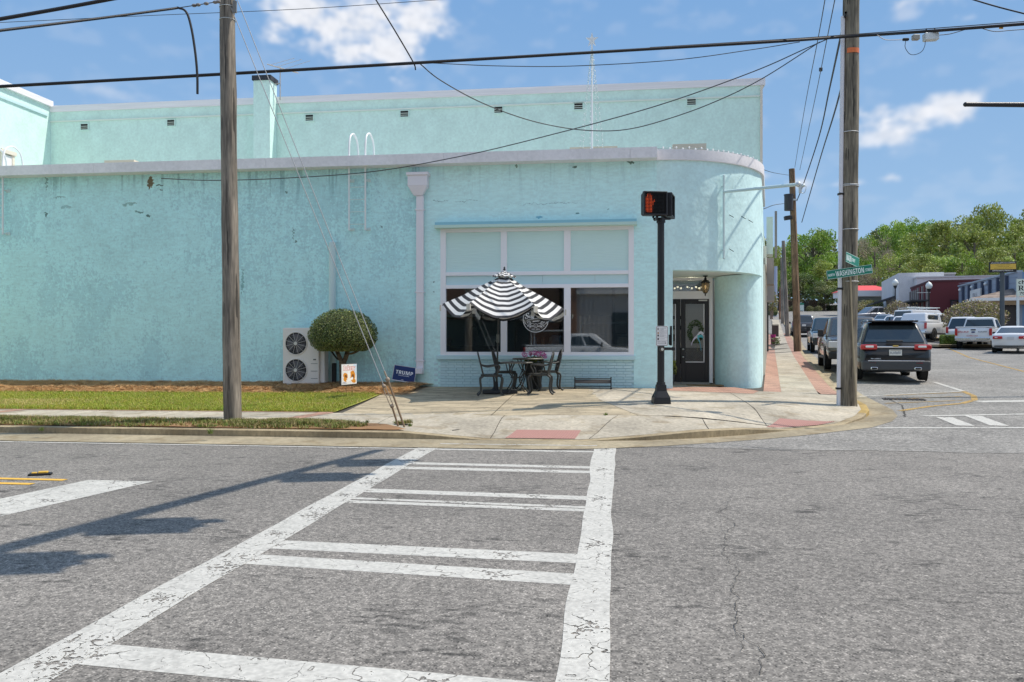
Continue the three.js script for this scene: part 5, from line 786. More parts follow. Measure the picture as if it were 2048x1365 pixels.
// ------------------------------------------------------------------ pedestrian signal
{
  const p = onGround(1322, 807), D = -p.z, g = thing('pedestrian_signal', 'black pedestrian signal post showing an orange hand by the entrance', 'pedestrian signal', p, 0), k = D / F, yv = (v) => EYE + (CY - v) * k - p.y, xu = (u) => (u - 1322) * k;
  const b = new THREE.CylinderGeometry(.125, .235, .36, 4, 3).rotateY(Math.PI / 4); { const q = b.attributes.position; for (let i = 0; i < q.count; i++) { const y = (q.getY(i) + .18) / .36, f = 1 + .22 * Math.sin(y * 3.14) * (y < .5 ? .5 : -.7); q.setX(i, q.getX(i) * f); q.setZ(i, q.getZ(i) * f); } }
  const bb = b.toNonIndexed(); bb.computeVertexNormals(); part(g, 'base', [bb.translate(0, .18, 0), cyl(.09, .085, .06, 0, .35, 0)], mBlack);
  part(g, 'post', [cyl(.068, .066, yv(436) - .36, 0, .36, 0, 18), cyl(.085, .085, .09, 0, yv(446), 0, 18)], mBlack);
  const hd = (name) => { const h = new THREE.Group(); h.name = name; g.add(h); part(h, 'housing', [rb(.46, .45, .17, 0, 0, -.02, .05, 3)], mBlack); part(h, 'visor_frame', [rb(.47, .03, .1, 0, .215, .1, .012), rb(.47, .03, .1, 0, -.215, .1, .012), rb(.03, .45, .1, .22, 0, .1, .012), rb(.03, .45, .1, -.22, 0, .1, .012)], mBlack); return h; };
  const h1 = hd('signal_head'); h1.position.set(xu(1305), yv(411), .12); h1.rotation.y = 0.12;
  const grid = []; for (let i = -14; i <= 14; i++) for (const s of [-1, 1]) grid.push(bx(.004, .6, .03).rotateZ(s * .7).translate(i * .03, 0, .0)); const inGrid = []; for (let i = -7; i <= 7; i++) { inGrid.push(bx(.005, .4, .05, i * .027, 0, .105)); } for (let j = -7; j <= 7; j++) inGrid.push(bx(.4, .005, .05, 0, j * .027, .105));
  part(h1, 'louvre', inGrid, M(lin(.012, .012, .012), .6));
  const hand = new THREE.Shape([[-.045, -.12], [.045, -.12], [.06, -.02], [.1, .045], [.085, .06], [.05, .03], [.048, .11], [.03, .115], [.025, .05], [.02, .14], [.0, .145], [-.003, .05], [-.015, .135], [-.034, .13], [-.03, .045], [-.05, .1], [-.066, .09], [-.058, -.02]].map((q) => new THREE.Vector2(q[0], q[1])));
  part(h1, 'orange_hand', new THREE.ExtrudeGeometry(hand, { depth: .006, bevelEnabled: false }).scale(1.2, 1.38, 1).translate(-.11, .0, .068), new THREE.MeshStandardMaterial({ color: lin(.5, .08, .02), emissive: lin(1, .12, .03), emissiveIntensity: 1.15 }));
  const h2 = hd('signal_head'); h2.position.set(xu(1335), yv(410), -.16); h2.rotation.y = 1.25; part(h2, 'lens', bx(.4, .38, .01, 0, 0, .07), M(lin(.02, .02, .02), .2));
  part(g, 'bracket', [rb(.34, .04, .05, .02, yv(438), 0, .01), rod(V(xu(1305), yv(438), .1), V(xu(1305), yv(433), .1), .02), rod(V(.0, yv(438), 0), V(xu(1336), yv(433), -.16), .02), bx(.04, .05, .3, -.1, yv(438), .03)], mBlack);
  const plate = canvasTex(256, 416, (c) => { c.fillStyle = '#e9e7e6'; c.fillRect(0, 0, 256, 416); c.strokeStyle = '#2b2b33'; c.lineWidth = 7; c.beginPath(); c.roundRect(8, 8, 240, 400, 26); c.stroke(); c.lineWidth = 4; for (const y of [102, 232, 312]) { c.beginPath(); c.moveTo(10, y); c.lineTo(246, y); c.stroke(); } c.fillStyle = '#23232a'; for (const [x, y, w, h] of [[28, 36, 34, 44], [28, 126, 34, 40], [28, 178, 34, 40], [28, 252, 34, 42]]) c.fillRect(x, y, w, h); c.fillStyle = '#f2c08a'; c.fillRect(36, 134, 18, 24); c.fillStyle = '#e8e8e8'; c.fillRect(38, 44, 14, 26); c.fillStyle = '#33333b'; for (const [y, n] of [[32, 13], [54, 9], [76, 8], [116, 10], [138, 14], [160, 9], [184, 13], [206, 9], [264, 10]]) marks(c, 78, y, n * 11, 12, n); marks(c, 26, 326, 200, 14, 17); c.fillRect(30, 358, 170, 7); c.beginPath(); c.moveTo(226, 361); c.lineTo(198, 348); c.lineTo(198, 374); c.fill(); });
  const s = part(g, 'instruction_plate', [rb(.235, .385, .006, 0, 0, 0, .003)], M(0xdddddd, .4)); s.position.set(xu(1322.5), yv(672.5), .085); const sf = part(g, 'instruction_print', new THREE.PlaneGeometry(.228, .378), M(0xffffff, .45, { map: plate })); sf.position.set(xu(1322.5), yv(672.5), .0895);
  part(g, 'push_button', [rotX(cyl(.05, .05, .05, 0, 0, 0, 16), Math.PI / 2).translate(0, yv(699), .1)], M(lin(.06, .05, .04), .5)); part(g, 'button_cap', rotX(cyl(.03, .025, .04, 0, 0, 0, 16), Math.PI / 2).translate(0, yv(699), .13), M(lin(.7, .69, .62), .3));
  part(g, 'side_button', [rb(.2, .055, .055, .15, yv(698), 0, .01), rb(.06, .075, .08, .245, yv(698), 0, .015)], mBlack); part(g, 'side_plate', [rb(.035, .2, .05, .17, yv(680), 0, .01), rb(.008, .38, .2, .195, yv(672), 0, .003)], M(lin(.03, .03, .035), .5));
}
// ------------------------------------------------------------------ patio
const mIron = M(lin(.05, .05, .046), .45, { metalness: .35 }), mIronWorn = M(lin(.16, .15, .13), .5, { metalness: .3 });
{ // striped parasol
  const p = onGround(991, 782); p.z = -18.25; p.x = (993 - CX) / F * 18.25; p.y = groundW(p.x, p.z);
  const g = thing('patio_umbrella', 'black and white striped market umbrella open over the bistro table', 'umbrella', p, 0), N = 6, Rr = 1.36, top = 3.06 - p.y, rim = 2.33 - p.y, x0 = (1000 - 993) / F * 18.25;
  const texStripe = tex(16, 512, (u, v, i, j) => { const k = (v * 9.35) % 1, n = (hash(i, j, 3) - .5) * 8; return k < 0.47 ? [52 + n, 52 + n, 56 + n] : [232 + n, 230 + n, 226 + n]; });
  const mCloth = P(0xffffff, .85, { map: texStripe, side: THREE.DoubleSide, transmission: .12, thickness: 0 }), tiltX = -0.035;
  const ribPt = (a, r) => V(Math.cos(a) * r * Rr, mix(top, rim, Math.pow(r, 0.92)) , Math.sin(a) * r * Rr);
  const off = 1.05; const canopy = new THREE.Group(); canopy.name = 'canopy'; canopy.position.x = x0; canopy.rotation.z = tiltX; g.add(canopy);
  for (let k = 0; k < N; k++) {
    const a0 = off + k * 2 * Math.PI / N, a1 = off + (k + 1) * 2 * Math.PI / N;
    part(canopy, 'panel', gridGeo(20, 36, (i, j) => { const r = mix(0.10, 1, j), A0 = ribPt(a0, r), A1 = ribPt(a1, r), c = A0.lerp(A1, i), w = 4 * i * (1 - i), wr = 0.012 * Math.sin(i * 23 + k * 5) * r * w + 0.01 * Math.sin(j * 9 + i * 7 + k); c.y -= w * r * (0.15 + 0.15 * r * r) + wr * 0.6; c.x *= 1 - 0.05 * w * r; c.z *= 1 - 0.05 * w * r; return c; }, (i, j) => [i, mix(0.1, 1, j) + 0.0 * i]), mCloth);
    const e = ribPt(a0, 1), e2 = ribPt(a0, 1.03); part(canopy, 'rib', rod(ribPt(a0, .06).add(V(0, -.03, 0)), e.clone().add(V(0, -.03, 0)), .011, 6), mIron);
    part(canopy, 'strut', rod(V(0, rim - .12, 0), ribPt(a0, .55).add(V(0, -.04, 0)), .01, 6), mIron);
    part(canopy, 'corner_pocket', bx(.09, .13, .03).rotateY(-a0 + Math.PI / 2).translate(e2.x, e2.y - .07, e2.z), M(lin(.6, .57, .5), .9));
  }
  for (let k = 0; k < N; k++) { const a0 = off + k * 2 * Math.PI / N, a1 = off + (k + 1) * 2 * Math.PI / N; part(canopy, 'vent_cap', gridGeo(8, 6, (i, j) => { const r = j * .2, q = (a) => V(Math.cos(a) * r * Rr, top + .07 - r * 0.72, Math.sin(a) * r * Rr), c = q(a0).lerp(q(a1), i); c.y += .015 * Math.sin(i * 12 + k * 2) * j; return c; }, (i, j) => [i + j * .3, j * .32 + i * .06]), mCloth); }
  part(canopy, 'finial', lathe([[.001, top + .16], [.02, top + .14], [.018, top + .11], [.035, top + .08], [.001, top + .07]], 12), mBlack);
  part(g, 'pole', [rod(V(0, .08, 0), V(x0 * .9, top - .05, 0), .021, 10)], mIron); part(g, 'crank', [rb(.07, .2, .09, x0 * .4, 1.22, .02, .015), rod(V(x0 * .4, 1.2, .06), V(x0 * .4 - .08, 1.16, .12), .008)], M(lin(.1, .11, .1), .6)); part(g, 'hub', cyl(.045, .045, .08, x0 * .7, rim - .16, 0, 10), mIron);
  part(g, 'base', [rb(.78, .07, .5, .08, .035, 0, .015), cyl(.045, .03, .2, 0, .06, 0, 12)], M(lin(.03, .03, .032), .7));
}
function bistroTable(p, r, h, label) {
  const g = thing('bistro_table', label, 'table', p);
  part(g, 'top', [lathe([[.001, h], [r - .03, h], [r, h - .008], [r, h - .03], [r - .02, h - .034], [.001, h - .02]], 40)], mIronWorn);
  for (let i = 0; i < 4; i++) { const a = i * Math.PI / 2 + .6, c = Math.cos(a), s = Math.sin(a); part(g, 'leg', tube([[.3, h - .03], [.24, h - .2], [.12, h * .48], [.2, h * .22], [.33, .02], [.36, 0.015]].map(([d, y]) => V(c * d * r / .37, y, s * d * r / .37)), .014, 24, 6), mIron); }
  part(g, 'ring', new THREE.TorusGeometry(.13, .009, 6, 24).rotateX(Math.PI / 2).translate(0, h * .5, 0), mIron); return g;
}
const gp = (u, D) => { const x = (u - CX) / F * D; return V(x, groundW(x, -D), -D); };
bistroTable(gp(1033, 18.1), .36, .7, 'round dark bistro table under the striped umbrella between the chairs'); bistroTable(gp(1056, 18.85), .36, .74, 'round bistro table behind the other table beside the black planter');
function makeChair(label) {
  const g = thing('patio_chair', label, 'chair', null, 0, 'cast metal patio chairs');
  const sg2 = new THREE.Shape(); sg2.absellipse(0, 0, .235, .225, 0, Math.PI * 2); const holes = [];
  for (let i = -3; i <= 3; i++) for (let j = -3; j <= 3; j++) if (Math.hypot(i, j) < 3.4) { const h = new THREE.Path(); h.absellipse(i * .055, j * .055, .019, .019, 0, Math.PI * 2, true); holes.push(h); }
  sg2.holes = holes; part(g, 'seat', new THREE.ExtrudeGeometry(sg2, { depth: .018, bevelEnabled: true, bevelSize: .006, bevelThickness: .004, bevelSegments: 1, curveSegments: 10 }).rotateX(Math.PI / 2).translate(0, .45, 0), mIron);
  part(g, 'apron', new THREE.TorusGeometry(.22, .014, 6, 28).rotateX(Math.PI / 2).scale(1, 1.6, 1).translate(0, .425, 0), mIron);
  for (const s of [-1, 1]) {
    part(g, 'leg', tube([V(.17, .43, s * .16), V(.235, .36, s * .19), V(.215, .2, s * .185), V(.2, .08, s * .18), V(.25, .008, s * .21)], .023, 24, 7), mIron);
    part(g, 'leg', tube([V(-.17, .43, s * .16), V(-.245, .36, s * .185), V(-.235, .2, s * .18), V(-.24, .08, s * .18), V(-.31, .008, s * .2)], .023, 24, 7), mIron);
    part(g, 'armrest', tube([V(-.235, .66, s * .19), V(-.1, .63, s * .25), V(.06, .65, s * .265), V(.15, .655, s * .25), V(.17, .6, s * .235), V(.13, .52, s * .225), V(.12, .44, s * .21)], .018, 36, 7), mIron);
    part(g, 'back_post', tube([V(-.18, .44, s * .17), V(-.22, .6, s * .2), V(-.265, .78, s * .19), V(-.29, .88, s * .12), V(-.3, .93, 0)], .018, 28, 7), mIron);
  }
  const q = (y, z) => V(-.18 - (y - .44) * .25, y, z);
  for (const [a, b] of [[[.46, -.12], [.86, .1]], [[.46, .12], [.86, -.1]], [[.46, -.02], [.74, .18]], [[.46, .02], [.74, -.18]], [[.6, -.19], [.9, .02]], [[.6, .19], [.9, -.02]]]) part(g, 'lattice', rod(q(...a), q(...b), .011, 6), mIron);
  part(g, 'medallion', new THREE.TorusGeometry(.055, .009, 6, 16).rotateY(Math.PI / 2).rotateZ(.25).translate(-.245, .68, 0), mIron);
  part(g, 'cross_rail', tube([q(.47, -.17), q(.485, 0), q(.47, .17)], .01, 10, 6), mIron);
  return g;
}
const ch0 = makeChair('dark cast metal chair at the umbrella base, its back turned away from the planter');
ch0.position.copy(gp(983, 17.85)); ch0.rotation.y = 0.05;
dup(ch0, gp(1011, 18.75), -0.12, 'dark cast metal chair between the umbrella pole and the shop window');
dup(ch0, gp(1080, 17.85), Math.PI - 0.15, 'dark cast metal chair with its seat turned toward the table, front of the planter');
dup(ch0, gp(1097, 18.7), Math.PI + 0.1, 'dark cast metal chair on the far side of the planter by the shop window');
{ // planter with pink flowers
  const p = gp(1068, 19.15), g = thing('flower_planter', 'tall black tapered planter of pink flowers between the chairs', 'planter', p);
  part(g, 'pot', lathe([[.001, 0], [.16, 0], [.225, .58], [.24, .58], [.24, .62], [.2, .62], [.19, .56], [.001, .56]], 24), mBlackMatt);
  part(g, 'foliage', leafTint(leafGeo(200, () => { const a = rr(0, 6.28), r = rr(0, .24); return [V(Math.cos(a) * r, rr(.6, .74), Math.sin(a) * r), V(Math.cos(a) * .3, 1, Math.sin(a) * .3)]; }, .045), () => { const k = rr(.5, 1.2); return [.16 * k, .22 * k, .03 * k]; }), mLeaf);
  for (const [x, y, z, r] of [[-.22, .8, .05, .075], [.02, .84, .0, .06], [.1, .81, .08, .065], [.2, .83, -.02, .07], [.25, .77, .06, .06], [-.08, .82, -.1, .05]]) { part(g, 'stem', rod(V(x * .3, .58, z * .3), V(x, y, z), .006), M(lin(.1, .16, .03), .8)); part(g, 'bloom', leafTint(leafGeo(70, () => { const d = V(rr(-1, 1), rr(-1, 1), rr(-1, 1)).normalize(); return [V(x, y, z).addScaledVector(d, r * rr(.6, 1)), d]; }, .022), () => { const k = rr(.7, 1.15); return [.95 * k, .32 * k, .62 * k]; }), mLeaf); }
}
{ // iron trough by the wall
  const p = gp(1186, 19.05), g = thing('boot_scraper', 'low black iron trough with upright end plates below the shop window', 'boot scraper', p, -A);
  for (const x of [-.42, .42]) { part(g, 'end_plate', [rb(.02, .22, .2, x, .12, 0, .005), rb(.025, .28, .03, x, .14, .05, .005)], mBlack); part(g, 'foot', bx(.05, .02, .24, x, .01, 0), mBlack); }
  part(g, 'trough', [new THREE.CylinderGeometry(.085, .085, .82, 20, 1, false, 0, Math.PI).rotateZ(Math.PI / 2).rotateX(0).translate(0, .13, 0)], M(lin(.09, .08, .07), .6)); part(g, 'bar', [rod(V(-.42, .24, .05), V(.42, .24, .05), .01), rod(V(-.42, .06, .07), V(.42, .06, .07), .01)], mBlack);
}
// ------------------------------------------------------------------ heat pump, topiary, yard signs
{
  const t = 19.05, [s0, y1] = wl(565, 656, t), [s1] = wl(638, 656, t), gy = ground(s0, t) + .06, g = thing('heat_pump', 'pale grey outdoor heat pump unit with two stacked fans against the wall', 'heat pump', st((s0 + s1) / 2, t, gy), -A), w = s1 - s0, h = y1 - gy, mS = M(lin(.76, .72, .69), .55), d = .36;
  part(g, 'cabinet', rb(w, h - .05, d, 0, h / 2 + .025, -d / 2, .02, 3), mS); part(g, 'base_rail', [bx(.1, .06, d + .06, -w * .32, .02, -d / 2), bx(.1, .06, d + .06, w * .34, .02, -d / 2)], mGalv); part(g, 'plinth', bx(w + .1, .05, d + .1, 0, -.03, -d / 2), mKerb);
  for (const y of [h * .73, h * .27]) {
    const f = new THREE.Group(); f.name = 'fan'; f.position.set(-w * .13, y, .004); g.add(f);
    part(f, 'opening', new THREE.CylinderGeometry(.272, .272, .02, 40).rotateX(Math.PI / 2).translate(0, 0, -.006), M(lin(.03, .03, .035), .7)); part(f, 'ring', new THREE.TorusGeometry(.276, .014, 8, 40), mS);
    for (let k = 0; k < 3; k++) part(f, 'blade', new THREE.CylinderGeometry(.22, .22, .012, 14, 1, false, k * 2.094, 1.5).rotateX(Math.PI / 2).translate(0, 0, .008), M(lin(.10, .10, .12), .5));
    for (let k = 0; k < 12; k++) { const a = k / 12 * 6.283 + .13; part(f, 'grille_spoke', rod(V(Math.cos(a) * .03, Math.sin(a) * .03, .03), V(Math.cos(a + .12) * .275, Math.sin(a + .12) * .275, .016), .0055, 5), M(lin(.52, .5, .48), .5)); }
    for (const r of [.1, .16, .215]) part(f, 'grille_ring', new THREE.TorusGeometry(r, .0025, 4, 32).translate(0, 0, .026), M(lin(.2, .2, .2), .5)); part(f, 'hub', cyl(.042, .042, .02, 0, 0, 0, 16).rotateX(Math.PI / 2).translate(0, 0, .02), M(lin(.66, .64, .6), .5));
  }
  part(g, 'service_panel', bx(w * .25, h - .12, .008, w * .36, h / 2 + .02, .004), mS); for (const y of [.18, .36, .54]) part(g, 'louvre', bx(w * .18, .012, .012, w * .37, y, .01), M(lin(.2, .2, .2), .7)); part(g, 'badge', bx(.07, .03, .004, w * .38, .64, .011), M(lin(.1, .1, .1), .4)); part(g, 'side_cover', rb(.12, h * .74, d * .8, w / 2 + .06, h * .42, -d / 2 - .02, .02), mS);
  part(g, 'pipe_cover', rb(.1, .5, .1, w / 2 + .28, .3, -d / 2 - .1, .02), mBlackMatt); part(g, 'hose', tube([V(w / 2 + .15, .95, -d / 2), V(w / 2 + .24, .85, -d / 2), V(w / 2 + .36, .66, -d / 2 - .08), V(w / 2 + .5, .6, -d / 2 - .15)], .022, 20, 7), mBlackMatt);
}
{
  const t = 18.75, c = onT(686, 672, t), D = c.k, g = thing('topiary_shrub', 'clipped dome shaped green shrub on a forked trunk by the aqua wall', 'shrub', st(c.s, t, ground(c.s, t))), k = D / F, cy = 1.55 + (CY - 672) * k - g.position.y, rx = 69 * k, ryU = 55 * k, ryD = 33 * k;
  const pt = (shell) => { const a = rr(0, 6.283), z = rr(-1, 1), q = Math.sqrt(1 - z * z), lump = 1 + .05 * (vn(a * 2 + 9, z * 4 + 9, 64, 601) - .5), r = shell * lump; return [V(Math.cos(a) * q * rx * r, (z > 0 ? z * ryU : Math.max(z * 1.25, -.92) * ryD) * r + cy, Math.sin(a) * q * rx * r * .97), V(Math.cos(a) * q, z, Math.sin(a) * q)]; };
  const lg = leafGeo(15000, () => pt(rr(.84, 1.0)), .021); leafTint(lg, (i) => { const r = rnd(), k2 = rr(.6, 1.35); return r < .14 ? [.42 * k2, .43 * k2, .15 * k2] : r < .4 ? [.22 * k2, .27 * k2, .06 * k2] : [.11 * k2, .165 * k2, .035 * k2]; });
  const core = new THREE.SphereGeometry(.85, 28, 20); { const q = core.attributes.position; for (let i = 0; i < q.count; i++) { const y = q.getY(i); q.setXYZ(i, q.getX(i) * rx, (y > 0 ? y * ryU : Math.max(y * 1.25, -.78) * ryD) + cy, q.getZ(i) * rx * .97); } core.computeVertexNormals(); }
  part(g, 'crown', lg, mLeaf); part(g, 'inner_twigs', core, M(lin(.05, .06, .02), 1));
  const bark = M(lin(.55, .48, .42), .95, { map: texPoleMap }); const yb = cy - ryD * .8;
  part(g, 'trunk', [tube([V(-.02, -.05, 0), V(0, .2, 0), V(-.01, yb - .28, 0)], .085, 12, 9), tube([V(-.01, yb - .35, 0), V(-.1, yb - .15, .02), V(-.22, yb + .15, .04)], .05, 10, 8), tube([V(.0, yb - .35, 0), V(.07, yb - .18, 0), V(.15, yb + .15, -.03)], .055, 10, 8), tube([V(.1, yb - .12, 0), V(.24, yb - .1, .04), V(.4, yb - .02, .06), V(.45, yb + .1, .05)], .025, 12, 6)], bark);
}
{ // bakery yard sign on wire stakes
  const p = onGround(698, 797), D = -p.z, k = D / F, yv = (v) => EYE + (CY - v) * k - p.y, g = thing('yard_sign', 'small white bakery yard sign on wire stakes in the lawn', 'yard sign', p, 1.2), w = .6, h = .44, y = yv(749);
  const t = canvasTex(384, 300, (c) => { c.fillStyle = '#e6e4e0'; c.fillRect(0, 0, 384, 300); c.fillStyle = '#c8dbe8'; c.fillRect(300, 0, 84, 170); c.fillStyle = '#d98c22'; for (const [x, y2, a, b] of [[96, 170, 62, 42], [270, 176, 74, 78], [90, 228, 50, 30], [300, 250, 60, 34]]) { c.beginPath(); c.ellipse(x, y2, a, b, .3, 0, 7); c.fill(); } c.fillStyle = '#7a4a1c'; for (const [x, y2, a, b] of [[106, 178, 34, 20], [282, 190, 32, 40]]) { c.beginPath(); c.ellipse(x, y2, a, b, .3, 0, 7); c.fill(); } c.fillStyle = '#f4f0e8'; c.beginPath(); c.ellipse(186, 160, 40, 66, 0, 0, 7); c.fill(); c.save(); c.translate(196, 236); c.rotate(-.25); c.fillRect(-80, -20, 150, 36); c.beginPath(); c.moveTo(70, -34); c.lineTo(106, -2); c.lineTo(70, 30); c.fill(); c.restore(); c.font = 'bold 84px serif'; c.textAlign = 'center'; c.lineWidth = 12; c.strokeStyle = '#c0513a'; c.strokeText('Bakery', 192, 84); c.fillStyle = '#fff'; c.fillText('Bakery', 192, 84); c.fillStyle = '#4a4f72'; marks(c, 20, 262, 110, 26, 5); });
  const b = part(g, 'panel', bx(w, h, .008), M(0xdedede, .6)); b.position.set(0, y, 0); for (const q of [1, -1]) { const f = part(g, 'print', new THREE.PlaneGeometry(w - .01, h - .01), M(0xffffff, .6, { map: t })); f.position.set(0, y, q * .0055); if (q < 0) f.rotation.y = Math.PI; }
  for (const x of [-.12, .12]) part(g, 'stake', rod(V(x, -.1, 0), V(x, y + h / 2 + .01, 0), .004, 5), mBlackMatt); part(g, 'top_wire', rod(V(-w / 2, y + h / 2 + .008, 0), V(w / 2, y + h / 2 + .008, 0), .005, 5), mBlackMatt);
}
{ // blue campaign sign leaning on the downspout
  const t = WT - .14, c = onT(808.5, 748.5, t), g = thing('yard_sign', 'dark blue rectangular campaign sign leaning against the foot of the downspout', 'yard sign', st(c.s, t, c.y), -A), k = c.k / F, w = 47 * k, h = 31.5 * k;
  const im = canvasTex(512, 340, (x) => { x.fillStyle = '#e8e8ee'; x.fillRect(0, 0, 512, 340); x.fillStyle = '#12306e'; x.fillRect(9, 9, 494, 314); x.fillStyle = '#fff'; x.textAlign = 'center'; x.font = 'bold 112px sans-serif'; x.save(); x.translate(256, 186); x.scale(1.04, 1); x.fillText('TRUMP', 0, 0); x.restore(); marks(x, 130, 202, 252, 20, 16); x.fillStyle = '#aebbd8'; x.font = '20px sans-serif'; x.fillText('★ ★ ★ ★ ★', 256, 48); x.fillStyle = '#fff'; marks(x, 206, 292, 60, 20, 4); });
  const b = part(g, 'panel', bx(w, h, .01), M(0x102a60, .5)); const f = part(g, 'print', new THREE.PlaneGeometry(w, h), M(0xffffff, .5, { map: im })); f.position.z = .0065; g.rotation.set(-.14, -A, -.14, 'YXZ');
}
// ------------------------------------------------------------------ vehicles (front along +x)
const mTyre = M(lin(.018, .018, .018), .85), mRim = M(lin(.45, .45, .46), .35, { metalness: .7 }), mCarGlass = P(lin(.03, .04, .045), .04, { clearcoat: 1, clearcoatRoughness: .02 }), mChrome = M(lin(.75, .76, .78), .12, { metalness: 1 }), mPlastic = M(lin(.03, .03, .032), .6), mRed = P(lin(.45, .015, .015), .15, { clearcoat: 1 }), mLampW = P(lin(.75, .75, .74), .12, { clearcoat: 1 }), mAmber = P(lin(.7, .25, .03), .2, {});
const paint = (c, metal = .25) => P(c, .38, { specularIntensity: metal ? 1 : .35, metalness: metal, clearcoat: 1, clearcoatRoughness: .04 });
function loftX(stations) {                                     // closed body through cross-sections [x, halfWidth, yBottom, yTop, shoulder]
  const ring = ([x, w, y0, y1, sh = .1]) => { const r = [[0, y0], [w * .8, y0], [w * .95, y0 + .05], [w, y0 + .18], [w, mix(y0 + .18, y1 - sh, .5)], [w * .985, y1 - sh], [w * .95, y1 - sh * .35], [w * .87, y1 - .01], [w * .6, y1 + .012], [0, y1 + .02]]; return [...r, ...r.slice(1, -1).reverse().map(([a, b]) => [-a, b])].map(([z, y]) => V(x, y, z)); };
  const rs = stations.map(ring), n = rs[0].length, pos = [], idx = []; rs.forEach((r) => r.forEach((p) => pos.push(p.x, p.y, p.z)));
  for (let i = 0; i + 1 < rs.length; i++) for (let j = 0; j < n; j++) { const a = i * n + j, b = i * n + (j + 1) % n, c = a + n, d = b + n; idx.push(a, c, b, b, c, d); }
  for (const [i, flip] of [[0, 0], [rs.length - 1, 1]]) { const c = rs[i].reduce((q, p) => q.add(p), V(0, 0, 0)).multiplyScalar(1 / n), k = pos.length / 3; pos.push(c.x, c.y, c.z); for (let j = 0; j < n; j++) { const a = i * n + j, b = i * n + (j + 1) % n; flip ? idx.push(a, k, b) : idx.push(a, b, k); } }
  const g = new THREE.BufferGeometry(); g.setAttribute('position', new THREE.Float32BufferAttribute(pos, 3)); g.setIndex(idx); const out = toCreasedNormals(g.toNonIndexed(), .8); out.setAttribute('uv', new THREE.Float32BufferAttribute(new Float32Array(out.attributes.position.count * 2), 2)); return out;
}
function cabin(c) {                                            // r0,f0: ends at belt; r1,f1: ends at roof; w0,w1 half widths; y0,y1
  const ring = (r, f, w, y) => { const e = .12, q = []; for (const [cx, cz, a] of [[f - e, w - e, 0], [r + e, w - e, 1], [r + e, -w + e, 2], [f - e, -w + e, 3]]) for (let k = 0; k <= 3; k++) { const t = (a + k / 3) * Math.PI / 2; q.push(V(cx + Math.sin(t + (a % 2 ? 0 : 0)) * 0 + Math.cos(Math.PI / 2 - 0) * 0 + (Math.cos(t) * e), y, cz + Math.sin(t) * e)); } return q; };
  const at2 = (k) => ring(mix(c.r0, c.r1, k), mix(c.f0, c.f1, k), mix(c.w0, c.w1, k), mix(c.y0, c.y1 - .06, k)), rings = [at2(0), at2(.35), at2(.7), at2(1), ring(c.r1 + .07, c.f1 - .07, c.w1 - .07, c.y1 - .012), ring(c.r1 + .25, c.f1 - .25, c.w1 - .25, c.y1 + .01)];
  const n = rings[0].length, pos = [], idx = []; rings.forEach((r) => r.forEach((p) => pos.push(p.x, p.y, p.z)));
  for (let i = 0; i + 1 < rings.length; i++) for (let j = 0; j < n; j++) { const a = i * n + j, b = i * n + (j + 1) % n; idx.push(a, a + n, b, b, a + n, b + n); }
  const k = pos.length / 3; pos.push((c.r1 + c.f1) / 2, c.y1 + .02, 0); for (let j = 0; j < n; j++) { const a = (rings.length - 1) * n + j, b = (rings.length - 1) * n + (j + 1) % n; idx.push(a, k, b); }
  const g = new THREE.BufferGeometry(); g.setAttribute('position', new THREE.Float32BufferAttribute(pos, 3)); g.setIndex(idx); const out = toCreasedNormals(g.toNonIndexed(), .6); out.setAttribute('uv', new THREE.Float32BufferAttribute(new Float32Array(out.attributes.position.count * 2), 2)); return out;
}
function quadGeo(p) { const g = new THREE.BufferGeometry(); g.setAttribute('position', new THREE.Float32BufferAttribute([p[0], p[1], p[2], p[0], p[2], p[3]].flatMap((q) => [q.x, q.y, q.z]), 3)); g.setAttribute('uv', new THREE.Float32BufferAttribute([0, 0, 1, 0, 1, 1, 0, 0, 1, 1, 0, 1], 2)); g.computeVertexNormals(); return g; }
const slabQuad = (p, th) => { const n = p[1].clone().sub(p[0]).cross(p[3].clone().sub(p[0])).normalize().multiplyScalar(th), q = p.map((a) => a.clone().add(n)); return [quadGeo(q), ...[0, 1, 2, 3].map((i) => quadGeo([p[i], p[(i + 1) % 4], q[(i + 1) % 4], q[i]]))]; };
const plateTex = () => canvasTex(128, 64, (c) => { c.fillStyle = '#dcdad2'; c.fillRect(0, 0, 128, 64); c.fillStyle = '#44506a'; marks(c, 10, 20, 110, 30, 7); c.fillStyle = '#8a7a66'; c.fillRect(10, 6, 108, 6); });
const badgeTex = (n, col, w = 256, h = 64) => canvasTex(w, h, (c) => { c.fillStyle = col; marks(c, 6, h * .2, w - 12, h * .6, n); });
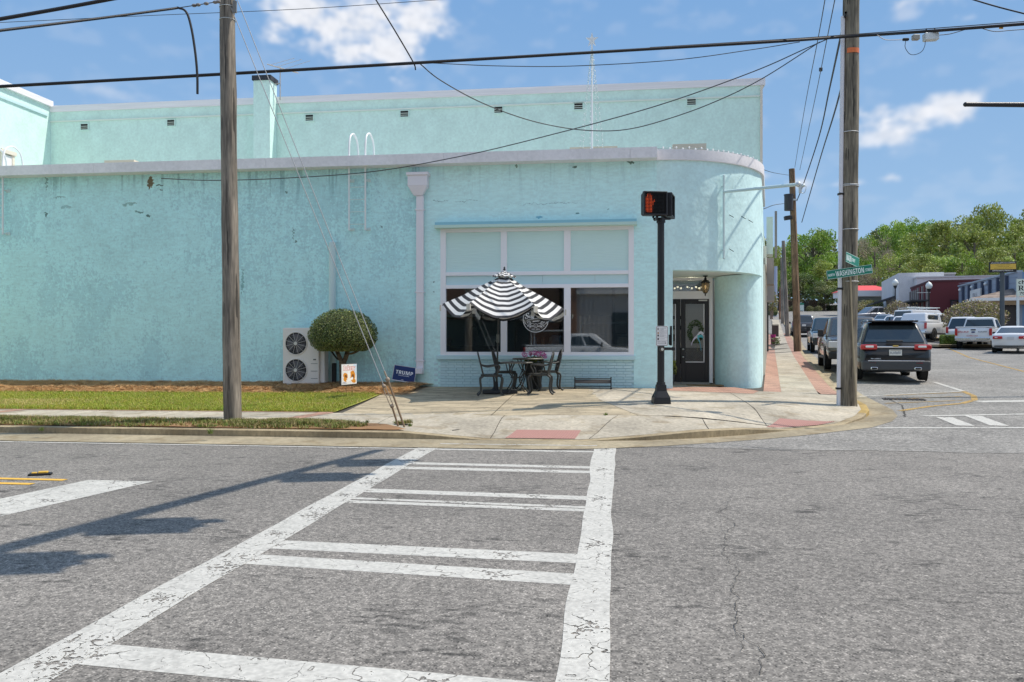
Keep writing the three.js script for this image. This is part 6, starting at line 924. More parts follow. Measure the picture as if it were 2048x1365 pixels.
function car(o) {
  const g = thing(o.name, o.label, o.category, o.pos, o.turn, o.group), W = o.W / 2, body = o.paint, hasBed = o.type === 'pickup', L = o.L / 2;
  part(g, 'body', loftX(o.stations.map(([x, w, y0, y1, s]) => [x, w * W, y0, y1, s])), body);
  const c = o.cab; part(g, 'cabin', cabin(c), body);
  // glass
  const side = (a, b, s, k = .006) => { const w = mix(c.w0, c.w1, b) + k; return V(mix(mix(c.r0, c.r1, b), mix(c.f0, c.f1, b), a), mix(c.y0, c.y1 - .06, b), s * w); };
  for (const s of [1, -1]) for (const [a0, a1, b0, b1, sl] of o.sideGlass) { const pts = [side(a0, b0, s), side(a1, b0, s), side(a1 - (sl?.[1] || 0), b1, s), side(a0 + (sl?.[0] || 0), b1, s)]; part(g, 'side_window', slabQuad(s > 0 ? pts : pts.reverse(), .004), mCarGlass); }
  const end = (front, b, z, k) => { const x = front ? mix(c.f0, c.f1, b) + k : mix(c.r0, c.r1, b) - k; return V(x, mix(c.y0, c.y1 - .06, b), z * mix(c.w0, c.w1, b)); };
  const [fb0, fb1] = o.windscreen || [.06, .96], [rb0, rb1] = o.rearGlass || [.1, .92];
  part(g, 'windscreen', slabQuad([end(1, fb0, .86, .008), end(1, fb0, -.86, .008), end(1, fb1, -.84, .008), end(1, fb1, .84, .008)], .004), mCarGlass);
  part(g, 'rear_window', slabQuad([end(0, rb0, -.9, .008), end(0, rb0, .9, .008), end(0, rb1, .86, .008), end(0, rb1, -.86, .008)], .004), mCarGlass);
  // wheels
  for (const x of o.axles) for (const s of [1, -1]) {
    const w = new THREE.Group(); w.name = 'wheel'; w.position.set(x, o.wr, s * (W - .13)); g.add(w);
    part(w, 'tyre', lathe([[o.wr * .62, -.11], [o.wr * .93, -.115], [o.wr, -.08], [o.wr, .08], [o.wr * .93, .115], [o.wr * .62, .11]], 28).rotateX(Math.PI / 2), mTyre);
    const spokes = [cyl(o.wr * .12, o.wr * .1, .05, 0, 0, 0, 12).rotateX(Math.PI / 2 * s).translate(0, 0, s * .05), new THREE.TorusGeometry(o.wr * .62, .02, 6, 24).translate(0, 0, s * .09)]; for (let k = 0; k < 6; k++) spokes.push(bx(o.wr * .13, o.wr * .55, .03, 0, o.wr * .34, s * .085).rotateZ(k * Math.PI / 3));
    part(w, 'rim', spokes, o.rim || mRim); part(w, 'hub_disc', new THREE.CylinderGeometry(o.wr * .6, o.wr * .6, .1, 20).rotateX(Math.PI / 2), mPlastic);
    part(g, 'wheel_arch', new THREE.RingGeometry(o.wr * .8, o.wr + .07, 26, 1, 0, Math.PI).translate(x, o.wr - .02, 0).translate(0, 0, W + .004).applyMatrix4(new THREE.Matrix4().makeScale(1, 1, s)), o.arch || M(lin(.02, .02, .02), .8, { side: THREE.DoubleSide }));
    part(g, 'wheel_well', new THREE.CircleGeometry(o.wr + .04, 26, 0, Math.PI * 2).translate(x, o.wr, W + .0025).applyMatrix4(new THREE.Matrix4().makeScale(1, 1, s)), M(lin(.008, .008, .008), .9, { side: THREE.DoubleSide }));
    w.position.z = s * (W - .1);
  }
  for (const s of [1, -1]) {
    const mx = o.mirror ?? mix(c.r0, c.f0, .82); part(g, 'mirror', [rb(.1, o.mirH || .16, .2, mx, c.y0 + .12, s * (W + .1), .03), bx(.05, .04, .14, mx, c.y0 + .05, s * (W + .02))], o.mirMat || mPlastic);
    for (const x of o.handles || []) part(g, 'door_handle', rb(.16, .03, .03, x, c.y0 - .14, s * (W + .008), .01), o.handleMat || body);
    for (const x of o.seams || []) part(g, 'door_seam', bx(.012, c.y0 - .45, .006, x, (c.y0 + .42) / 2, s * (W + .001)), mPlastic);
    part(g, 'sill', rb(o.axles[0] - o.axles[1] - o.wr * 2 - .1, .1, .06, (o.axles[0] + o.axles[1]) / 2, o.stations[2][2] + .03, s * (W - .01), .02), o.lower || mPlastic);
  }
  if (hasBed) { const [b0, b1] = o.bed, yt = o.bedTop, h = .42; part(g, 'bed_floor', bx(b1 - b0, .03, W * 1.7, (b0 + b1) / 2, yt + .026, 0), M(lin(.03, .03, .03), .8)); part(g, 'bed_rail', [rb(b1 - b0, .07, .09, (b0 + b1) / 2, yt + .045, W * .9, .02), rb(b1 - b0, .07, .09, (b0 + b1) / 2, yt + .045, -W * .9, .02), rb(.07, .07, W * 1.8, b0 + .03, yt + .045, 0, .02)], body); }
  if (o.rails) for (const s of [1, -1]) part(g, 'roof_rail', tube([V(c.r1 + .3, c.y1, s * (c.w1 - .06)), V(c.r1 + .4, c.y1 + .05, s * (c.w1 - .06)), V(c.f1 - .4, c.y1 + .05, s * (c.w1 - .06)), V(c.f1 - .3, c.y1, s * (c.w1 - .06))], .018, 20, 6), mChrome);
  const rx = o.stations[0][0], fx = o.stations[o.stations.length - 1][0];
  for (const [n, where, w, h, d, y, z, mat, r] of o.bits || []) { const x = (where < 0 ? rx : fx) + (Math.abs(where) - 1) * Math.sign(where) * 1; for (const s of z ? [1, -1] : [1]) part(g, n, rb(d, h, w, x, y, s * z, r ?? .02), mat); }
  if (o.print) for (const [n, x, y, z, w, h, mat, face] of o.print) { const m = part(g, n, new THREE.PlaneGeometry(w, h), mat); m.position.set(x, y, z); m.rotation.y = face < 0 ? -Math.PI / 2 : Math.PI / 2; }
  return g;
}
const ang = (d) => Math.PI / 2 - d * Math.PI / 180;             // heading: degrees right of straight ahead
const park = (u, D, lane = roadW) => { const x = (u - CX) / F * D; return V(x, roadW(x, -D) + .004, -D); };
const suvSt = (L, W = 1) => [[-L / 2, .80, .45, .86], [-L / 2 + .04, .90, .36, .98], [-L / 2 + .18, .985, .3, 1.06], [-L * .3, 1, .24, 1.09], [0, 1, .22, 1.08], [L * .22, 1, .22, 1.06], [L * .3, .995, .24, 1.04], [L * .42, .95, .27, .96], [L / 2 - .1, .86, .33, .86], [L / 2, .74, .4, .74]];
// the black crossover seen from behind
{
  const L = 5.15, W = 1.98, g = car({ name: 'parked_suv', label: 'black crossover parked with its tail lights toward the crossing, beside the corner pole', category: 'car', pos: park(1766, 26.2), turn: ang(17), L, W, paint: paint(lin(.006, .007, .009), 0), stations: suvSt(L),
    cab: { r0: -2.44, r1: -1.95, f0: 1.15, f1: .2, w0: .93, w1: .70, y0: 1.04, y1: 1.76 }, sideGlass: [[.03, .25, .14, .82, [.05, 0]], [.28, .52, .12, .84], [.55, .8, .12, .84, [0, .06]]], rearGlass: [.16, .9], axles: [1.55, -1.5], wr: .37, rails: true, handles: [-.7, .35], seams: [-1.05, -.15, .85], mirror: .72, bed: null,
    bits: [['tailgate_chrome', -1.015, 1.25, .055, .05, 1.0, 0, mChrome, .015], ['bumper', -1.06, 1.84, .3, .16, .46, 0, M(lin(.05, .052, .056), .5), .06], ['bumper_trim', -1.10, 1.5, .03, .06, .6, 0, mChrome, .01], ['exhaust', -1.1, .2, .09, .12, .38, .58, mChrome, .03], ['exhaust_bore', -1.125, .15, .055, .12, .38, .58, mBlackMatt, .02], ['reflector', -1.09, .2, .04, .1, .54, .62, mRed, .01], ['number_plate', -1.035, .34, .17, .03, .84, 0, M(lin(.6, .6, .57), .5), .005], ['tail_light', -1.0, .46, .15, .2, 1.0, .72, mRed, .04], ['tail_light_lens', -1.02, .22, .06, .2, 1.01, .7, mLampW, .02], ['badge', -1.05, .15, .045, .03, 1.03, 0, M(lin(.55, .38, .1), .3, { metalness: .6 }), .01], ['wiper_cover', -.86, .45, .06, .06, 1.17, .0, mPlastic, .02]],
    print: [['plate_print', -2.63, .84, 0, .33, .16, M(0xffffff, .5, { map: plateTex() }), -1], ['name_badge', -2.66, .66, -.52, .3, .05, M(0xffffff, .4, { map: badgeTex(8, '#e0e4e8', 256, 48), alphaTest: .3 }), -1]] });
  part(g, 'spoiler', rb(.3, .05, 1.36, -2.02, 1.765, 0, .02), paint(lin(.006, .007, .009), 0)); part(g, 'aerial_fin', ext([[0, 0], [.16, 0], [.02, .1]], .03, .004).rotateY(0).translate(-1.5, 1.79, -.015), mBlack);
}
const pickup = (o) => { const L = o.L || 5.9, W = o.W || 2.03; return car({ type: 'pickup', category: 'pickup truck', L, W, stations: [[-L / 2, .93, .5, 1.2, .04], [-L / 2 + .03, .98, .44, 1.24, .06], [-L * .3, 1, .42, 1.26, .08], [-.5, 1, .4, 1.27, .08], [.9, 1, .38, 1.26, .08], [L * .3, .99, .4, 1.22, .1], [L * .44, .96, .42, 1.16, .12], [L / 2 - .05, .92, .48, 1.08, .1], [L / 2, .88, .52, 1.0, .1]], cab: { r0: -.62, r1: -.5, f0: 1.75, f1: .9, w0: .95, w1: .78, y0: 1.22, y1: 1.95 }, sideGlass: [[.06, .4, .12, .86, [.01, 0]], [.45, .8, .12, .86, [0, .1]]], windscreen: [.06, .94], rearGlass: [.14, .88], axles: [L * .31, -L * .3], wr: .41, handles: [.2, -.6 + .75], seams: [-.55, .25, 1.3], mirror: 1.2, mirH: .26, bed: [-L / 2 + .05, -.66], bedTop: 1.255,
  bits: [['tail_light', -1.0, .15, .42, .12, 1.0, W / 2 - .1, mRed, .02], ['bumper', -1.06, W - .1, .2, .16, .58, 0, o.bump || mChrome, .04], ['number_plate', -1.15, .3, .15, .02, .6, 0, M(lin(.6, .6, .57), .5), .005], ['tailgate_handle', -1.005, .26, .07, .04, 1.14, 0, mBlack, .01], ['grille', 1.0, 1.1, .36, .08, .86, 0, o.grille || mPlastic, .03], ['headlight', 1.0, .36, .24, .14, .92, W / 2 - .24, mLampW, .03], ['front_bumper', 1.05, W - .12, .26, .16, .54, 0, o.bump || mChrome, .05], ...(o.more || [])], ...o }); };
pickup({ name: 'parked_pickup', label: 'dark bronze pickup parked facing the crossing, half hidden by the corner pole', pos: park(1700, 31.2), turn: ang(17.5 + 180), paint: paint(lin(.07, .062, .055), .5), group: undefined, bump: mPlastic });
pickup({ name: 'parked_pickup', label: 'dark green pickup with a chrome edged headlamp parked along the kerb behind the bronze one', pos: park(1656, 47), turn: ang(17.5 + 180), paint: paint(lin(.02, .04, .042), .4), bump: mPlastic });
car({ name: 'parked_suv', label: 'small dark grey crossover by the brown utility pole, its tail toward the crossing', category: 'car', pos: park(1606, 67), turn: ang(17.5), L: 4.6, W: 1.85, paint: paint(lin(.05, .052, .06), .4), stations: suvSt(4.6), cab: { r0: -2.15, r1: -1.75, f0: 1.0, f1: .15, w0: .87, w1: .66, y0: 1.0, y1: 1.68 }, sideGlass: [[.04, .25, .14, .82], [.28, .52, .12, .84], [.55, .8, .12, .84, [0, .06]]], axles: [1.38, -1.32], wr: .35, bits: [['tail_light', -1.0, .16, .3, .16, .95, .78, mRed, .03], ['bumper', -1.05, 1.7, .28, .14, .46, 0, mPlastic, .05], ['number_plate', -1.04, .3, .14, .03, .84, 0, M(lin(.7, .7, .68), .5), .005]] });
const mWhiteCar = paint(lin(.74, .75, .76), .02), mSilver = paint(lin(.45, .46, .48), .5);
{ // work pickup with lettering, tail toward us
  const red = M(0xffffff, .5, { map: badgeTex(7, '#c03030'), alphaTest: .3 }), ph = M(0xffffff, .5, { map: badgeTex(11, '#c05050'), alphaTest: .3 }), blk = M(0xffffff, .5, { map: badgeTex(12, '#30343c'), alphaTest: .3 }), oval = M(0xffffff, .4, { map: canvasTex(128, 64, (c) => { c.fillStyle = '#c8ccd4'; c.beginPath(); c.ellipse(64, 32, 62, 30, 0, 0, 7); c.fill(); c.fillStyle = '#1c2f66'; c.beginPath(); c.ellipse(64, 32, 56, 25, 0, 0, 7); c.fill(); }), alphaTest: .4 });
  pickup({ name: 'parked_pickup', label: 'white work pickup with red lettering on its tailgate beside the white sedan', pos: park(1963, 51.5), turn: ang(38), paint: mWhiteCar, group: undefined, print: [['tailgate_lettering', -2.975, 1.02, -.52, .62, .15, red, -1], ['tailgate_lettering', -2.975, .78, -.05, .62, .12, ph, -1], ['tailgate_lettering', -2.975, 1.02, .5, .5, .11, blk, -1], ['oval_badge', -2.975, 1.0, 0, .24, .11, oval, -1]] });
}
car({ name: 'parked_sedan', label: 'white sedan with red tail lights parked in front of the work pickup', category: 'car', pos: park(2030, 45.6), turn: ang(36), L: 4.88, W: 1.86, paint: mWhiteCar, stations: [[-2.44, .82, .4, .94, .06], [-2.36, .92, .34, 1.02, .08], [-2.1, .98, .26, 1.05, .1], [-1.4, 1, .22, 1.02, .12], [0, 1, .2, .96, .1], [1.0, 1, .2, .94, .1], [1.6, .98, .22, .88, .12], [2.2, .92, .26, .76, .12], [2.44, .78, .34, .62, .08]], cab: { r0: -1.95, r1: -1.0, f0: 1.15, f1: .25, w0: .86, w1: .63, y0: .96, y1: 1.46 }, sideGlass: [[.24, .5, .12, .84, [.08, 0]], [.53, .82, .12, .84, [0, .14]]], rearGlass: [.08, .94], axles: [1.42, -1.36], wr: .33, handles: [-.5, .45], seams: [-.9, 0, .9], bits: [['tail_light', -1.0, .46, .15, .2, .82, .6, mRed, .04], ['tail_light_lens', -1.01, .14, .05, .2, .82, .66, mLampW, .02], ['number_plate', -1.02, .32, .16, .03, .78, 0, M(lin(.6, .6, .62), .5), .005], ['bumper_lip', -1.03, 1.5, .05, .08, .36, 0, mPlastic, .02]] });
car({ name: 'parked_suv', label: 'white sport utility with a black rear window left of the work pickup', category: 'car', pos: park(1936, 54.5), turn: ang(37), L: 4.9, W: 1.95, paint: mWhiteCar, stations: suvSt(4.9), cab: { r0: -2.3, r1: -1.95, f0: 1.1, f1: .25, w0: .92, w1: .72, y0: 1.04, y1: 1.86 }, sideGlass: [[.03, .25, .14, .84], [.28, .52, .12, .84], [.55, .8, .12, .84, [0, .06]]], rearGlass: [.06, .94], axles: [1.48, -1.42], wr: .38, bits: [['tail_light', -1.0, .14, .4, .16, 1.0, .84, mRed, .03], ['bumper', -1.05, 1.8, .26, .14, .46, 0, mPlastic, .05]] });
{ // the long white pickup with a cap, side on
  const g = pickup({ name: 'parked_pickup', label: 'white crew cab pickup with a bed cap standing side on across the lot', pos: park(1862, 60), turn: 0.72, L: 6.4, paint: mWhiteCar, handleMat: mWhiteCar });
  part(g, 'bed_cap', cabin({ r0: -3.1, r1: -2.85, f0: -.66, f1: -.7, w0: .95, w1: .8, y0: 1.27, y1: 1.93 }), mWhiteCar); for (const s of [1, -1]) part(g, 'cap_window', rb(1.7, .34, .01, -1.85, 1.6, s * .9, .004), mCarGlass);
}
{ // service van with ladder rack
  const g = car({ name: 'service_van', label: 'white service van with a ladder rack on its roof behind the capped pickup', category: 'van', pos: park(1848, 69), turn: 0.5, L: 5.6, W: 2.0, paint: mWhiteCar, stations: suvSt(5.6), cab: { r0: -2.75, r1: -2.7, f0: 1.9, f1: 1.0, w0: .96, w1: .84, y0: 1.05, y1: 2.0 }, sideGlass: [[.72, .92, .2, .8, [0, .1]], [.45, .68, .3, .75]], axles: [1.7, -1.7], wr: .37, bits: [['tail_light', -1, .12, .4, .1, 1.0, .9, mRed, .02]] });
  part(g, 'ladder_rack', [...[-2.2, -.8, .6].flatMap((x) => [rod(V(x, 2.0, -.8), V(x, 2.16, -.8), .02), rod(V(x, 2.0, .8), V(x, 2.16, .8), .02), rod(V(x, 2.16, -.8), V(x, 2.16, .8), .02)])], mGalv); part(g, 'ladder', [rod(V(-2.6, 2.2, .3), V(1.2, 2.2, .3), .03), rod(V(-2.6, 2.2, .65), V(1.2, 2.2, .65), .03), ...Array.from({ length: 12 }, (_, i) => rod(V(-2.4 + i * .31, 2.2, .3), V(-2.4 + i * .31, 2.2, .65), .015))], mGalv);
}
const smallCar = (u, D, turn, c, label, H = 1.5) => car({ name: 'parked_car', label, category: 'car', pos: park(u, D), turn, L: 4.6, W: 1.84, paint: c, group: 'cars parked across the lot', stations: suvSt(4.6).map(([x, w, a, b]) => [x, w, a, b * .93]), cab: { r0: -1.9, r1: -1.3, f0: 1.15, f1: .3, w0: .86, w1: .65, y0: .96, y1: H }, sideGlass: [[.1, .5, .12, .84, [.05, 0]], [.53, .82, .12, .84, [0, .1]]], axles: [1.38, -1.32], wr: .34, bits: [['headlight', 1, .4, .14, .2, .72, .6, mLampW, .03], ['front_bumper', 1.03, 1.5, .2, .12, .42, 0, mPlastic, .05], ['tail_light', -1.0, .3, .14, .16, .86, .7, mRed, .03]] });
smallCar(1770, 76, ang(215), mSilver, 'silver sedan facing the street right behind the black crossover'); smallCar(1752, 62, ang(200), paint(lin(.30, .37, .45), .5), 'pale blue sedan roof showing over the black crossover'); smallCar(1790, 70, ang(215), mWhiteCar, 'white sedan facing the street beside the silver sedan', 1.55); smallCar(1808, 66, ang(212), mWhiteCar, 'white hatchback nose on behind the capped pickup', 1.6);
pickup({ name: 'parked_pickup', label: 'grey pickup facing left in front of the yellow green shrubs', category: 'pickup truck', pos: park(1752, 92), turn: Math.PI + .15, paint: paint(lin(.2, .21, .24), .5) });
// ------------------------------------------------------------------ buildings across the lot
const box6 = (x, y, z, w, h, d) => bx(w, h, d, x, y + h / 2, z);
const gAt = (x, z) => roadW(x, z);
const mStoneW = M(0xffffff, .95, { map: texStone }), mRoofS = M(0xffffff, .95, { map: texShingle }); texStone.repeat.set(.7, .7); texShingle.repeat.set(.35, .35);
const wallUV = (g) => { const p = g.attributes.position, n = g.attributes.normal, uv = []; for (let i = 0; i < p.count; i++) uv.push(Math.abs(n.getX(i)) > .6 ? p.getZ(i) : p.getX(i), Math.abs(n.getY(i)) > .6 ? p.getZ(i) : p.getY(i)); g.setAttribute('uv', new THREE.Float32BufferAttribute(uv, 2)); return g; };
const streetTurn = -17.5 * Math.PI / 180;                       // buildings square with the side street: local -z runs up it
function lotBuilding(name, label, u, D, turn = streetTurn) { const x = (u - CX) / F * D; return thing(name, label, 'building', V(x, gAt(x, -D) - .1, -D), turn); }
{ // burgundy shop: near corner of its front at u 1860
  const g = lotBuilding('burgundy_shop', 'burgundy flat roofed shop with a slatted side and dark canopy', 1860, 86), H = 4.75;
  const mB = M(lin(.135, .028, .034), .85), slat = M(lin(.30, .27, .25), .8);
  part(g, 'wall', wallUV(box6(5, 0, -6.0, 10, H, 12)), mB); part(g, 'parapet_cap', box6(5, H, -6, 10.15, .18, 12.15), M(lin(.10, .03, .035), .8));
  part(g, 'shopfront', box6(3.3, .1, .02, 2.6, 2.6, .06), mGlass); part(g, 'shopfront_frame', [box6(3.3, 2.7, .04, 2.8, .12, .1), box6(2.0, .1, .04, .1, 2.6, .1), box6(4.6, .1, .04, .1, 2.6, .1)], mBlackMatt);
  for (let i = 0; i < 9; i++) part(g, 'fin', box6(-.12, .1, -.6 - i * 1.35, .24, 4.4 - (i > 4 ? .15 : 0), .5), i < 5 ? (i % 2 ? M(lin(.2, .05, .055), .8) : slat) : slat);
  part(g, 'canopy', [box6(-.9, 2.75, -6, 1.8, .16, 11.5), ...[-1.2, -4.5, -8, -11].map((z) => box6(-1.7, 0, z, .08, 2.75, .08))], M(lin(.05, .05, .055), .7)); part(g, 'canopy_lights', [-1.5, -3.5, -5.5].map((z) => sph(.09, -1.0, 2.6, z)), M(lin(.7, .55, .3), .4));
  for (const [y, z] of [[3.6, 0], [1.95, 0]]) part(g, 'sign_bracket', box6(-.6, y, .1, 1.3, .06, .06), M(lin(.65, .65, .62), .6));
}
{ const g = lotBuilding('white_store', 'big white painted store rising behind the burgundy shop', 1834, 98), H = 5.9, w = M(lin(.72, .71, .72), .85, { map: stuccoA }); part(g, 'wall', wallUV(box6(13, 0, -14, 26, H - .5, 28)), w); part(g, 'front_block', wallUV(box6(.8, 0, -10, 5, H + .3, 16)), w); part(g, 'parapet_cap', box6(13, H - .5, -14, 26.2, .16, 28.2), M(lin(.6, .6, .6), .8)); part(g, 'downspout', box6(-1.8, 0, -6, .12, 5, .12), mGalv); part(g, 'canopy', ext([[0, 0], [2.6, -.9], [2.6, -1.05], [0, -.3]], 9).rotateY(-Math.PI / 2).rotateY(-Math.PI / 2).translate(-1.7, 3.6, -4.5), M(lin(.06, .06, .07), .7)); for (const z of [-5, -8, -11, -14]) part(g, 'window', box6(-1.72, .8, z, .06, 1.7, 1.6), mGlass); }
{ const g = lotBuilding('grey_shop', 'two storey grey brick shop with a dark awning beyond the white store', 1798, 113), w = M(lin(.22, .22, .24), .9, { map: stuccoA }); part(g, 'wall', wallUV(box6(3.5, 0, -7, 7, 6.1, 14)), w); part(g, 'cornice', [box6(-.05, 5.9, -7, .3, .35, 14), box6(3.5, 6.1, -7, 7.2, .2, 14.2)], M(lin(.4, .38, .38), .8)); for (const z of [-2, -4.6, -7.2, -9.8]) { const wn = new THREE.Group(); wn.name = 'window'; wn.position.set(-.02, 3.4, z); g.add(wn); part(wn, 'frame', [box6(0, -.1, .65, .1, 1.9, .1), box6(0, -.1, -.65, .1, 1.9, .1), box6(0, 1.75, 0, .12, .12, 1.4), box6(0, -.15, 0, .14, .1, 1.4)], mTrim); part(wn, 'pane', box6(0, 0, 0, .04, 1.7, 1.2), mGlass); }
  part(g, 'awning', ext([[0, 0], [3.0, -.8], [3.0, -1.0], [0, -.9]], 12).rotateY(Math.PI).translate(0, 2.9, -.8), M(lin(.05, .055, .065), .7)); for (const z of [-2, -12]) part(g, 'awning_post', box6(-2.8, 0, z, .1, 2.1, .1), mBlackMatt); }
{ // long blue grey metal wall with piers, running up the street
  const a = at(1918, 600, 84), b = at(2036, 600, 61.5), d = V(b.x - a.x, 0, b.z - a.z), L = d.length(), rise = gAt(a.x, a.z) - gAt(b.x, b.z), g = thing('metal_building', 'blue grey metal sided building with dark piers behind the stone office', 'building', V(a.x, gAt(b.x, b.z) - .1, a.z), Math.atan2(-d.z, d.x)), mS = M(lin(.27, .32, .40), .6), H = 5.1, hA = rise + 4.2;
  part(g, 'wall', ext([[0, -.5], [L, -.5], [L, H], [0, hA]], .3).translate(0, 0, -.3), mS); part(g, 'end_wall', box6(L - .15, -.5, -8.3, .3, H + .5, 16), M(lin(.16, .27, .42), .6)); part(g, 'roof_edge', ext([[0, hA], [L, H], [L, H + .14], [0, hA + .14]], .45).translate(0, 0, -.35), M(lin(.36, .42, .48), .6)); part(g, 'roof', ext([[0, hA - .2], [L, H - .2], [L, H - .1], [0, hA - .1]], 15).translate(0, 0, -15.4), M(lin(.3, .34, .38), .6));
  for (let i = 1; i < 8; i++) { const x = L * i / 8, y1 = mix(hA, H, i / 8); part(g, 'pier', bx(.35, y1, .22, x, y1 / 2 - .1, .111), M(lin(.07, .085, .13), .7)); if (i % 2) part(g, 'wall_lamp', sph(.14, x - L / 16, y1 - .35, .15), M(lin(.85, .85, .82), .3)); }
  for (let y = .5; y < 4.9; y += .42) part(g, 'siding_rib', ext([[.2, y + rise * .86], [L - .2, y], [L - .2, y + .04], [.2, y + rise * .86 + .04]], .025).translate(0, 0, .001), M(lin(.22, .27, .35), .6));
  const sgn = canvasTex(256, 128, (c) => { c.fillStyle = '#d9d6d2'; c.fillRect(0, 0, 256, 128); c.fillStyle = '#4a4650'; marks(c, 70, 24, 120, 30, 6); c.fillStyle = '#6a4048'; marks(c, 34, 74, 190, 28, 9); });
  const sx = L * .42, sy = mix(hA, H, .42) - 1.5; part(g, 'wall_sign', bx(4.6, 1.6, .1, sx, sy, .28), M(lin(.6, .58, .56), .6)); const f = part(g, 'sign_print', new THREE.PlaneGeometry(4.5, 1.5), M(0xffffff, .6, { map: sgn })); f.position.set(sx, sy, .335);
}
{ // stone office with a hip roof
  const g = lotBuilding('stone_office', 'low stone office with a broad brown hip roof and white fascia', 2003, 62, -.5), W2 = 22, H = 2.75, y0 = 1.55 - g.position.y + (CY - 601) / F * 62 - .35;
  const wy = y0; part(g, 'wall', wallUV(box6(W2 / 2 + .4, 0, -6, W2, wy, 11)), mStoneW); part(g, 'window_bay', box6(1.1, 0, -.44, 2.2, wy - .05, .1), M(lin(.06, .05, .05), .5)); part(g, 'post', [box6(-.3, 0, .3, .22, wy, .22), box6(2.4, 0, .3, .22, wy, .22), box6(2.4 + 6, 0, .3, .22, wy, .22)], mCream); part(g, 'beam', box6(W2 / 2 - .6, wy - .02, .3, W2 + 2, .3, .3), M(lin(.42, .31, .2), .8)); part(g, 'fascia', box6(W2 / 2 - .6, wy + .28, -5.5, W2 + 3, .22, 13.4), mWhite);
  const e = [[-2.1, 1.2], [W2 + .9, 1.2], [W2 + .9, -12.2], [-2.1, -12.2]], rg = [[5.2, -5.5], [W2 - 6, -5.5]], ye = wy + .5, yr = ye + 2.05, P3 = (p, y) => V(p[0], y, p[1]); const tri = (a, b, c) => { const q = new THREE.BufferGeometry(); q.setAttribute('position', new THREE.Float32BufferAttribute([a, b, c].flatMap((v) => [v.x, v.y, v.z]), 3)); q.setAttribute('uv', new THREE.Float32BufferAttribute([a, b, c].flatMap((v) => [v.x + v.z * .2, v.y * 2.5 + v.z * .3]), 2)); q.computeVertexNormals(); return q; };
  const E4 = e.map((p) => P3(p, ye)), Rg = rg.map((p) => P3(p, yr)); part(g, 'roof', [tri(E4[0], E4[1], Rg[1]), tri(E4[0], Rg[1], Rg[0]), tri(E4[3], E4[0], Rg[0]), tri(E4[1], E4[2], Rg[1]), tri(E4[2], E4[3], Rg[0]), tri(E4[2], Rg[0], Rg[1])], mRoofS);
}
{ // filling station canopy
  const g = lotBuilding('red_roof_canopy', 'low building with a red metal roof and white fascia beyond the lot', 1700, 128, -.1); const H = 1.55 - g.position.y + (CY - 592) / F * 128; part(g, 'fascia', box6(2.8, H - .1, -3, 7, .9, 7), M(lin(.7, .72, .74), .6)); const rf = new THREE.CylinderGeometry(2.2, 5.4, .9, 4, 1).rotateY(Math.PI / 4).toNonIndexed(); rf.computeVertexNormals(); part(g, 'roof', rf.scale(1, 1, .9).translate(2.8, H + 1.24, -3), M(lin(.72, .06, .06), .5)); part(g, 'wall', box6(3.2, 0, -3.5, 5, H - .1, 4), M(lin(.24, .28, .28), .8)); part(g, 'post', [box6(-.4, 0, .2, .2, H, .2), box6(6.0, 0, .2, .2, H, .2)], mWhite); }
// signs, lamps, hedges in the lot
const lotAt = (u, D) => { const x = (u - CX) / F * D; return V(x, gAt(x, -D), -D); };
{
  const p = lotAt(2005, 55), g = thing('pole_sign', 'yellow and black letter board sign on a tall grey post', 'sign', p, -.25), yv = (v) => EYE + (CY - v) / F * 55 - p.y;
  part(g, 'post', cyl(.16, .14, yv(528), 0, 0, 0, 12), M(lin(.07, .085, .095), .6)); part(g, 'cabinet', rb(1.62, yv(524) - yv(545), .22, 0, (yv(524) + yv(545)) / 2, .1, .02), mBlackMatt);
  const im = canvasTex(384, 168, (c) => { c.fillStyle = '#17171a'; c.fillRect(0, 0, 384, 168); c.fillStyle = '#d8b24a'; c.fillRect(4, 36, 376, 90); c.fillStyle = '#e8e6dc'; marks(c, 14, 8, 356, 20, 22); c.fillStyle = '#5a4a26'; marks(c, 80, 48, 220, 12, 13); marks(c, 100, 74, 180, 12, 12); marks(c, 60, 100, 270, 12, 17); c.fillStyle = '#e8e6dc'; marks(c, 36, 136, 310, 20, 14); }); const f = part(g, 'sign_face', new THREE.PlaneGeometry(1.58, yv(524.5) - yv(544.5)), M(0xffffff, .6, { map: im })); f.position.set(0, (yv(524) + yv(545)) / 2, .213);
  const q = lotAt(2068, 47), h = thing('office_sign', 'white shop sign with black lettering at the right edge', 'sign', q, -.2), yw = (v) => EYE + (CY - v) / F * 47 - q.y; const im2 = canvasTex(256, 160, (c) => { c.fillStyle = '#d3dccf'; c.fillRect(0, 0, 256, 160); c.fillStyle = '#14161a'; c.font = 'bold 50px sans-serif'; c.fillText('ch', 8, 48); c.font = 'bold 66px serif'; c.fillText('R', 6, 110); c.font = 'bold 36px sans-serif'; c.fillText('70', 18, 150); });
  const w = 1.8; part(h, 'panel', bx(w, yw(558) - yw(592), .12, 0, (yw(558) + yw(592)) / 2, 0), M(lin(.6, .64, .58), .6)); const ff = part(h, 'print', new THREE.PlaneGeometry(w - .02, yw(558) - yw(592) - .02), M(0xffffff, .6, { map: im2 })); ff.position.set(0, (yw(558) + yw(592)) / 2, .064); for (const x of [-.8, .8]) part(h, 'post', box6(x, 0, -.06, .12, yw(592) + .3, .1), mGalv);
}
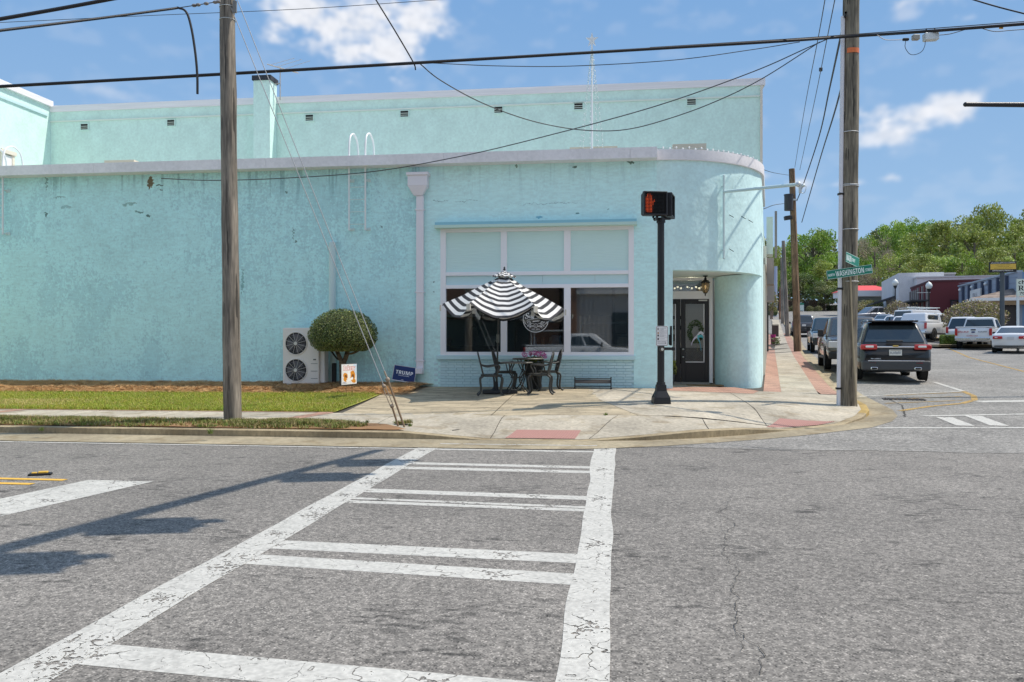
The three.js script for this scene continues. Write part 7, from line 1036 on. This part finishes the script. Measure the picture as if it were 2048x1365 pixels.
{ const lamp = (u, v, D, label) => { const p = lotAt(u, D), g = thing('lamp_post', label, 'lamp post', p), h = EYE + (CY - v) / F * D - p.y; part(g, 'post', [cyl(.09, .06, h - .3, 0, 0, 0, 10), cyl(.2, .14, .5, 0, 0, 0, 10), cyl(.1, .2, .3, 0, h - .45, 0, 10)], mBlackMatt); part(g, 'globe', lathe([[.12, h - .2], [.3, h], [.32, h + .2], [.22, h + .42], [.06, h + .52], [.001, h + .6]], 16), M(lin(.78, .8, .76), .3)); return g; }; lamp(1791, 569, 88, 'black lamp post with a white globe before the grey shop'); lamp(1858.5, 575, 82, 'black lamp post with a white globe at the burgundy shop corner'); }
function bush(u, D, w, h, label, cols, y0 = 0, n = 2600, leaf = .09, name = 'shrub', twig = true) {
  const p = lotAt(u, D), g = thing(name, label, 'shrub', p); const lg = leafGeo(n, () => { const a = rr(0, 6.283), z = rr(-.5, 1), q = Math.sqrt(Math.max(0, 1 - z * z)), r = Math.pow(rr(.3, 1), .4) * (1 + .15 * (vn(a * 2 + 5, z * 3 + 5, 64, 611) - .5)); return [V(Math.cos(a) * q * w * r, y0 + h * .38 + z * h * .62 * r, Math.sin(a) * q * w * r), V(Math.cos(a) * q, z, Math.sin(a) * q)]; }, leaf);
  leafTint(lg, (i) => { const c = cols[Math.floor(rnd() * cols.length)], k = rr(.6, 1.3); return c.map((v) => v * k); }); part(g, 'crown', lg, mLeaf);
  if (twig) { const tw = []; for (let i = 0; i < 26; i++) { const a = rr(0, 6.283), r = rr(.2, .75) * w; tw.push(rod(V(rr(-.2, .2), 0, rr(-.2, .2)), V(Math.cos(a) * r, y0 + h * rr(.35, .75), Math.sin(a) * r), .025, 4, .01)); } part(g, 'stems', tw, M(lin(.36, .27, .22), .9)); } return g;
}
const cY = [[.36, .30, .07], [.30, .28, .07], [.22, .24, .06]], cBr = [[.34, .26, .2], [.28, .22, .17], [.3, .28, .1]], cG = [[.10, .17, .03], [.14, .22, .035], [.08, .12, .03]], cD = [[.05, .085, .025], [.07, .11, .03]];
bush(1950, 57, 2.0, 2.3, 'wide yellow and pink crape myrtle clump before the stone office', [...cY, ...cBr, [.45, .35, .3]], .7, 4200, .09, 'myrtle_clump'); bush(1796, 82, 1.25, 2.2, 'twiggy brown round myrtle clump before the grey shop', [...cBr, [.32, .28, .09]], .6, 1800, .09, 'myrtle_clump'); bush(1738, 115, 2.6, 2.4, 'yellow green shrub row in front of the red roofed building', cY, .2, 2400, .12); bush(1718, 112, 2.0, 2.0, 'brownish shrub at the end of the yellow shrub row', [...cBr, ...cY], .1, 1800, .12); bush(1730, 100, 1.2, .8, 'low bright green shrub behind the grey pickup', [[.18, .26, .04]], 0, 1200, .08); bush(1880, 78, .9, 1.5, 'orange brown shrub at the burgundy shop window', [[.36, .2, .05], [.2, .2, .05]], 0, 900, .08);
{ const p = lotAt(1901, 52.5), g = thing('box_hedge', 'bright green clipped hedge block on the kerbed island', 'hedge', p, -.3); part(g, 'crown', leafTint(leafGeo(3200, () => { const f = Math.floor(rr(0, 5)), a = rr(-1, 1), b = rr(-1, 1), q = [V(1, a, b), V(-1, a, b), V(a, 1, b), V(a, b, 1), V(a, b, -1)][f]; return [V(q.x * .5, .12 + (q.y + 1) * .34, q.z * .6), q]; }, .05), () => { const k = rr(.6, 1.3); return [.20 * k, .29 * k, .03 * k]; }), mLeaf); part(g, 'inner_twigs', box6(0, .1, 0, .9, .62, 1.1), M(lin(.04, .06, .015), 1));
  const isl = structGroup('island'), c = lotAt(1905, 53.5); part(isl, 'island_kerb', [rb(4.2, .16, .2, c.x + .2, c.y + .08, c.z + 1.9, .03), rb(.2, .16, 4, c.x - 1.9, c.y + .08, c.z, .03)], mKerb); part(isl, 'island_soil', bx(4, .1, 4, c.x + .2, c.y + .05, c.z), M(lin(.2, .15, .1), 1)); }
// ------------------------------------------------------------------ trees
function treeGeo(seed, style) {
  SEED = seed; const clumps = [], H = 1;                          // unit tree: crown within radius ~.42, height 1
  const n = style === 'tall' ? 34 : 30; for (let i = 0; i < n; i++) { const a = rr(0, 6.283), y = rr(.30, .92), env = style === 'tall' ? .20 * Math.sqrt(Math.max(.05, 1 - Math.pow((y - .6) / .42, 2))) * 1.5 : .36 * Math.sqrt(Math.max(.04, 1 - Math.pow((y - .58) / .42, 2))), r = env * Math.sqrt(rr(.1, 1)); clumps.push([V(Math.cos(a) * r, y, Math.sin(a) * r), rr(.08, .15), rr(.75, 1.2), rr(-.03, .03)]); }
  const per = 230, sparse = style === 'twig'; const lg = leafGeo(n * per, (i) => { const c = clumps[Math.floor(i / per)], d = V(rr(-1, 1), rr(-.7, 1), rr(-1, 1)).normalize(), r = c[1] * Math.pow(rnd(), sparse ? .6 : .33); return [c[0].clone().add(V(d.x * r, d.y * r * .75, d.z * r)), d]; }, sparse ? .009 : .0165);
  const pal = { green: [.28, .43, .05], yellow: [.38, .46, .09], pine: [.32, .38, .07], twig: [.42, .36, .24], tall: [.33, .39, .07], dark: [.17, .23, .05] }[style];
  leafTint(lg, (i) => { const c = clumps[Math.floor(i / per)], k = c[2] * rr(.65, 1.35); return [(pal[0] + c[3]) * k, pal[1] * k, pal[2] * k]; });
  const wood = [tube([V(0, -.02, 0), V(.008, .25, .005), V(-.006, .5, 0), V(.004, .8, .0)], .014, 12, 6)]; for (const [c] of clumps) if (rnd() < (sparse ? 1 : .55)) { const y = Math.max(.16, c.y - rr(.12, .28)); wood.push(tube([V(0, y, 0), V(c.x * .5, mix(y, c.y, .55), c.z * .5), c], sparse ? .0035 : .0045, 6, 4)); }
  return [lg, merge(wood)];
}
const mBark = M(lin(.15, .125, .10), 1), kinds = {}; for (const [k, s] of [['green', 21], ['yellow', 33], ['pine', 45], ['twig', 57], ['tall', 69], ['dark', 81], ['green2', 93], ['yellow2', 105]]) kinds[k] = treeGeo(s, k.replace('2', ''));
SEED = 4242;
function tree(kind, u, vTop, wpx, D, label) { const x = (u - CX) / F * D, y = gAt(x, -D) - .2, h = EYE + (CY - vTop) / F * D - y, g = thing('broadleaf_tree', label, 'tree', V(x, y, -D), rr(0, 6.28), 'trees on the rise behind the lot'), [lg, wd] = kinds[kind]; part(g, 'crown', lg, mLeaf); part(g, 'trunk', wd, mBark); const sx = wpx / F * D / .78; g.scale.set(sx, h, sx); return g; }
tree('green', 1626, 447, 108, 190, 'big rounded bright green tree at the end of the side street'); tree('green2', 1580, 486, 60, 205, 'green tree left of the big rounded tree behind the brown pole'); tree('yellow', 1549, 490, 54, 180, 'yellow green tree beside the side wall shopfronts'); tree('yellow2', 1655, 520, 80, 172, 'olive tree in front of the big rounded tree'); tree('dark', 1600, 545, 90, 176, 'dark low tree behind the hedge at the street end'); tree('dark', 1690, 545, 90, 180, 'dark low tree behind the corner pole');
tree('twig', 1750, 472, 92, 165, 'bare budding brown tree above the red roofed building'); tree('green', 1722, 462, 70, 200, 'green tree right behind the corner pole'); tree('green2', 1776, 440, 100, 205, 'tall green tree behind the bare brown tree'); tree('green', 1828, 424, 100, 190, 'tall bright green tree above the white store'); tree('yellow', 1800, 505, 92, 150, 'yellow green tree low behind the grey shop'); tree('yellow2', 1862, 446, 110, 170, 'olive yellow tree over the burgundy shop'); tree('pine', 1905, 436, 130, 160, 'broad olive tree left of the tallest tree'); tree('tall', 1975, 402, 100, 150, 'tallest layered tree above the yellow letter board sign'); tree('pine', 1950, 450, 120, 138, 'olive tree in front of the tallest tree'); tree('yellow2', 2030, 440, 140, 140, 'olive tree at the right edge above the metal building'); tree('tall', 2062, 405, 100, 155, 'tall tree cut by the right edge'); tree('yellow', 1870, 505, 100, 132, 'pale yellow green tree directly behind the burgundy shop'); tree('pine', 2000, 490, 110, 125, 'low olive tree behind the letter board post'); tree('green', 1925, 500, 90, 130, 'green low tree behind the metal building'); tree('dark', 1650, 560, 80, 168, 'dark understorey tree at the street end hedge'); tree('dark', 1735, 540, 80, 175, 'dark understorey tree behind the red roof'); tree('yellow', 1835, 530, 90, 140, 'yellow tree filling the gap over the white store'); tree('pine', 2080, 470, 120, 120, 'olive tree beyond the right edge');
{ // the mass of wood behind, one far-off wall of foliage
  const lg = leafGeo(26000, () => { const u = rr(1490, 2200), D = rr(215, 240), x = (u - CX) / F * D, y0 = gAt(x, -D), top = EYE + (CY - (500 + 22 * Math.sin(u * .045) + 14 * Math.sin(u * .11) + (u > 1700 ? -18 : 0))) / F * D; return [V(x, mix(y0, top, Math.sqrt(rnd())), -D + rr(-4, 4)), V(rr(-.4, .4), .6, 1).normalize()]; }, .75); leafTint(lg, () => { const k = rr(.45, 1.2); return [.17 * k, .21 * k, .055 * k]; });
  const m = mesh('distant_wood', lg, mLeaf, scene); tag(m, 'far green wood closing the view behind the trees', 'wood'); m.userData.kind = 'stuff'; }
{ // hedge, shrubs and sign at the end of the street
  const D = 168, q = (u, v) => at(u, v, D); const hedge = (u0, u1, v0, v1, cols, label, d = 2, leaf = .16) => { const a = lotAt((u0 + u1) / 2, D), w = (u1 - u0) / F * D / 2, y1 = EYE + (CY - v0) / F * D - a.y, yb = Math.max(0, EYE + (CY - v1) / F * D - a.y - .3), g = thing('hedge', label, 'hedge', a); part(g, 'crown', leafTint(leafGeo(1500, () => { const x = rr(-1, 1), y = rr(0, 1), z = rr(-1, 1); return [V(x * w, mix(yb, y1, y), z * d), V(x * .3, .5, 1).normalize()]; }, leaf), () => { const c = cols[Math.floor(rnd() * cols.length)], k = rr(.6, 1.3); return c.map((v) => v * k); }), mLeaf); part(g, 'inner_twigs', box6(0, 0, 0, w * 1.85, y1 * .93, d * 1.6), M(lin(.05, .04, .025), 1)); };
  hedge(1553, 1592, 601, 618, [[.16, .08, .05], [.10, .07, .03]], 'dark red brown hedge left of the small green sign'); hedge(1611, 1645, 601, 618, [[.17, .09, .055], [.10, .07, .03]], 'dark red brown hedge right of the small green sign'); hedge(1655, 1690, 611, 622, cD, 'low dark green hedge beside the corner pole', 1.2);
  for (const [u, lab] of [[1574, 'round clipped shrub under the left hedge'], [1586, 'second round clipped shrub under the left hedge'], [1620, 'round clipped shrub under the right hedge'], [1637, 'second round clipped shrub under the right hedge']]) bush(u, 160, .75, 1.2, lab, [[.14, .16, .04], [.20, .20, .05]], 0, 700, .1, 'round_shrub', false);
  const s = lotAt(1602, 158), g = thing('monument_sign', 'small green and white sign between the two red hedges', 'sign', s); part(g, 'panel', [box6(0, .3, 0, 1.15, 1.1, .2)], M(lin(.6, .7, .68), .6)); part(g, 'header', box6(0, 1.4, .02, 1.1, .35, .22), M(lin(.03, .22, .15), .6)); part(g, 'post', [box6(-.5, 0, 0, .1, .4, .1), box6(.5, 0, 0, .1, .4, .1)], mWhite);
}
for (const [u, D, lab] of [[1543.5, 110, 'yellow green street shrub beside the side wall far up the walk'], [1545, 125, 'rounded green street shrub at the top of the walk']]) { const p = lotAt(u, D); p.y = groundW(p.x, p.z); const b = bush(u, D, .8, u < 1544 ? 3.2 : 1.4, lab, u < 1544 ? cY : cG, u < 1544 ? .8 : 0, 900, .12, 'street_shrub'); b.position.y = p.y; }
// ------------------------------------------------------------------ across Main Street, behind the viewer: what the panes mirror
{
  const g = thing('metal_warehouse', 'grey ribbed metal warehouse with a brick end across the road', 'building', st(0, -14, 0), -A), mR = M(lin(.56, .56, .56), .6), H = 7;
  part(g, 'wall', box6(8.6, 0, 3, 24, H, 6), mR); part(g, 'roof', box6(8.6, H, 3, 24.4, .2, 6.4), M(lin(.3, .3, .3), .7)); const rib = []; for (let x = -3.2; x < 20.4; x += .3) rib.push(box6(x, 0, -.03, .05, H, .05)); part(g, 'ribs', rib, M(lin(.46, .46, .47), .6));
  part(g, 'brick_pier', box6(-2.9, 0, -.15, .8, H, .3), M(lin(.26, .15, .11), .9)); part(g, 'cornice', box6(8.6, 4.6, -.12, 24, .22, .25), mWhite); part(g, 'roller_door', box6(5.5, 0, -.06, 3.6, 3.8, .1), M(lin(.6, .6, .58), .6)); part(g, 'window', box6(.6, 1.2, -.04, 1.6, 2.2, .06), M(lin(.04, .06, .08), .15)); part(g, 'door', box6(9, 0, -.05, 1.1, 2.2, .08), M(lin(.1, .12, .12), .5));
  part(g, 'wall_sign', new THREE.CylinderGeometry(.75, .75, .08, 28).rotateX(Math.PI / 2).translate(2.9, 4.05, -.16), M(lin(.65, .63, .58), .6)); part(g, 'wall_lamp', box6(-1.7, 5.6, -.4, .6, .3, .3), mWhite);
  const h = thing('brick_shop', 'dark brick shop across the road beside the warehouse', 'building', st(-10.2, -15, 0), -A); part(h, 'wall', box6(0, 0, 4, 13, 6, 8), M(lin(.16, .09, .065), .9)); part(h, 'shopfront', box6(0, .4, -.05, 9, 2.6, .1), M(lin(.03, .04, .05), .1)); part(h, 'awning', box6(0, 3.1, -.7, 10, .2, 1.4), M(lin(.05, .1, .08), .7)); part(h, 'roof', box6(0, 6, 4, 13.3, .25, 8.3), M(lin(.25, .24, .23), .8));
  const tk = pickup({ name: 'parked_pickup', label: 'white pickup with a ladder rack standing across the road from the shop', pos: st(-1.9, -5.4, .004), turn: -A, paint: mWhiteCar }); part(tk, 'ladder_rack', [...[-2.6, -.8].flatMap((x) => [rod(V(x, 1.3, -.85), V(x, 2.1, -.85), .025), rod(V(x, 1.3, .85), V(x, 2.1, .85), .025), rod(V(x, 2.1, -.85), V(x, 2.1, .85), .025)]), rod(V(-2.6, 2.1, .85), V(-.8, 2.1, .85), .025), rod(V(-2.6, 2.1, -.85), V(-.8, 2.1, -.85), .025)], mGalv);
  const q = st(-7.7, -3.1, 0), up = thing('utility_pole', 'wooden utility pole across the road beside the pickup', 'utility pole', q); part(up, 'shaft', poleGeo(V(0, -.2, 0), V(.1, 10, 0), .2, .15, .008), mPole);
  const fw = struct('far_footway', sheet(-40, 40, -14, -7.6, 40, 4, () => .12, 0), mKerb);
}
renderer.render(scene, camera);
